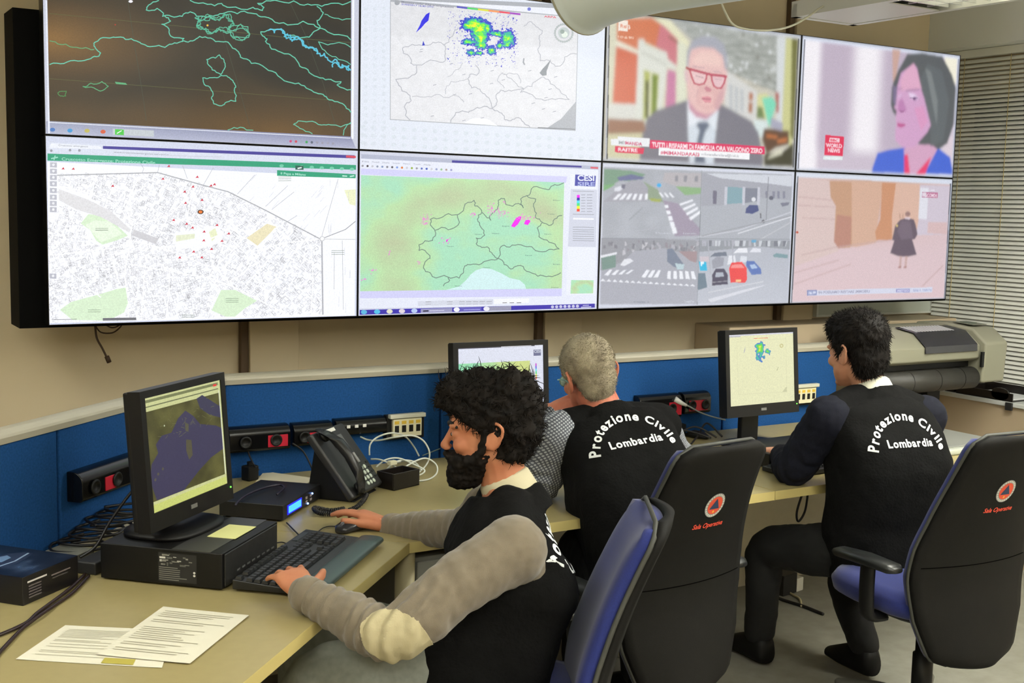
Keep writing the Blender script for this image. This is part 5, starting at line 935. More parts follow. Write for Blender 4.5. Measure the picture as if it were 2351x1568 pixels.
cable('power_cable', [PZ(196, 1318, zc), PZ(160, 1352, zc), PZ(120, 1382, zc), PZ(85, 1408, zc), PZ(60, 1430, zc), PZ(0, 1457, zc), PZ(-60, 1475, zc)], .0042, mat('brown black cable', (40, 24, 24), .4), 'upper of two dark brown cables crossing the desk at the left edge')
cable('power_cable', [PZ(204, 1322, zc), PZ(168, 1360, zc), PZ(128, 1388, zc), PZ(93, 1412, zc+.003), PZ(55, 1440, zc), PZ(25, 1470, zc), PZ(0, 1497, zc), PZ(-40, 1540, zc)], .0042, mat('brown black cable', (40, 24, 24), .4), 'lower of two dark brown cables crossing the desk at the left edge')
def pc(px, py, y=-.22): p_ = PY(px, py, y); return p_ if p_.z > DT+.006 else PZ(px, py, DT+.004)
cable('network_cable', [pc(828, 1003, -.06), pc(845, 1010, -.1), pc(870, 1011, -.15), pc(905, 1004, -.2), pc(945, 1000), pc(972, 1012), pc(986, 1040), pc(978, 1068), pc(950, 1092, -.3), pc(920, 1100, -.34)], .003, M_CW, 'white network cable looping from the socket row over the desk', group='white network cables')
cable('network_cable', [pc(848, 1045, -.2), pc(850, 1020, -.2), pc(868, 1003, -.2), pc(900, 994, -.2), pc(930, 1002, -.1), pc(950, 1025, -.06), pc(962, 1047, -.06)], .003, M_CW, 'white cable arching highest between telephone and network socket', group='white network cables')
cable('network_cable', [pc(852, 1054, -.2), pc(875, 1056, -.25), pc(905, 1070, -.3), pc(920, 1085, -.32), pc(905, 1096, -.32), pc(885, 1092, -.3), pc(890, 1075, -.28), pc(915, 1058, -.25), pc(950, 1060, -.25), pc(968, 1080, -.3)], .003, M_CW, 'white cable coiled flat over the small black tray', group='white network cables')
cable('network_cable', [pc(864, 1072, -.25), pc(885, 1056, -.25), pc(915, 1052, -.25), pc(950, 1066, -.28), pc(975, 1080, -.3), pc(960, 1092, -.3), pc(930, 1098, -.3), pc(912, 1088, -.3), pc(940, 1066, -.28), pc(975, 1052, -.25), pc(1000, 1065, -.25), pc(1003, 1085, -.28), pc(985, 1100, -.3), pc(952, 1105, -.3)], .003, M_CW, 'white cable whose loops reach nearest the bearded man\'s face', group='white network cables')
cable('network_cable', [pc(970, 1046, -.08), pc(985, 1040, -.08), pc(1000, 1034, -.08), pc(1010, 1030, -.08)], .002, mat('grey green wire', (110, 124, 118), .5), 'short grey-green wire against the blue partition near the bearded man\'s nose')
t = thing('small_tray', 'small black open tray full of connectors, right of the telephone', 'tray', PZ(914, 1116, DT), .35)
b = MB(); b.bb((-.06, -.04, 0), (.06, .04, .006)); 
for a, c in (((-.06, -.04, 0), (.06, -.034, .055)), ((-.06, .034, 0), (.06, .04, .055)), ((-.06, -.034, 0), (-.054, .034, .055)), ((.054, -.034, 0), (.06, .034, .055))): b.bb(a, c)
b.build('tray_body', mat('black tray', (26, 22, 20), .3), t, bevel=.002)
t = thing('cable_plug', 'cream plug lying on the cables in the small black tray', 'plug', PZ(900, 1104, DT)+Vector((0, 0, .055)), .2)
MB().bb((-.014, -.01, 0), (.014, .01, .014)).build('plug_body', M_CREAMP, t, bevel=.002); MB().tube([(.014, 0, .007), (.035, 0, .008)], .004, 8).build('strain_relief', M_CW, t)
# black leads and adapters
cable('power_cable', [PY(570, 1038, -.08), PY(575, 1052, -.1), PY(585, 1070, -.12), PZ(596, 1080, zc)], .003, M_CB, 'black lead dropping from the long socket box to the desk', group='black leads')
cable('power_cable', [PY(672, 1018, -.08), PY(695, 1035, -.08), PY(712, 1065, -.1), PZ(722, 1092, zc)], .003, M_CB, 'black lead running from the short socket box down behind the telephone', group='black leads')
cable('video_cable', [PZ(540, 1160, DT+.056), PZ(560, 1140, DT+.06), PZ(600, 1122, DT+.06), PZ(640, 1113, DT+.06), PZ(652, 1120, DT+.06), PZ(636, 1135, DT+.06)], .0035, mat('violet black cable', (34, 28, 44), .4), 'dark cable with thick violet plug lying on the blue-lit box', group='black leads')
t = thing('plug_adapter', 'black plug adapter standing on the desk right of the left monitor', 'adapter', PZ(574, 1102, DT), .4)
MB().bb((-.022, -.02, 0), (.022, .02, .05)).build('adapter_body', M_BLACK, t, bevel=.005); MB().tube([(0, 0, .05), (0, 0, .062)], .01, 12).build('strain_relief', M_BLACK, t)
t = thing('cable_bundle', 'tangled heap of black leads behind the computer on the desk', 'cables', (0, -.66, DT)); rs = random.Random(8)
for k in range(7):
    pts = []; a0_ = rs.uniform(0, 6)
    for i in range(7): pts.append((.03*k-.06+.07*math.cos(a0_+i*1.1)*(1+.12*rs.random()), .05*math.sin(a0_+i*1.1)*(1+.12*rs.random())+.03*k-.02, .006+.012*k*.6+.012*rs.random()))
    MB().tube(spline(pts, 6), .0038, 6).build('lead', M_CB, t, smooth=True)
t = thing('power_brick', 'dark power brick among the leads between product box and computer', 'power adapter', (-.045, -.86, DT), .75)
MB().bb((-.06, -.03, 0), (.06, .03, .032)).build('brick_body', M_DARK, t, bevel=.005); MB().bb((-.03, -.0304, .008), (.02, -.03, .024)).build('rating_label', mat('label grey', (130, 130, 126), .5), t)
t = thing('paper_stack', 'thin stack of grey papers at the foot of the angled partition', 'papers', (-.15, -.765, DT), .75); MB().bb((-.1, -.05, 0), (.12, .05, .012)).build('papers', mat('grey paper', (120, 120, 112), .8), t)
# leads on the monitor's back
cable('monitor_cable', [Vector((.10, -.83, .93)), Vector((.06, -.80, .9)), Vector((0, -.79, .82)), Vector((-.04, -.80, .76)), Vector((-.08, -.80, .735))], .004, M_CB, 'black monitor cable falling behind the left monitor')
# white plug with lead right of grey-haired man
cable('plug_lead', [PY(1552, 918, -.075), PY(1580, 932, -.09), PY(1610, 948, -.1), PY(1640, 958, -.1), PY(1665, 964, -.1)], .0032, mat('grey lead', (150, 156, 156), .5), 'grey lead running from the white plug to the right monitor')
o = MB().tube([PY(1550, 916, -.072), PY(1562, 924, -.08), PY(1576, 931, -.088)], [.012, .0095, .006], 12).build('power_plug', M_WHITE, smooth=True); tag(o, 'white plug in the socket box right of the grey-haired man', 'plug')
# things beneath the right monitor
t = thing('computer_keyboard', 'black keyboard on the desk under the right monitor', 'keyboard', (2.50, -.80, DT), .05)
MB().bb((-.22, -.07, .003), (.22, .07, .02)).build('case', mat('keyboard black', (24, 25, 26)), t, bevel=.003)
b = MB()
for i in range(20):
    for j in range(5): keyv(b, 1, -.2+i*.021, -.045+j*.023, .02)
b.build('keys', M_KC, t)
t = thing('docking_box', 'low black box beneath the right monitor with small silver connectors', 'computer', (2.52, -.50, DT), .05)
MB().bb((-.2, -.13, .003), (.2, .1, .055)).build('case', M_BLACK, t, bevel=.004)
for x in (-.15, -.1, .1, .13): MB().bb((x, -.134, .02), (x+.018, -.13, .03)).build('connector', mat('connector silver', (150, 150, 150), .3, metal=.7), t)
t.location = (2.52, -.585, DT)
t = thing('computer_mouse', 'black mouse left of the keyboard under the right monitor', 'mouse', PZ(1600, 1005, DT), .3)
b = MB(); b.sections([((0, -.05, .008), (.014, 0, 0), (0, 0, .007)), ((0, -.02, .015), (.03, 0, 0), (0, 0, .0145)), ((0, .02, .015), (.03, 0, 0), (0, 0, .0145)), ((0, .05, .008), (.014, 0, 0), (0, 0, .007))], 16, 2.5); b.build('shell', M_BLACK, t, smooth=True)
t = thing('round_knob_speaker', 'small round cream knob on a black unit left of the right monitor', 'speaker', PZ(1586, 1012, DT)+Vector((0, .12, 0)), 0)
MB().bb((-.05, -.03, 0), (.05, .03, .05)).build('case', M_BLACK, t, bevel=.004); MB().lathe([(.014, 0), (.013, .008), (.009, .011), (0, .012)], (0, -.03, .03), (0, -1, 0), 16).build('knob', M_CREAMP, t, smooth=True)
for i in range(3):
    cable('power_cable', [Vector((2.2+.08*i, -.25, zc)), Vector((2.26+.08*i, -.16-.03*i, DT+.03)), Vector((2.36+.06*i, -.2, DT+.05+.01*i)), Vector((2.46+.03*i, -.25, DT+.02))], .004, M_CB, ('leftmost', 'middle', 'rightmost')[i]+' of three black leads heaped left of the right monitor stand', group='black leads')
# ================================================================ RIGHT SIDE OF THE ROOM
M_PLOT = mat('plotter beige plastic', (140, 139, 122), .5); M_PLD = mat('plotter charcoal', (52, 51, 48), .5)
t = thing('large_plotter', 'beige wide-format plotter on a black stand behind the man on the right', 'printer', (3.85, -.1, 0))
xl, xr = 3.42, 4.02
def sweep(nm, sec, x0, x1, m_, bevel=.006, **k): return MB().prism([(x0, y, z) for y, z in sec], (x1-x0, 0, 0)).build(nm, m_, t, world=True, bevel=bevel, **k)
sweep('main_body', [(-.28, .985), (-.31, 1.0), (-.31, 1.06), (-.24, 1.115), (-.1, 1.135), (.05, 1.13), (.06, .90), (-.2, .90), (-.24, .985)], 3.40, 4.0, M_PLOT)
sweep('end_housing', [(-.33, .885), (-.34, 1.07), (-.26, 1.13), (-.1, 1.145), (.07, 1.135), (.07, .885)], 4.002, 4.16, M_PLOT, .012, bseg=3)
sweep('top_cover', [(-.315, 1.035), (-.312, 1.065), (-.245, 1.119), (-.14, 1.134), (-.14, 1.1375), (-.248, 1.1235), (-.318, 1.067), (-.32, 1.035)], 3.62, 3.97, mat('smoked cover', (44, 44, 50), .12, spec=.8), .002)
for i in range(14):
    x = 3.64+i*.019; sweep('reflection_strip', [(-.243, 1.1248), (-.15, 1.1375), (-.15, 1.139), (-.244, 1.1262)], x, x+.009, mat('painted reflection', (206, 208, 214), .4), 0)  # pale strips imitate white reflections on the smoked cover
sweep('paper_slot', [(-.25, .955), (-.25, .985), (-.2, .985), (-.2, .955)], 3.40, 4.0, M_BLACK, 0)
b = MB(); b.tube([(3.40, -.27, .905), (4.0, -.27, .905)], .05, 24); b.build('roll_cover', M_PLD, t, world=True, smooth=True)
for x in (3.56, 3.74, 3.90):
    MB().lathe([(.0508, 0), (.0508, .003)], (x, -.27, .905), (1, 0, 0), 24).build('cover_seam', M_BLACK, t, world=True)
sweep('control_panel', [(-.235, 1.1425), (-.12, 1.1475), (-.12, 1.15), (-.235, 1.145)], 4.035, 4.135, mat('panel grey', (120, 122, 110), .4), .001)
sweep('panel_display', [(-.2, 1.1455), (-.15, 1.148), (-.15, 1.1515), (-.2, 1.149)], 4.05, 4.11, mat('panel screen', (86, 96, 84), .3), 0)
sweep('side_latch', [(-.335, .96), (-.335, 1.03), (-.325, 1.03), (-.325, .96)], 3.985, 4.001, M_BLACK, 0)
for x in (3.475, 3.84): MB().bb((x, -.16, .06), (x+.09, -.06, .90)).build('stand_leg', M_BLACK, t, world=True, bevel=.004); MB().bb((x, -.38, 0), (x+.07, .2, .06)).build('stand_foot', M_BLACK, t, world=True, bevel=.01)
t.location = (3.85, -.1, 0)
# ledge on the back wall
struct('trim_8', MB().bb((2.9, .16, .0), (4.42, YW, 1.13)), mat('pinkish laminate', (196, 178, 150), .5), bevel=.006)
# whiteboard
t = thing('white_board', 'pale grey board on the back wall below the screens, left of the blind', 'board', (4.0, YW, 1.15))
xa = 3.66; xb = PY(2134, 720, YW-.02).x; MB().bb((xa, YW-.02, 1.145), (xb, YW-.002, 1.9)).build('board', mat('board surface', (196, 204, 196), .4), t, world=True)
f_ = MB(); f_.bb((xa, YW-.026, 1.137), (xb+.012, YW-.0, 1.147)); f_.bb((xb, YW-.026, 1.147), (xb+.012, YW, 1.9)); f_.bb((xa-.012, YW-.026, 1.137), (xa, YW, 1.9)); f_.build('frame', mat('board frame', (216, 220, 214), .4), t, world=True)
# blind
XB = XR-.045; t = thing('venetian_blind', 'cream venetian blind closed over the window on the right', 'blind', (XB, -1.2, 2.46))
s = MB(); z = .78
while z < 2.44:
    cz = z; 
    s.add([(XB-.011, .37, cz-.012), (XB-.011, -3.0, cz-.012), (XB-.005, -3.0, cz+.001), (XB-.005, .37, cz+.001), (XB+.009, -3.0, cz+.009), (XB+.009, .37, cz+.009)], [(0, 1, 2, 3), (3, 2, 4, 5)]); z += .0225
s.build('slats', mat('blind slat', (236, 238, 232), .4, spec=.5), t, world=True)
MB().bb((XB-.02, -3.0, 2.44), (XB+.02, .37, 2.478)).build('head_rail', mat('blind slat', (208, 208, 180)), t, world=True)
MB().bb((XB-.013, -3.0, .755), (XB+.013, .37, .775)).build('bottom_rail', mat('blind slat', (208, 208, 180)), t, world=True)
for y in (-.02, .25, -.6): MB().tube([(XB-.014, y, 2.44), (XB-.014, y, .77)], .0016, 5).build('ladder_cord', mat('cord cream', (190, 170, 110), .7), t, world=True)
# window ledge cabinet
e0 = PX(2210, 905, 4.24); zt = e0.z
struct('trim_9', MB().bb((4.24, -2.6, 0), (XR-.001, .158, zt-.02)), mat('ledge beige', (182, 164, 138), .6))
struct('trim_10', MB().bb((4.225, -2.6, zt-.02), (XR-.001, .158, zt)), mat('ledge top', (206, 208, 206), .3), bevel=.003)
LZ = zt
def lp(px, py, x): return PX(px, py, x)
t = thing('document_tray', 'black curved letter tray on the window ledge behind the plotter', 'tray', (4.345, -.15, LZ))
b = MB(); b.bb((-.10, -.17, .0), (.12, .15, .006)); b.bb((-.10, -.17, .0), (-.094, .15, .04)); b.bb((.114, -.17, .0), (.12, .15, .05)); b.bb((-.10, .144, 0), (.12, .15, .04))
b.sections([((-.10, -.1, .03), (0, .05, 0), (0, 0, .03)), ((-.09, -.1, .03), (0, .05, 0), (0, 0, .03))], 16, 2.2); b.build('tray_body', mat('black tray', (26, 22, 20)), t, bevel=.002)
MB().bb((-.08, -.16, .0065), (.1, .1, .012)).build('papers', mat('white sheet', (216, 218, 220), .7), t)
t = thing('document_tray', 'low black tray at the left end of the window ledge', 'tray', (4.33, .06, LZ)); b = MB(); b.bb((-.08, -.04, 0), (.1, .07, .03)); b.build('tray_body', mat('black tray', (26, 22, 20)), t, bevel=.003)
sh = thing('paper_sheet', 'bright white paper at the left end of the window ledge', 'sheet of paper', (4.29, .10, LZ)); MB().bb((-.05, -.04, 0), (.0, .05, .028)).build('paper', mat('white sheet', (216, 218, 220)), sh)
sh.location = (4.285, .11, LZ)
# dark cap on ledge edge
cpx = lp(2318, 925, 4.222); t = thing('ledge_bracket', 'dark bracket cap on the edge of the window ledge', 'bracket', (4.224, cpx.y, zt)); MB().bb((-.012, -.018, -.035), (0, .018, .001)).build('cap', M_DARK, t, bevel=.002)
# flat grey tray on the desk
c4 = [PZ(2150, 992, DT+.035), PZ(2283, 974, DT+.035), PZ(2342, 1005, DT+.035), PZ(2150, 1018, DT+.035)]
t = thing('flat_scanner', 'flat pale grey scanner on the right end of the straight desk', 'scanner', (3.5, -.75, DT))
ce = Vector((3.36, -.72, 0)); 
b = MB(); b.bb((3.05, -.86, DT), (3.50, -.48, DT+.026)); b.build('body', mat('scanner pale', (176, 180, 168), .4), t, world=True, bevel=.008)
MB().bb((3.06, -.835, DT+.0262), (3.485, -.495, DT+.030)).build('lid', mat('scanner lid grey', (140, 142, 136), .35), t, world=True, bevel=.003)
t.location = (3.26, -.68, DT)
for ch in t.children: ch.location = (3.5-3.26, -.75+.68, 0)
# cables and boxes on the floor below
t = thing('floor_socket', 'small white and black floor box under the right desk', 'socket box', (2.98, -.16, 0), .2)
MB().bb((-.05, -.04, 0), (.05, .04, .09)).build('box_body', M_DARK, t, bevel=.004); MB().bb((.051, -.04, 0), (.1, .03, .06)).build('side_box', M_WHITE, t, bevel=.004)
cable('floor_cable', [PZ(1790, 1318, .03), PZ(1800, 1350, .01), PZ(1820, 1365, .006), PZ(1836, 1375, .006), PZ(1840, 1392, .006)], .005, mat('cream cable', (200, 188, 150), .5), 'cream cable curving on the floor under the right desk')
cable('floor_cable', [PZ(1775, 1368, .006), PZ(1800, 1378, .006), PZ(1845, 1392, .006), PZ(1890, 1410, .006)], .007, M_CB, 'thick black cable lying on the floor under the right desk')
cable('hanging_cable', [Vector((2.35, -.9, DT-.032)), Vector((2.36, -.88, .60)), Vector((2.34, -.87, .56)), Vector((2.32, -.88, .6)), Vector((2.33, -.9, DT-.032))], .004, M_CB, 'black cable loop hanging below the edge of the right desk')
# ================================================================ CEILING FITTINGS
M_FIX = mat('fixture white metal', (196, 198, 190), .4)
t = thing('ceiling_lamp', 'long louvred fluorescent ceiling lamp near the top right corner', 'ceiling lamp', (3.3, -1.3, 2.62))
# place: runs along y
fx = 3.05; p0 = PX(1958, 60, fx); p1 = PX(2351, -8, fx); zl = p0.z; yn = p0.y
b = MB(); b.bb((fx-.34, -2.4, zl), (fx-.31, yn, zl+.05)); b.bb((fx-.03, -2.4, zl), (fx, yn, zl+.05)); b.bb((fx-.34, -2.4, zl+.05), (fx, yn, zl+.06)); b.bb((fx-.34, yn-.03, zl), (fx, yn, zl+.05)); b.bb((fx-.34, -2.43, zl), (fx, -2.4, zl+.05)); b.build('housing', M_FIX, t, world=True)
b = MB(); b.bb((fx-.31, -.78, zl+.002), (fx-.03, yn-.03, zl+.006)); b.build('end_plate', M_FIX, t, world=True)
b = MB()
y = -2.4
while y < -.8: b.bb((fx-.30, y, zl+.004), (fx-.05, y+.004, zl+.04)); y += .06
for x in (.22, .12): b.bb((fx-x, -2.4, zl+.004), (fx-x+.004, -.8, zl+.04))
b.build('louvre', mat('mirror louvre', (206, 208, 206), .2, metal=.6), t, world=True)
for x in (.26, .17, .08): MB().tube([(fx-x, -2.3, zl+.03), (fx-x, -.85, zl+.03)], .012, 10).build('tube', mat('lamp tube', (255, 248, 225), emit=3), t, world=True)
for y in (-2.1, -.7): MB().tube([(fx-.17, y, zl+.06), (fx-.17, y, ZC)], .004, 6).build('suspension_rod', M_FIX, t, world=True)
# white bell shaped duct end
axd = (PD(1330, -60, 2.75)-PD(1760, -110, 2.45)).normalized()
o_ = PD(1335, -70, 2.7)
t = thing('projector_shroud', 'large white plastic bell-shaped shroud hanging from the ceiling, top centre', 'ceiling fixture', o_)
b = MB(); b.lathe([(.135, .0), (.142, .006), (.142, .014), (.136, .018), (.134, .03), (.128, .05), (.118, .1), (.108, .2), (.098, .4), (.09, .62), (0, .63)], o_, -axd, 48); b.build('shell', mat('white translucent plastic', (214, 226, 232), .35), t, world=True, smooth=True)
b = MB(); b.lathe([(.0, -.001), (.131, -.001), (.135, .002), (.131, .004), (0, .004)], o_, -axd, 48); b.build('front_disc', mat('pale grey plastic b', (180, 186, 180), .4), t, world=True, smooth=True)
b = MB(); b.lathe([(.1425, .008), (.1445, .011), (.1425, .014), (.141, .011), (.1425, .008)], o_, -axd, 48); b.build('rim_ring', mat('rim grey', (150, 148, 132), .4), t, world=True, smooth=True)
tp = o_-axd*.3; MB().tube([tp+Vector((0, 0, .09)), Vector((tp.x, tp.y, ZC))], .02, 12).build('ceiling_rod', M_FIX, t, world=True)
yc = -.5
cable('ceiling_cable', [PY(1640, -40, yc), PY(1654, 0, yc), PY(1665, 28, yc), PY(1682, 55, yc), PY(1710, 66, yc), PY(1760, 70, yc), PY(1810, 62, yc), PY(1850, 42, yc), PY(1880, 20, yc), PY(1910, 5, yc), PY(1960, -12, yc)], .004, mat('pale cable', (190, 190, 172), .5), 'pale cable sagging from the ceiling above the newsreader screen', n=10)
cable('ceiling_cable', [PY(2320, 100, .3), PY(2310, 135, .3), PY(2285, 165, .3), PY(2250, 190, .3), PY(2205, 208, .3)], .004, mat('pale cable b', (170, 156, 110), .6), 'thin tan cable curving in front of the blind, top right')
# ================================================================ CHAIRS
M_CHB = mat('chair fabric blue', (26, 40, 114), .9, noise_s=300, noise_a=.25, bump=.1, bump_s=800, sheen=.2)
M_CHK = mat('chair shell black', (17, 16, 14), .7, spec=.2, noise_s=50, noise_a=.2, bump=.1, bump_s=600)
ZB0, ZB1 = .30, 1.02
def bw(s):
    w_ = lerp1(s, ((0, .15), (.06, .175), (.2, .215), (.38, .235), (.5, .226), (.62, .205), (.78, .183), (.9, .172), (1, .165)))
    if s > .93: w_ -= .05*(1-math.sqrt(max(0, 1-((s-.93)/.07)**2)))
    if s < .05: w_ -= .05*(1-math.sqrt(max(0, 1-((.05-s)/.05)**2)))
    return w_
def by(s): return lerp1(s, ((0, -.25), (.15, -.225), (.35, -.20), (.5, -.21), (.7, -.255), (.85, -.30), (1, -.35)))
def lerp1(s, tab):
    for (a, va), (b_, vb) in zip(tab, tab[1:]):
        if s <= b_: k = (s-a)/(b_-a); k = k*k*(3-2*k) if False else k; return va+(vb-va)*k
    return tab[-1][1]
def smooth_tab(f, s, h=.06): return sum(f(min(max(s+d*h, 0), 1)) for d in (-1, -.5, 0, .5, 1))/5
def back_pt(u, s, off):      # u -1..1, s 0..1; off = distance forward of the rear face
    w_ = bw(s); y = smooth_tab(by, s)+.045*u*u*(1-.3*s); return Vector((u*w_, y+off, ZB0+(ZB1-ZB0)*s))
def shell(offr, offf, inset=0, nu=16, ns=40, pad=0):
    b = MB(); fr_, rr = [], []
    for j in range(ns+1):
        s_ = j/ns
        for i in range(nu+1):
            u = -1+2*i/nu; k = 1-inset; e = (1-abs(u)**6)*(1-abs(2*s_-1)**14)
            ss = .5+(s_-.5)*k
            rr.append(back_pt(u*k, ss, offr)); fr_.append(back_pt(u*k, ss, offf+pad*e))
    vs = rr+fr_; n = len(rr); fs = []
    for j in range(ns):
        for i in range(nu):
            a = j*(nu+1)+i; fs.append((a, a+1, a+nu+2, a+nu+1)); fs.append((n+a+nu+1, n+a+nu+2, n+a+1, n+a))
    for j in range(ns):
        a = j*(nu+1); fs.append((a, a+nu+1, n+a+nu+1, n+a)); a += nu; fs.append((a+nu+1, a, n+a, n+a+nu+1))
    for i in range(nu):
        fs.append((i+1, i, n+i, n+i+1)); a = ns*(nu+1)+i; fs.append((a, a+1, n+a+1, n+a))
    return b.add(vs, fs)
def emblem(parent):
    def pt(u, v): # u,v metres on the back, origin at emblem centre; +u to viewer's right (person's right = +x)
        z = .845+v; s_ = (z-ZB0)/(ZB1-ZB0); return back_pt(u/bw(s_), s_, -.0012)
    P = Pic(pt, (0, -1, -.2)); 
    P.disc(0, 0, .036, (150, 152, 150), n=28); P.layer()
    for i in range(24): a = i/24*6.283; P.disc(.031*math.cos(a), .031*math.sin(a), .0032, (206, 206, 196), n=6)
    P.layer(); P.disc(0, 0, .0265, (214, 78, 50), n=28); P.layer(); P.poly([(-.019, -.011), (.019, -.011), (0, .021)], (40, 56, 90)); P.layer(); P.disc(0, -.019, .004, (230, 170, 60), n=8)
    vs, fs, w_ = text_tris('Sala Operativa', .02, .25); k = .118/w_
    P.layer(); P._put([((v[0]-w_/2)*k, -.066+v[1]*k) for v in vs], fs, lin((226, 78, 56)))
    P.build('emblem', colmat('printed badge', False), parent, world=False)
def build_chair(label):
    t = thing('office_chair', label, 'office chair', (0, 0, 0), 0, 'high-backed office chairs')
    s_ = shell(0, .022).build('back_shell', M_CHK, t, smooth=True); emblem(s_)
    b = MB(); b.tube([back_pt(-.93+1.86*i/20, .43, -.0002) for i in range(21)], .0014, 5); b.build('seam', mat('seam black', (6, 6, 6), 1, spec=0), s_)
    shell(.024, .05, .03, pad=.03).build('back_cushion', M_CHB, t, smooth=True)
    b = MB(); rim = [back_pt(-1, j/30, .023) for j in range(31)]+[back_pt(1, j/30, .023) for j in range(30, -1, -1)]; b.tube(rim, .006, 6, closed=True); b.build('piping', mat('piping grey', (60, 61, 56), .6), t, smooth=True)
    b = MB(); b.sections([((0, .03, .43), (.21, 0, 0), (0, .20, 0)), ((0, .03, .445), (.235, 0, 0), (0, .225, 0)), ((0, .03, .475), (.24, 0, 0), (0, .235, 0)), ((0, .03, .50), (.225, 0, 0), (0, .22, 0)), ((0, .03, .508), (.19, 0, 0), (0, .18, 0))], 36, 3.4); b.build('seat_cushion', M_CHB, t, smooth=True)
    b = MB(); b.sections([((0, .02, .40), (.15, 0, 0), (0, .15, 0)), ((0, .02, .432), (.20, 0, 0), (0, .20, 0))], 24, 3); b.build('seat_pan', M_BLACK, t, smooth=True)
    b = MB(); b.bb((-.04, -.19, .37), (.04, -.12, .40)); b.bb((-.04, -.20, .34), (.04, -.185, .46)); b.build('back_bracket', M_BLACK, t, bevel=.005)
    for sx in (-1, 1):
        a = MB(); a.sections([((sx*.275, -.14, .60), (.0, 0, .008), (.02, 0, 0)), ((sx*.275, -.12, .602), (.0, 0, .015), (.035, 0, 0)), ((sx*.275, .0, .603), (.0, 0, .017), (.038, 0, 0)), ((sx*.275, .1, .597), (.0, 0, .015), (.032, 0, 0)), ((sx*.275, .12, .595), (.0, 0, .008), (.018, 0, 0))], 16, 2.6); ar = a.build('armrest', mat('armrest black', (26, 28, 28), .35), t, smooth=True)
        MB().tube(spline([(sx*.275, -.02, .59), (sx*.275, -.02, .5), (sx*.265, -.02, .43), (sx*.2, -.01, .415)], 6), .016, 10, flat=((0, 1, 0), 1.8)).build('armrest_post', M_BLACK, ar, smooth=True)
    MB().tube([(0, 0, .40), (0, 0, .26), (0, 0, .259), (0, 0, .11)], [.025, .025, .032, .032], 16).build('gas_column', M_BLACK, t, smooth=True)
    for k in range(5):
        a = math.radians(90+72*k+20); d_ = Vector((math.cos(a), math.sin(a), 0))
        lb = MB().tube([Vector((0, 0, .11))+d_*.02, Vector((0, 0, .105))+d_*.15, Vector((0, 0, .085))+d_*.28], [.028, .023, .017], 10, flat=((0, 0, 1), .8), roundcap=True).build('base_leg', mat('base grey plastic', (92, 92, 86), .4), t, smooth=True)
        c = Vector((0, 0, .03))+d_*.285; pn = Vector((-d_.y, d_.x, 0)); w_ = MB()
        for s2 in (-1, 1): w_.tube([c+pn*(.008*s2), c+pn*(.026*s2)], .028, 16)
        w_.tube([c+Vector((0, 0, .01)), c+Vector((0, 0, .055))], .008, 8); w_.build('caster', M_BLACK, lb, smooth=True)
    return t
ch = build_chair('high-backed black office chair with round emblem, middle of the three')
ch2 = copy_tree(ch); ch3 = copy_tree(ch)
ch2['label'] = 'black office chair at the right edge, behind the man typing on the right'
ch3['label'] = 'office chair seen from the side with its blue cushion, behind the bearded man'
ch.location = (1.42, -1.17, 0); ch.rotation_euler.z = math.radians(6)
ch2.location = (2.36, -1.42, 0); ch2.rotation_euler.z = math.radians(-4)
ch3.location = (.755, -1.575, 0); ch3.rotation_euler.z = math.radians(58)
for c_ in [x for x in SC.collection.objects if x.parent == ch3 and x.name.split('.')[0] in ('back_shell', 'back_cushion', 'piping')]: c_.location.z -= .07
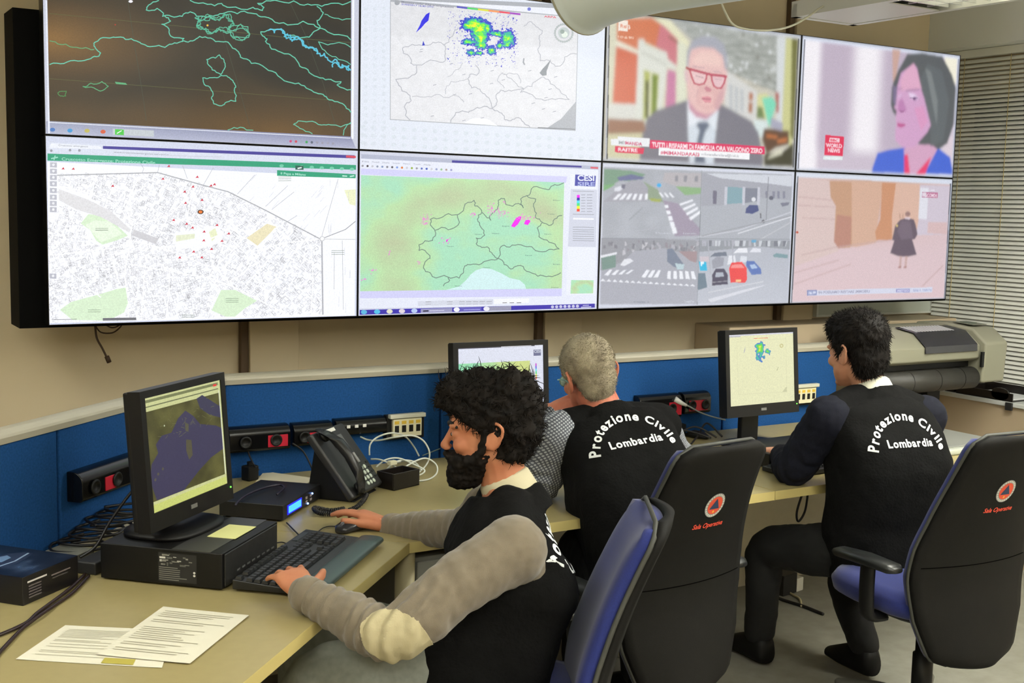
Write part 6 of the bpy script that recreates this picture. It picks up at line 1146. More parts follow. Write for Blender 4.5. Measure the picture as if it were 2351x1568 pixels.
# ================================================================ PEOPLE
def skin(name, rgb, rgb2): return mat(name, rgb, .55, noise_s=18, noise_a=.2, rgb2=rgb2, spec=.3)
def V(*a): return Vector(a)
def tap(b, pts, rad, n=16, flat=None): b.tube(spline(pts, 5), lerp_list(rad, (len(pts)-1)*5+1), n, flat=flat, roundcap=True)
def hand(b, wrist, d, nrm, thumb_dir, curl=(.5, .5, .5, .5), spread=.12, sc=1.0, thumb_curl=.3, thumb_open=.8):
    """wrist point, d = pointing direction, nrm = back-of-hand normal, thumb_dir = side the thumb is on"""
    d = Vector(d).normalized(); nrm = (Vector(nrm)-d*Vector(nrm).dot(d)).normalized(); s = d.cross(nrm); s = s if s.dot(Vector(thumb_dir)) > 0 else -s
    w = Vector(wrist)
    b.sections([(w-d*.02*sc, s*.026*sc, nrm*.020*sc), (w+d*.01*sc, s*.029*sc, nrm*.019*sc), (w+d*.04*sc, s*.038*sc, nrm*.017*sc), (w+d*.075*sc, s*.042*sc, nrm*.0145*sc), (w+d*.094*sc, s*.038*sc, nrm*.011*sc)], 20, 2.5)
    L = (.070, .080, .074, .058); off = (.030, .010, -.011, -.030)
    for i in range(4):
        base = w+d*((.086, .092, .088, .078)[i]*sc)+s*(off[i]*sc)
        a = Vector(d)+s*spread*(1.5-i)*.6; a.normalize(); ax = s; pts = [base-a*.015*sc, base]; cur = a
        for k, fr_ in enumerate((.46, .31, .23)):
            cur = (Matrix.Rotation(0, 3, 'X') @ cur); ang = curl[i]*(.75, 1.0, .7)[k]
            cur = (cur*math.cos(ang)-nrm*math.sin(ang)).normalized() if k == 0 else (lambda c, n_: (c*math.cos(ang)+n_*math.sin(ang)).normalized())(cur, -(nrm-cur*nrm.dot(cur)).normalized())
            pts.append(pts[-1]+cur*L[i]*fr_*sc)
        r = (.0088, .0092, .0086, .0076)[i]*sc
        b.tube(pts, [r*1.05, r*1.08, r*.98, r*.9, r*.72], 10, roundcap=True)
    tb = w+d*.022*sc+s*.026*sc-nrm*.006*sc; a = (d*math.cos(thumb_open)+s*math.sin(thumb_open)-nrm*.15).normalized()
    p1 = tb+a*.042*sc; a2 = (a+d*thumb_curl-nrm*.1).normalized(); p2 = p1+a2*.034*sc; a3 = (a2+d*thumb_curl-s*thumb_curl*.5).normalized(); p3 = p2+a3*.027*sc
    b.tube([tb-a*.01, p1, p2, p3], [.015*sc, .0125*sc, .011*sc, .0085*sc], 12, roundcap=True)
def head(b, H, jaw=1.0, nose=1.0):
    """adds a head to mb; H = 4x4 with x forward, y left, z up, origin between the ears"""
    b.M = H
    b.ell((-.018, 0, .052), (.096, .076, .082), n=28, m=18)
    b.ell((.012, 0, .035), (.082, .070, .080), n=24, m=14)
    b.ell((.030, 0, -.015), (.060, .062, .080), n=24, m=14)
    b.sections([((.02, 0, -.03), (0, .064, 0), (.058, 0, 0)), ((.032, 0, -.06), (0, .058, 0), (.052, 0, 0)), ((.042, 0, -.085), (0, .044, 0), (.044, 0, 0)), ((.05, 0, -.104), (0, .026, 0), (.032, 0, 0)), ((.052, 0, -.112), (0, .014, 0), (.018, 0, 0))], 24, 2.2)
    b.ell((.078, 0, -.098), (.019, .022, .016))                          # chin
    b.tube([(.086, 0, .022), (.095, 0, .002), (.106, 0, -.018), (.112, 0, -.028)], [.0075, .008, .0095, .0108], 12, roundcap=True)   # nose
    for s in (-1, 1):
        b.ell((.104, s*.0115, -.033), (.011, .0075, .007))
        b.ell((.077, s*.030, .026), (.017, .027, .010))                  # brow
        b.ell((.060, s*.042, -.022), (.026, .021, .021))                 # cheek
        b.ell((.074, s*.031, .004), (.0155, .017, .010))                 # eyelid
        b.tube(spline([(-.012, s*.072, .020), (-.018, s*.080, .032), (-.03, s*.085, .034), (-.042, s*.087, .020), (-.038, s*.085, .0), (-.026, s*.080, -.018), (-.014, s*.076, -.030), (-.008, s*.073, -.022)], 4), .0048, 8, roundcap=True)
        b.ell((-.022, s*.076, -.002), (.016, .0045, .028)); b.ell((-.014, s*.076, -.026), (.0075, .005, .0085))
        b.ell((-.004, s*.072, -.012), (.012, .008, .02))
    b.ell((.094, 0, -.058), (.009, .021, .0052)); b.ell((.092, 0, -.068), (.009, .018, .0056)); b.ell((.084, 0, -.062), (.012, .026, .014))
    b.M = None
def hairs(b, H, n, fn, rs):
    """fn(rs) -> (root, direction, length, radius, curl) in head space"""
    for _ in range(n):
        r = fn(rs)
        if r is None: continue
        p, d, L, w, c = r; pts = [Vector(p)]; d = Vector(d).normalized(); ax = d.cross(Vector((rs.uniform(-1, 1), rs.uniform(-1, 1), rs.uniform(-1, 1)))).normalized()
        for k in range(4):
            d = (d+ax*c+Vector((0, 0, -.05))).normalized(); pts.append(pts[-1]+d*L/4)
        b.tube([H @ q for q in pts], [w, w*.9, w*.75, w*.5, w*.15], 3, cap=False)
def person(label, group=None):
    return thing('person', label, 'person', (0, 0, 0))
def fin(me, name, m, parent, **k):
    o = obj(name, me, m, parent, world=True, **k); return o
def torso_secs(pel, che, nk, shL, shR, f, g=0.0, waist=.0):
    """sections from pelvis to neck base; g = extra thickness"""
    up = (nk-pel).normalized(); lat_p = None
    lat = (shL-shR); lat -= up*lat.dot(up); lat.normalize(); sc = (shL-shR).length/2
    fw = lat.cross(up)
    if fw.dot(Vector(f)) < 0: fw = -fw
    mid = (shL+shR)/2; S = []
    def at(t): return pel.lerp(che, t) if t <= 1 else che.lerp(mid, t-1)
    S.append((pel-up*.09, lat*(.15+g), fw*(.11+g))); S.append((pel, lat*(.175+g), fw*(.125+g)))
    S.append((at(.5), lat*(.155+g+waist), fw*(.11+g+waist))); S.append((at(1), lat*(.175+g), fw*(.125+g)))
    S.append((at(1.5), lat*(sc*.96+g), fw*(.122+g))); S.append((at(1.85), lat*(sc*.98+g), fw*(.098+g)))
    S.append((mid+up*.025, lat*(sc*.80+g), fw*(.078+g))); S.append((mid.lerp(nk, .6)+up*.01, lat*(sc*.52+g*.7), fw*(.066+g*.7))); S.append((nk, lat*(.064+g*.5), fw*(.062+g*.5)))
    return S, up, lat, fw
def dens(S, k=4):
    out = []
    for i in range(3):
        pass
    C_ = spline([s[0] for s in S], k); A_ = spline([s[1] for s in S], k); B_ = spline([s[2] for s in S], k)
    return list(zip(C_, A_, B_))
def wrinkle(me, amp, sc, pts=None, seed=0):
    o = Vector((seed*3.1, seed*1.7, 0))
    displace(me, lambda c, n: n*(amp*noise.noise(c*sc+o)+amp*.45*noise.noise(c*sc*2.7+o)))
def folds(me, p, axis, rad, amp, wl, ph=0):
    """ring-shaped cloth folds around a point along an axis"""
    axis = Vector(axis).normalized(); p = Vector(p)
    def fn(c, n):
        r = (c-p).length
        if r > rad: return Vector((0, 0, 0))
        k = (1-r/rad)**.7; q = (c-p).dot(axis)/wl*6.283+ph+2.2*noise.noise(c*14)+1.2*noise.noise(c*30); return n*amp*k*(math.sin(q)*.6+.4*abs(math.sin(q*.5)))
    displace(me, fn)
def collar(nk, up, lat, fw, m_, T, r=.068, h=.045, tilt=.35, nm='collar'):
    f2_ = (fw*math.cos(tilt)-up*math.sin(tilt)); u2_ = (up*math.cos(tilt)+fw*math.sin(tilt)); b = MB()
    b.sections([(nk-u2_*.03, lat*(r+.014), f2_*(r+.010)), (nk-u2_*.01, lat*(r+.007), f2_*(r+.006)), (nk+u2_*(h-.022), lat*(r+.001), f2_*(r+.0)), (nk+u2_*(h-.016), lat*(r-.003), f2_*(r-.004)), (nk+u2_*(h-.02), lat*(r-.007), f2_*(r-.008)), (nk-u2_*.01, lat*(r-.006), f2_*(r-.007))], 32, 2.1)
    return b.build(nm, m_, T, world=True, smooth=True)
def neckring(b, nk, up, lat, fw, tilt=.3, h=.0):
    f2_ = (fw*math.cos(tilt)-up*math.sin(tilt)); u2_ = (up*math.cos(tilt)+fw*math.sin(tilt)); b.sections([(nk-u2_*.07, lat*.125, f2_*.088), (nk-u2_*.04, lat*.10, f2_*.084), (nk-u2_*.01+u2_*h, lat*.082, f2_*.078)], 28, 2.2)
def lettering(vest_me_obj, origin, f, upv, right, scale, parent, arc=True):
    """white lettering wrapped on the garment's back; f = facing direction (ray goes along +f from behind)"""
    me = vest_me_obj.data; bvh = BVHTree.FromPolygons([v.co[:] for v in me.vertices], [tuple(p.vertices) for p in me.polygons])
    inv = Vector(vest_me_obj.parent.location); f = Vector(f).normalized(); vs = []; fs = []
    def put(tr, dx, dy, ang, k, cx):
        v, t, w = tr; n = len(vs); ca, sa = math.cos(ang), math.sin(ang); ok = True; new = []
        for (x, y) in v:
            x = (x-cx)*k; y = y*k; X = dx+x*ca-y*sa; Y = dy+x*sa+y*ca
            o = Vector(origin)+right*X*scale+upv*Y*scale-f*.4-inv; hit = bvh.ray_cast(o, f)
            if hit[0] is None: return
            new.append(hit[0]-f*.0022)
        vs.extend(new); fs.extend([tuple(i+n for i in q) for q in t])
    s = 'Protezione Civile'; R_ = .158; pos = []; x = 0
    adv = {c: text_tris('||'+c+'||' if False else c, .03)[2] for c in set(s) if c != ' '}
    for c in s: w_ = .28 if c == ' ' else adv[c]+.075; pos.append((c, x+w_/2, w_)); x += w_
    k = .056; tot = x*k
    for c, xc, w_ in pos:
        if c == ' ': continue
        a = (xc*k-tot/2)/R_; put(text_tris(c, .03), R_*math.sin(a), R_*math.cos(a)-R_+.03, -a, k, (w_-.075)/2)
    t2 = 'Lombardia'; x = 0; k2 = .048; tw = sum(text_tris(c, .03)[2]+.075 for c in t2)*k2
    for c in t2: w_ = text_tris(c, .03)[2]+.075; put(text_tris(c, .03), x+w_*k2/2-tw/2+.006, -.088, 0, k2, (w_-.075)/2); x += w_*k2
    me2 = bpy.data.meshes.new('lettering'); me2.from_pydata([tuple(v) for v in vs], [], fs); me2.update()
    return obj('printed_lettering', me2, mat('white print', (232, 236, 236), .6), parent)
M_VEST = mat('black vest cloth', (17, 17, 17), .9, noise_s=60, noise_a=.25, bump=.25, bump_s=120, spec=.12)
# ---------------------------------------------------------------- bearded man, left
T = person('bearded man with curly dark hair in black vest typing at the left desk'); T.location = (.78, -1.44, 0)
hc = PD(1123, 992, 2.95); hf = V(-.80, .58, -.07).normalized(); hF, hL, hU = frame(hf); H = M3(hF, hL, hU, hc)
nk = PD(1168, 1122, 2.97); pel = V(.735, -1.455, .565); 
shL = PD(1178, 1262, 2.74); shR = PD(1128, 1175, 3.13); elL = PD(905, 1455, 2.60); wrL = PD(699, 1362, 2.70); elR = PD(1065, 1212, 3.27); wrR = PD(893, 1212, 3.43)
che = pel.lerp((shL+shR)/2, .55)+V(.03, -.03, 0); f1 = V(-.75, .66, 0)
S, up, lat, fw = torso_secs(pel, che, nk, shL, shR, f1)
knL = V(.33, -1.36, .53); knR = V(.46, -1.02, .53); anL = V(.28, -1.26, .09); anR = V(.46, -.86, .09); hpL = pel-lat*-.09-V(0, 0, .03); hpR = pel-lat*.09-V(0, 0, .03)
dL = (PD(650, 1296, 2.80)-wrL).normalized(); dR = (PD(835, 1195, 3.44)-wrR); dR = (dR+V(0, 0, .01)).normalized()
b = MB(); head(b, H); b.sections(dens([(c, a*.86, q*.84) for c, a, q in S[:-1]]+[S[-1]], 3), 28, 2.4)
tap(b, [nk-up*.03, nk.lerp(hc, .35), hc+hF*-.012+hU*-.045], (.062, .056, .055))
for a in ((shL, elL, wrL), (shR, elR, wrR)): tap(b, a, (.046, .036, .026)); b.ell(a[0], .048)
wn = V(0, .0, 1)
hand(b, wrL, dL, V(-.1, -.12, 1), V(1, .6, 0), curl=(.42, .50, .46, .34), spread=.30, thumb_open=.75, thumb_curl=.12, sc=.98)
hand(b, wrR+V(0, 0, .006), dR, V(.05, .1, 1), V(0, -1, 0), curl=(.22, .30, .36, .40), spread=.16, thumb_open=.45, thumb_curl=.25)
for h_, k_, a_ in ((hpL, knL, anL), (hpR, knR, anR)): tap(b, [h_, k_, a_], (.074, .048, .034)); tap(b, [a_+V(.02, -.03, -.03), a_+f1*.13+V(0, 0, -.06)], (.028, .02))
me = remesh(b, .0038, 3, .5); fin(me, 'body', skin('skin warm', (196, 134, 100), (180, 112, 82)), T)
# face: lips, brows, eyes
b = MB(); b.M = H; b.ell((.0985, 0, -.0585), (.0075, .018, .0038)); b.ell((.0965, 0, -.0675), (.008, .016, .0045)); b.build('lips', mat('lips', (150, 84, 76), .5), T, world=True, smooth=True)
b = MB(); b.M = H
for s in (-1, 1): b.tube(spline([(.095, s*.012, .024), (.094, s*.028, .032), (.082, s*.046, .030), (.07, s*.055, .022)], 4), [.0025]+[.0042]*8+[.003]*3+[.0015], 6, flat=((0, 0, 1), 1.4))
b.build('eyebrows', mat('hair near black', (24, 19, 15), .7), T, world=True, smooth=True)
for s in (-1, 1):
    b = MB(); b.M = H; b.ell((.0805, s*.031, .004), (.0095, .0110, .0055)); e = b.build('eye', mat('shaded eye white', (150, 142, 136), .25), T, world=True, smooth=True)  # eyeball colour greyed to imitate shade around the eyes
    b = MB(); b.M = H; b.ell((.0888, s*.0315, .0038), (.0022, .0045, .0045)); b.build('iris', mat('iris dark', (30, 20, 14), .15), e, world=True, smooth=True)
# beard and hair
M_HAIR = mat('dark curly hair', (11, 9, 8), .75, noise_s=40, noise_a=.4, rgb2=(27, 21, 17), spec=.2)
b = MB(); b.M = H
b.sections([((.036, 0, -.045), (0, .067, 0), (.062, 0, 0)), ((.046, 0, -.07), (0, .063, 0), (.060, 0, 0)), ((.056, 0, -.1), (0, .052, 0), (.054, 0, 0)), ((.066, 0, -.128), (0, .036, 0), (.04, 0, 0)), ((.068, 0, -.136), (0, .018, 0), (.022, 0, 0))], 24, 2.2)
b.tube(spline([(.098, -.026, -.062), (.107, -.014, -.049), (.1085, 0, -.046), (.107, .014, -.049), (.098, .026, -.062)], 4), .0068, 8, roundcap=True)
for s in (-1, 1):
    b.tube(spline([(.088, s*.034, -.055), (.07, s*.05, -.07), (.05, s*.06, -.06), (.02, s*.068, -.04), (.006, s*.0705, -.012), (.004, s*.071, .02)], 4), [.012]*21, 10, roundcap=True, flat=((0, s, 0), .7))
me = remesh(b, .004, 3, .5); displace(me, lambda c, n: n*(.004*noise.noise(c*130)+.004*noise.noise(c*60))); 
# open the mouth area of the beard
fin(me, 'beard', M_HAIR, T)
b = MB(); b.M = H
for c, r in (((-.03, 0, .060), (.108, .088, .088)), ((.01, .0, .080), (.098, .080, .070)), ((.062, .0, .098), (.062, .062, .048)), ((.085, .01, .085), (.042, .046, .032)), ((-.07, 0, .02), (.065, .076, .085)), ((-.055, 0, -.03), (.05, .064, .055)),
             ((-.02, .05, .04), (.058, .036, .05)), ((-.02, -.05, .04), (.058, .036, .05)), ((.034, .055, .055), (.034, .022, .034)), ((.034, -.055, .055), (.034, .022, .034)), ((.012, .068, .028), (.013, .009, .03)), ((.012, -.068, .028), (.013, .009, .03)), ((-.06, .03, .118), (.06, .05, .04)), ((.02, -.02, .122), (.06, .05, .035))): b.ell(c, r, n=20, m=12)
me = remesh(b, .006, 2, .5)
displace(me, lambda c, n: n*(.012*noise.noise(c*38)+.008*noise.noise(c*85)+.003*noise.noise(c*170)))
cs = [v.co.copy() for v in me.vertices]; ns = [v.normal.copy() for v in me.vertices]
hb = MB(); hb.add(cs, [tuple(p.vertices) for p in me.polygons]); rs = random.Random(21)
for _ in range(2600):
    i = rs.randrange(len(cs)); p = cs[i]-ns[i]*.004; d = (ns[i]+Vector((rs.uniform(-1, 1), rs.uniform(-1, 1), rs.uniform(-.6, 1)))*.8).normalized()
    ax = d.cross(Vector((rs.uniform(-1, 1), rs.uniform(-1, 1), rs.uniform(-1, 1)))).normalized(); L = rs.uniform(.012, .024); pts = [p]; 
    if hU.dot(ns[i]) > .5 and rs.random() < .05: L = rs.uniform(.03, .055)
    for k in range(4): d = (d+ax*.55).normalized(); pts.append(pts[-1]+d*L/4)
    w = rs.uniform(.0009, .0018); hb.tube(pts, [w, w, w*.8, w*.6, w*.2], 3, cap=False)
hm = bpy.data.meshes.new('hair'); hm.from_pydata(hb.v, [], hb.f); hm.update(); fin(hm, 'hair', M_HAIR, T, smooth=True)
# sweater
M_SW = mat('grey brown knit', (124, 114, 98), .9, noise_s=40, noise_a=.12, bump=.25, bump_s=700, sheen=.3, spec=.15)
S2, *_ = torso_secs(pel, che, nk, shL, shR, f1, .014)
b = MB(); b.sections(dens(S2[1:-1], 3), 28, 2.4)
cuL = wrL+(elL-wrL).normalized()*-.012+(wrL-elL).normalized()*.0; cuR = wrR
tap(b, [shL, shL.lerp(elL, .5)+V(0, 0, .01), elL, elL.lerp(wrL, .5)+V(0, 0, -.006), wrL], (.078, .068, .058, .052, .037)); b.ell(shL, .08)
tap(b, [shR, elR, elR.lerp(wrR, .5), wrR-(wrR-elR).normalized()*.01], (.075, .056, .048, .036)); b.ell(shR, .078)
me = remesh(b, .0055, 4, .6)
folds(me, elL+V(-.01, 0, .02), (wrL-elL), .17, .0085, .034); folds(me, wrL.lerp(elL, .35), (wrL-elL), .11, .005, .026, 1); folds(me, shL.lerp(elL, .45), (elL-shL), .14, .0035, .055, 2); folds(me, elR.lerp(wrR, .4), (wrR-elR), .15, .004, .03)
wrinkle(me, .003, 22); sw = fin(me, 'sweater', M_SW, T)
def cuff(p, a, r): b = MB(); a = a.normalized(); b.lathe([(r*.86, -.02), (r*1.0, -.018), (r*1.02, 0), (r*.98, .014), (r*.86, .016)], p, a, 24); return b
cuff(wrL-(wrL-elL).normalized()*.006, wrL-elL, .041).build('cuff', M_SW, sw, world=True, smooth=True); cuff(wrR-(wrR-elR).normalized()*.014, wrR-elR, .041).build('cuff', M_SW, sw, world=True, smooth=True)
# elbow patch: region of the sleeve offset outwards
def patch(me_src, centre, viewdir, axis, ra, rb, off, nm, m_, parent, loc):
    bm = bmesh.new(); bm.from_mesh(me_src); c = Vector(centre)-loc; bmesh.ops.delete(bm, geom=[fc for fc in bm.faces if (fc.calc_center_median()-c).length > max(ra, rb)*1.25], context='FACES'); bmesh.ops.subdivide_edges(bm, edges=bm.edges[:], cuts=2, use_grid_fill=True); axis = Vector(axis).normalized(); vd = Vector(viewdir).normalized(); side = axis.cross(vd).normalized()
    kill = [fc for fc in bm.faces if not (lambda q: ((q.dot(axis)/ra)**2+(q.dot(side)/rb)**2 < 1 and q.dot(vd) > -.03))(fc.calc_center_median()-c)]
    bmesh.ops.delete(bm, geom=kill, context='FACES'); [bmesh.ops.smooth_vert(bm, verts=[v for v in bm.verts if v.is_boundary], factor=.5, use_axis_x=True, use_axis_y=True, use_axis_z=True) for _ in range(8)]
    bm.normal_update()
    for v in bm.verts: v.co += v.normal*off
    m2 = bpy.data.meshes.new(nm); bm.to_mesh(m2); bm.free(); o = obj(nm, m2, m_, parent, smooth=True); sd = o.modifiers.new('solid', 'SOLIDIFY'); sd.thickness = .003; sd.offset = 0; return o
pcn = PD(905, 1462, 2.56); patch(me, pcn, (CAM-pcn), (elL-wrL)+V(.06, -.02, -.01), .074, .054, .0022, 'elbow_patch', mat('cream elbow patch', (178, 168, 134), .85, bump=.1, bump_s=500), sw, T.location)
# vest
S3, *_ = torso_secs(pel, che, nk, shL, shR, f1, .026, .01)
S3 = [(c, a*(.90 if i > 3 else 1), b_) for i, (c, a, b_) in enumerate(S3)]
b = MB(); b.sections(dens(S3[:-1], 3), 36, 3.1)
b.M = None
tap(b, [nk.lerp(shL, .35), nk.lerp(shL, .78)+V(0, 0, .012)], (.06, .055)); tap(b, [nk.lerp(shR, .35), nk.lerp(shR, .8)+V(0, 0, .01)], (.06, .055))
b.sections([(pel+fw*.06-up*.1, lat*.20, fw*.16), (pel+fw*.05+up*.03, lat*.20, fw*.15), (pel+up*.14+fw*.01, lat*.185, fw*.145)], 24, 2.4)
neckring(b, nk, up, lat, fw, .5); me = remesh(b, .0065, 4, .6); wrinkle(me, .006, 11, seed=3); folds(me, pel+up*.12, up, .22, .007, .05); vest = fin(me, 'vest', M_VEST, T)
lettering(vest, che.lerp((shL+shR)/2, .55)-fw*.1+up*.06+lat*.045, fw, up, -lat, .85, vest)
# collar and shirt
collar(nk, up, lat, fw, mat('cream collar', (196, 188, 158), .85, bump=.1, bump_s=400), T, .064, .05, .55)
# trousers and shoes
b = MB()
for h_, k_, a_ in ((hpL, knL, anL), (hpR, knR, anR)): tap(b, [h_, h_.lerp(k_, .5), k_, k_.lerp(a_, .5), a_+V(0, 0, .02)], (.105, .095, .076, .064, .058))
b.sections([(pel-V(0, 0, .11), lat*.17, fw*.14), (pel-V(0, 0, .02), lat*.19, fw*.15), (pel+V(0, 0, .05), lat*.17, fw*.13)], 24, 2.4)
me = remesh(b, .008, 4, .6); wrinkle(me, .005, 13, seed=5); fin(me, 'trousers', mat('grey blue denim', (132, 136, 128), .85, noise_s=60, noise_a=.2), T)
def shoe(b, an, f): b.sections([(an-f*.06+V(0, 0, -.045), V(-f.y, f.x, 0)*.03, V(0, 0, .036)), (an-f*.04+V(0, 0, -.035), V(-f.y, f.x, 0)*.042, V(0, 0, .052)), (an+f*.02+V(0, 0, -.036), V(-f.y, f.x, 0)*.045, V(0, 0, .054)), (an+f*.1+V(0, 0, -.052), V(-f.y, f.x, 0)*.048, V(0, 0, .038)), (an+f*.17+V(0, 0, -.066), V(-f.y, f.x, 0)*.034, V(0, 0, .02)), (an+f*.19+V(0, 0, -.072), V(-f.y, f.x, 0)*.016, V(0, 0, .01))], 18, 2.4)
M_SHOE = mat('black shoe leather', (10, 10, 10), .6, spec=.25)
for a_ in (anL, anR): b = MB(); shoe(b, a_, f1.normalized()); b.build('shoe', M_SHOE, T, world=True, smooth=True)

# ---------------------------------------------------------------- grey-haired man, middle
T = person('grey-haired man in black vest seen from behind, resting his chin on his hand'); T.location = (1.50, -1.1, 0)
hc = PD(1352, 868, 3.78); hf = V(.16, .96, -.16).normalized(); hF, hL, hU = frame(hf, V(-.20, .0, 1)); H = M3(hF, hL, hU, hc)
nk = hc+V(.03, -.055, -.118); pel = V(1.51, -1.13, .58)
shL = PD(1290, 998, 3.72); shR = PD(1512, 985, 3.81); che = pel.lerp((shL+shR)/2, .55); f2 = V(.2, .97, 0)
elL = PD(1238, 1105, 3.82); elL.z = DT+.045; wrL = PD(1262, 945, 3.86)
elR = PD(1568, 1110, 4.10); elR.z = DT+.05; wrR = elR+V(-.10, .23, -.01)
S, up, lat, fw = torso_secs(pel, che, nk, shL, shR, f2)
hpL, hpR = pel+lat*.09-V(0, 0, .03), pel-lat*.09-V(0, 0, .03); knL = hpL+f2*.40+V(0, 0, -.01); knR = hpR+f2*.40+V(0, 0, -.01); knL.z = knR.z = .53; anL = knL+V(-.02, -.05, -.44); anR = knR+V(.02, -.05, -.44)
b = MB(); head(b, H); b.sections(dens([(c, a*.86, q*.84) for c, a, q in S[:-1]]+[S[-1]], 3), 28, 2.4)
tap(b, [nk-up*.03, nk.lerp(hc, .35), hc+hF*-.012+hU*-.045], (.066, .062, .06))
for a in ((shL, elL, wrL), (shR, elR, wrR)): tap(b, a, (.046, .037, .027)); b.ell(a[0], .048)
hand(b, wrL, (hc+hF*.07+hL*.052+hU*-.095)-wrL, V(-.8, -.4, .3), V(.2, .5, .6), curl=(.75, .8, .85, .9), spread=.1, thumb_open=.5)
hand(b, wrR, V(-.2, .95, -.05), V(0, .05, 1), V(-1, 0, 0), curl=(.3, .35, .4, .45))
for h_, k_, a_ in ((hpL, knL, anL), (hpR, knR, anR)): tap(b, [h_, k_, a_], (.074, .048, .034)); tap(b, [a_+V(0, -.02, -.03), a_+f2*.13+V(0, 0, -.06)], (.028, .02))
me = remesh(b, .0042, 3, .5); fin(me, 'body', skin('skin ruddy', (206, 134, 106), (186, 108, 86)), T)
M_GREY = mat('short grey hair', (172, 162, 138), .8, noise_s=22, noise_a=.4, rgb2=(118, 108, 90), bump=.3, bump_s=300)
b = MB(); b.M = H; b.ell((-.020, 0, .055), (.100, .080, .086), n=28, m=18); b.ell((.012, 0, .055), (.088, .073, .074), n=24, m=14); b.ell((-.052, 0, .0), (.055, .066, .07)); b.ell((-.05, 0, -.035), (.042, .055, .045))
for s in (-1, 1): b.ell((-.005, s*.062, .035), (.04, .017, .04)); b.ell((.012, s*.068, .01), (.012, .006, .025))
me = remesh(b, .005, 3, .5); displace(me, lambda c, n: n*.0022*noise.noise(c*110)); cs = [v.co.copy() for v in me.vertices]; ns = [v.normal.copy() for v in me.vertices]
hb = MB(); hb.add(cs, [tuple(p.vertices) for p in me.polygons]); rs = random.Random(4)
for _ in range(5200):
    i = rs.randrange(len(cs)); p = cs[i]-ns[i]*.002; d = (ns[i]*.8+Vector((rs.uniform(-1, 1), rs.uniform(-1, 1), rs.uniform(-1.4, .4)))*.5-hF*.3).normalized(); L = rs.uniform(.005, .010); w = .0007; hb.tube([p, p+d*L*.6, p+d*L], [w, w*.8, w*.2], 3, cap=False)
hm = bpy.data.meshes.new('hair'); hm.from_pydata(hb.v, [], hb.f); hm.update(); fin(hm, 'hair', M_GREY, T, smooth=True)
# glasses
g = MB(); g.M = H; 
for s in (-1, 1):
    g.tube(spline([(.088, s*.066, .012), (.05, s*.077, .014), (.0, s*.080, .012), (-.025, s*.080, .0)], 4), .0022, 6)
    g.tube([(.101-.012*abs(math.cos(a))*1, s*(.034+.027*math.cos(a)), .002+.018*math.sin(a)) for a in [i/20*6.283 for i in range(20)]], .0018, 6, closed=True)
g.tube([(.102, -.008, .006), (.105, 0, .008), (.102, .008, .006)], .0018, 6)
go = g.build('glasses', mat('glasses frame teal', (110, 150, 146), .3, metal=.3), T, world=True, smooth=True)
for s in (-1, 1): b = MB(); b.M = H; b.sections([((.094, s*.034, .002), (-.006, .026, 0), (0, 0, .0175)), ((.0955, s*.034, .002), (-.006, .026, 0), (0, 0, .0175))], 20, 2.2); b.build('lens', mat('lens pale green', (190, 232, 222), .1, alpha=1), go, world=True, smooth=True)
# shirt
def plaid():
    m = mat('grey checked shirt', (150, 154, 160), .85); nt = m.node_tree; bs = nt.nodes['Principled BSDF']; tc = nt.nodes.new('ShaderNodeTexCoord'); mp_ = nt.nodes.new('ShaderNodeMapping'); mp_.inputs['Rotation'].default_value = (.3, .5, .2)
    w1 = nt.nodes.new('ShaderNodeTexWave'); w1.inputs['Scale'].default_value = 38; w1.bands_direction = 'X'; w2 = nt.nodes.new('ShaderNodeTexWave'); w2.inputs['Scale'].default_value = 38; w2.bands_direction = 'Z'
    ad_ = nt.nodes.new('ShaderNodeMath'); ad_.operation = 'MULTIPLY'; cr = nt.nodes.new('ShaderNodeValToRGB'); cr.color_ramp.elements[0].position = .15; cr.color_ramp.elements[0].color = (*lin((84, 88, 98)), 1); cr.color_ramp.elements[1].position = .45; cr.color_ramp.elements[1].color = (*lin((176, 180, 186)), 1)
    nt.links.new(tc.outputs['Object'], mp_.inputs[0]); nt.links.new(mp_.outputs[0], w1.inputs[0]); nt.links.new(mp_.outputs[0], w2.inputs[0]); nt.links.new(w1.outputs[1], ad_.inputs[0]); nt.links.new(w2.outputs[1], ad_.inputs[1]); nt.links.new(ad_.outputs[0], cr.inputs[0]); nt.links.new(cr.outputs[0], bs.inputs['Base Color']); return m
S2, *_ = torso_secs(pel, che, nk, shL, shR, f2, .012)
b = MB(); b.sections(dens(S2[1:-1], 3), 28, 2.4)
tap(b, [shL, shL.lerp(elL, .5), elL, elL.lerp(wrL, .5), wrL-(wrL-elL).normalized()*.02], (.074, .068, .06, .05, .04)); b.ell(shL, .076); tap(b, [shR, shR.lerp(elR, .5), elR, wrR], (.066, .060, .056, .04)); b.ell(shR, .066)
me = remesh(b, .006, 4, .6); wrinkle(me, .005, 16, seed=7); folds(me, elL, (wrL-elL), .16, .006, .035); fin(me, 'shirt', plaid(), T)
collar(nk, up, lat, fw, mat('grey checked shirt', (150, 154, 160)), T, .068, .04, .35)
S3, *_ = torso_secs(pel, che, nk, shL, shR, f2, .028, .012); S3 = [(c, a*(1.0 if i > 3 else 1), b_) for i, (c, a, b_) in enumerate(S3)]
b = MB(); b.sections(dens(S3[:-1], 3), 36, 3.1); tap(b, [nk.lerp(shL, .35), nk.lerp(shL, .86)+V(0, 0, .014)], (.062, .062)); tap(b, [nk.lerp(shR, .35), nk.lerp(shR, .98)+V(0, 0, .006)], (.062, .078))
neckring(b, nk, up, lat, fw, .35, .012); me = remesh(b, .0065, 4, .6); wrinkle(me, .006, 10, seed=9); vest = fin(me, 'vest', M_VEST, T)
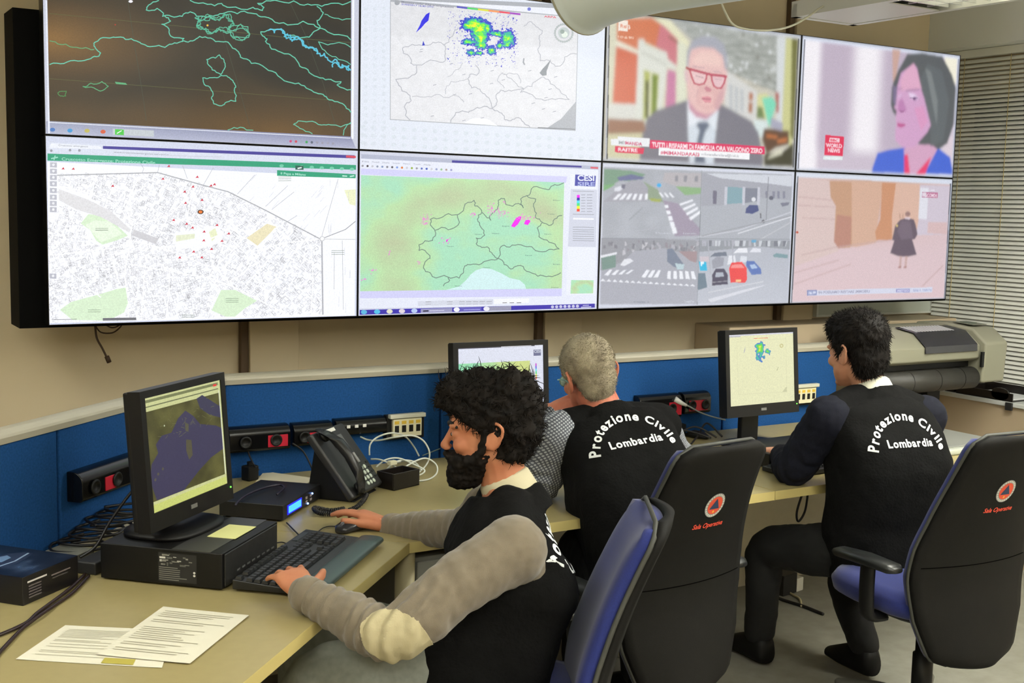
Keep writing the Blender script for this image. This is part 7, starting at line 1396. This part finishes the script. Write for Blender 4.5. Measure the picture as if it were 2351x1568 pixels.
lt_r = (-lat+up*-.0).normalized(); th = -.04; rr = (lt_r*math.cos(th)+up*math.sin(th)); uu = (up*math.cos(th)-lt_r*math.sin(th))
lettering(vest, che.lerp((shL+shR)/2, .62)-fw*.1+lt_r*.0+up*.045, fw, uu, rr, .75, vest)
b = MB()
for h_, k_, a_ in ((hpL, knL, anL), (hpR, knR, anR)): tap(b, [h_, h_.lerp(k_, .5), k_, k_.lerp(a_, .5), a_+V(0, 0, .02)], (.105, .09, .072, .06, .055))
b.sections([(pel-V(0, 0, .11), lat*.17, fw*.14), (pel-V(0, 0, .02), lat*.19, fw*.15), (pel+V(0, 0, .05), lat*.17, fw*.13)], 24, 2.4)
me = remesh(b, .008, 4, .6); wrinkle(me, .005, 13, seed=5); M_TR = mat('dark trousers', (15, 16, 17), .85, noise_s=60, noise_a=.2); fin(me, 'trousers', M_TR, T)
for a_ in (anL, anR): b = MB(); shoe(b, a_, f2.normalized()); b.build('shoe', M_SHOE, T, world=True, smooth=True)

# ---------------------------------------------------------------- dark-haired man, right
T = person('dark-haired man in black vest typing on the right, white collar showing'); T.location = (2.42, -1.15, 0)
hc = PD(1966, 812, 4.10); hf = V(.05, 1, -.10).normalized(); hF, hL, hU = frame(hf, V(-.04, 0, 1)); H = M3(hF, hL, hU, hc)
nk = hc+V(.03, -.055, -.128); pel = V(2.44, -1.17, .57)
shL = PD(1903, 962, 3.98); shR = PD(2120, 958, 4.09); che = pel.lerp((shL+shR)/2, .55)+V(-.0, -.035, 0); f3 = V(.12, .99, 0)
elL = PD(1822, 1078, 4.12); elL.z = DT+.055; wrL = elL+V(.13, .2, .0); elR = shR+V(.10, .12, -.24); wrR = V(2.62, -.86, DT+.05)
S, up, lat, fw = torso_secs(pel, che, nk, shL, shR, f3)
hpL, hpR = pel+lat*.09-V(0, 0, .04), pel-lat*.09-V(0, 0, .04)
knL = PD(1762, 1262, 4.33); anL = PZ(1742, 1462, .09); knR = PD(1945, 1330, 4.42); anR = V(2.56, -1.00, .10)
print('knL', knL, 'anL', anL, 'knR', knR, 'hip', hpL)
b = MB(); head(b, H); b.sections(dens([(c, a*.86, q*.84) for c, a, q in S[:-1]]+[S[-1]], 3), 28, 2.4)
tap(b, [nk-up*.03, nk.lerp(hc, .35), hc+hF*-.012+hU*-.045], (.060, .054, .054))
for a in ((shL, elL, wrL), (shR, elR, wrR)): tap(b, a, (.045, .036, .026)); b.ell(a[0], .048)
hand(b, wrL, V(.35, .93, -.05), V(0, .05, 1), V(1, 0, 0), curl=(.35, .4, .42, .4)); hand(b, wrR, V(-.25, .95, -.05), V(0, .05, 1), V(-1, 0, 0), curl=(.35, .4, .42, .4))
for h_, k_, a_ in ((hpL, knL, anL), (hpR, knR, anR)): tap(b, [h_, k_, a_], (.074, .048, .034)); tap(b, [a_+V(0, -.02, -.03), a_+f3*.13+V(0, 0, -.06)], (.028, .02))
me = remesh(b, .0042, 3, .5); fin(me, 'body', skin('skin pale', (212, 158, 128), (196, 136, 108)), T)
M_BR = mat('dark brown hair', (20, 14, 10), .7, noise_s=30, noise_a=.4, rgb2=(10, 7, 6), spec=.2)
b = MB(); b.M = H
for c, r in (((-.024, 0, .062), (.106, .086, .090)), ((.02, 0, .085), (.088, .074, .062)), ((.062, 0, .092), (.045, .058, .036)), ((-.062, 0, .0), (.055, .072, .08)), ((-.052, 0, -.045), (.042, .055, .045))): b.ell(c, r, n=24, m=14)
for s in (-1, 1): b.ell((-.002, s*.062, .042), (.045, .02, .042)); b.ell((.012, s*.068, .015), (.012, .008, .028))
me = remesh(b, .005, 3, .5); displace(me, lambda c, n: n*(.005*noise.noise(c*45)+.003*noise.noise(c*120))); cs = [v.co.copy() for v in me.vertices]; ns = [v.normal.copy() for v in me.vertices]
hb = MB(); hb.add(cs, [tuple(p.vertices) for p in me.polygons]); rs = random.Random(14)
for _ in range(3600):
    i = rs.randrange(len(cs)); p = cs[i]-ns[i]*.003; q = (cs[i]-hc); topk = max(0, q.dot(hU)-.07)/.08
    d = (ns[i]*(.35+.6*topk)+hF*(.5*topk)-hU*(.6*(1-topk))+Vector((rs.uniform(-1, 1), rs.uniform(-1, 1), rs.uniform(-1, 1)))*.35).normalized(); L = rs.uniform(.012, .022); w = .0011; hb.tube([p, p+d*L*.5, p+d*L+ns[i]*-.001], [w, w*.8, w*.2], 3, cap=False)
hm = bpy.data.meshes.new('hair'); hm.from_pydata(hb.v, [], hb.f); hm.update(); fin(hm, 'hair', M_BR, T, smooth=True)
M_JK = mat('navy sweater', (20, 22, 34), .85, noise_s=40, noise_a=.25, bump=.2, bump_s=500, spec=.2)
S2, *_ = torso_secs(pel, che, nk, shL, shR, f3, .012)
b = MB(); b.sections(dens(S2[1:-1], 3), 28, 2.4)
tap(b, [shL, shL.lerp(elL, .5), elL, elL.lerp(wrL, .5), wrL], (.078, .07, .062, .052, .038)); b.ell(shL, .08); tap(b, [shR, shR.lerp(elR, .5), elR, wrR], (.076, .064, .056, .038)); b.ell(shR, .078)
me = remesh(b, .006, 4, .6); wrinkle(me, .005, 16, seed=11); folds(me, elL, (wrL-elL), .18, .007, .045); folds(me, shL.lerp(elL, .5), (elL-shL), .13, .004, .05); fin(me, 'sweater', M_JK, T)
collar(nk, up, lat, fw, mat('white shirt', (228, 226, 206), .8), T, .064, .05, .4)
S3, *_ = torso_secs(pel, che, nk, shL, shR, f3, .026, .014); S3 = [(c, a*(.97 if i > 3 else 1), b_) for i, (c, a, b_) in enumerate(S3)]
b = MB(); b.sections(dens(S3[:-1], 3), 36, 3.1); tap(b, [nk.lerp(shL, .35), nk.lerp(shL, .88)+V(0, 0, .012)], (.060, .062)); tap(b, [nk.lerp(shR, .35), nk.lerp(shR, .86)+V(0, 0, .01)], (.060, .058))
b.sections([(pel-up*.14, lat*.19, fw*.15), (pel+up*.02, lat*.205, fw*.155), (pel+up*.12, lat*.185, fw*.14)], 24, 2.4)
neckring(b, nk, up, lat, fw, .35, .004); me = remesh(b, .0065, 4, .6); wrinkle(me, .007, 9, seed=13); vest = fin(me, 'vest', M_VEST, T)
th = -.02; lt_r = -lat; rr = (lt_r*math.cos(th)+up*math.sin(th)); uu = (up*math.cos(th)-lt_r*math.sin(th))
lettering(vest, che.lerp((shL+shR)/2, .45)-fw*.1+lt_r*.0+up*.07, fw, uu, rr, .74, vest)
b = MB()
for h_, k_, a_ in ((hpL, knL, anL), (hpR, knR, anR)): tap(b, [h_, h_.lerp(k_, .5), k_, k_.lerp(a_, .5), a_+V(0, 0, .02)], (.098, .09, .072, .062, .055))
b.sections([(pel-V(0, 0, .11), lat*.17, fw*.14), (pel-V(0, 0, .02), lat*.185, fw*.15), (pel+V(0, 0, .05), lat*.17, fw*.13)], 24, 2.4)
me = remesh(b, .008, 4, .6); wrinkle(me, .005, 13, seed=5); fin(me, 'trousers', M_TR, T)
for a_ in (anL, anR): b = MB(); shoe(b, a_, f3.normalized()); b.build('shoe', M_SHOE, T, world=True, smooth=True)
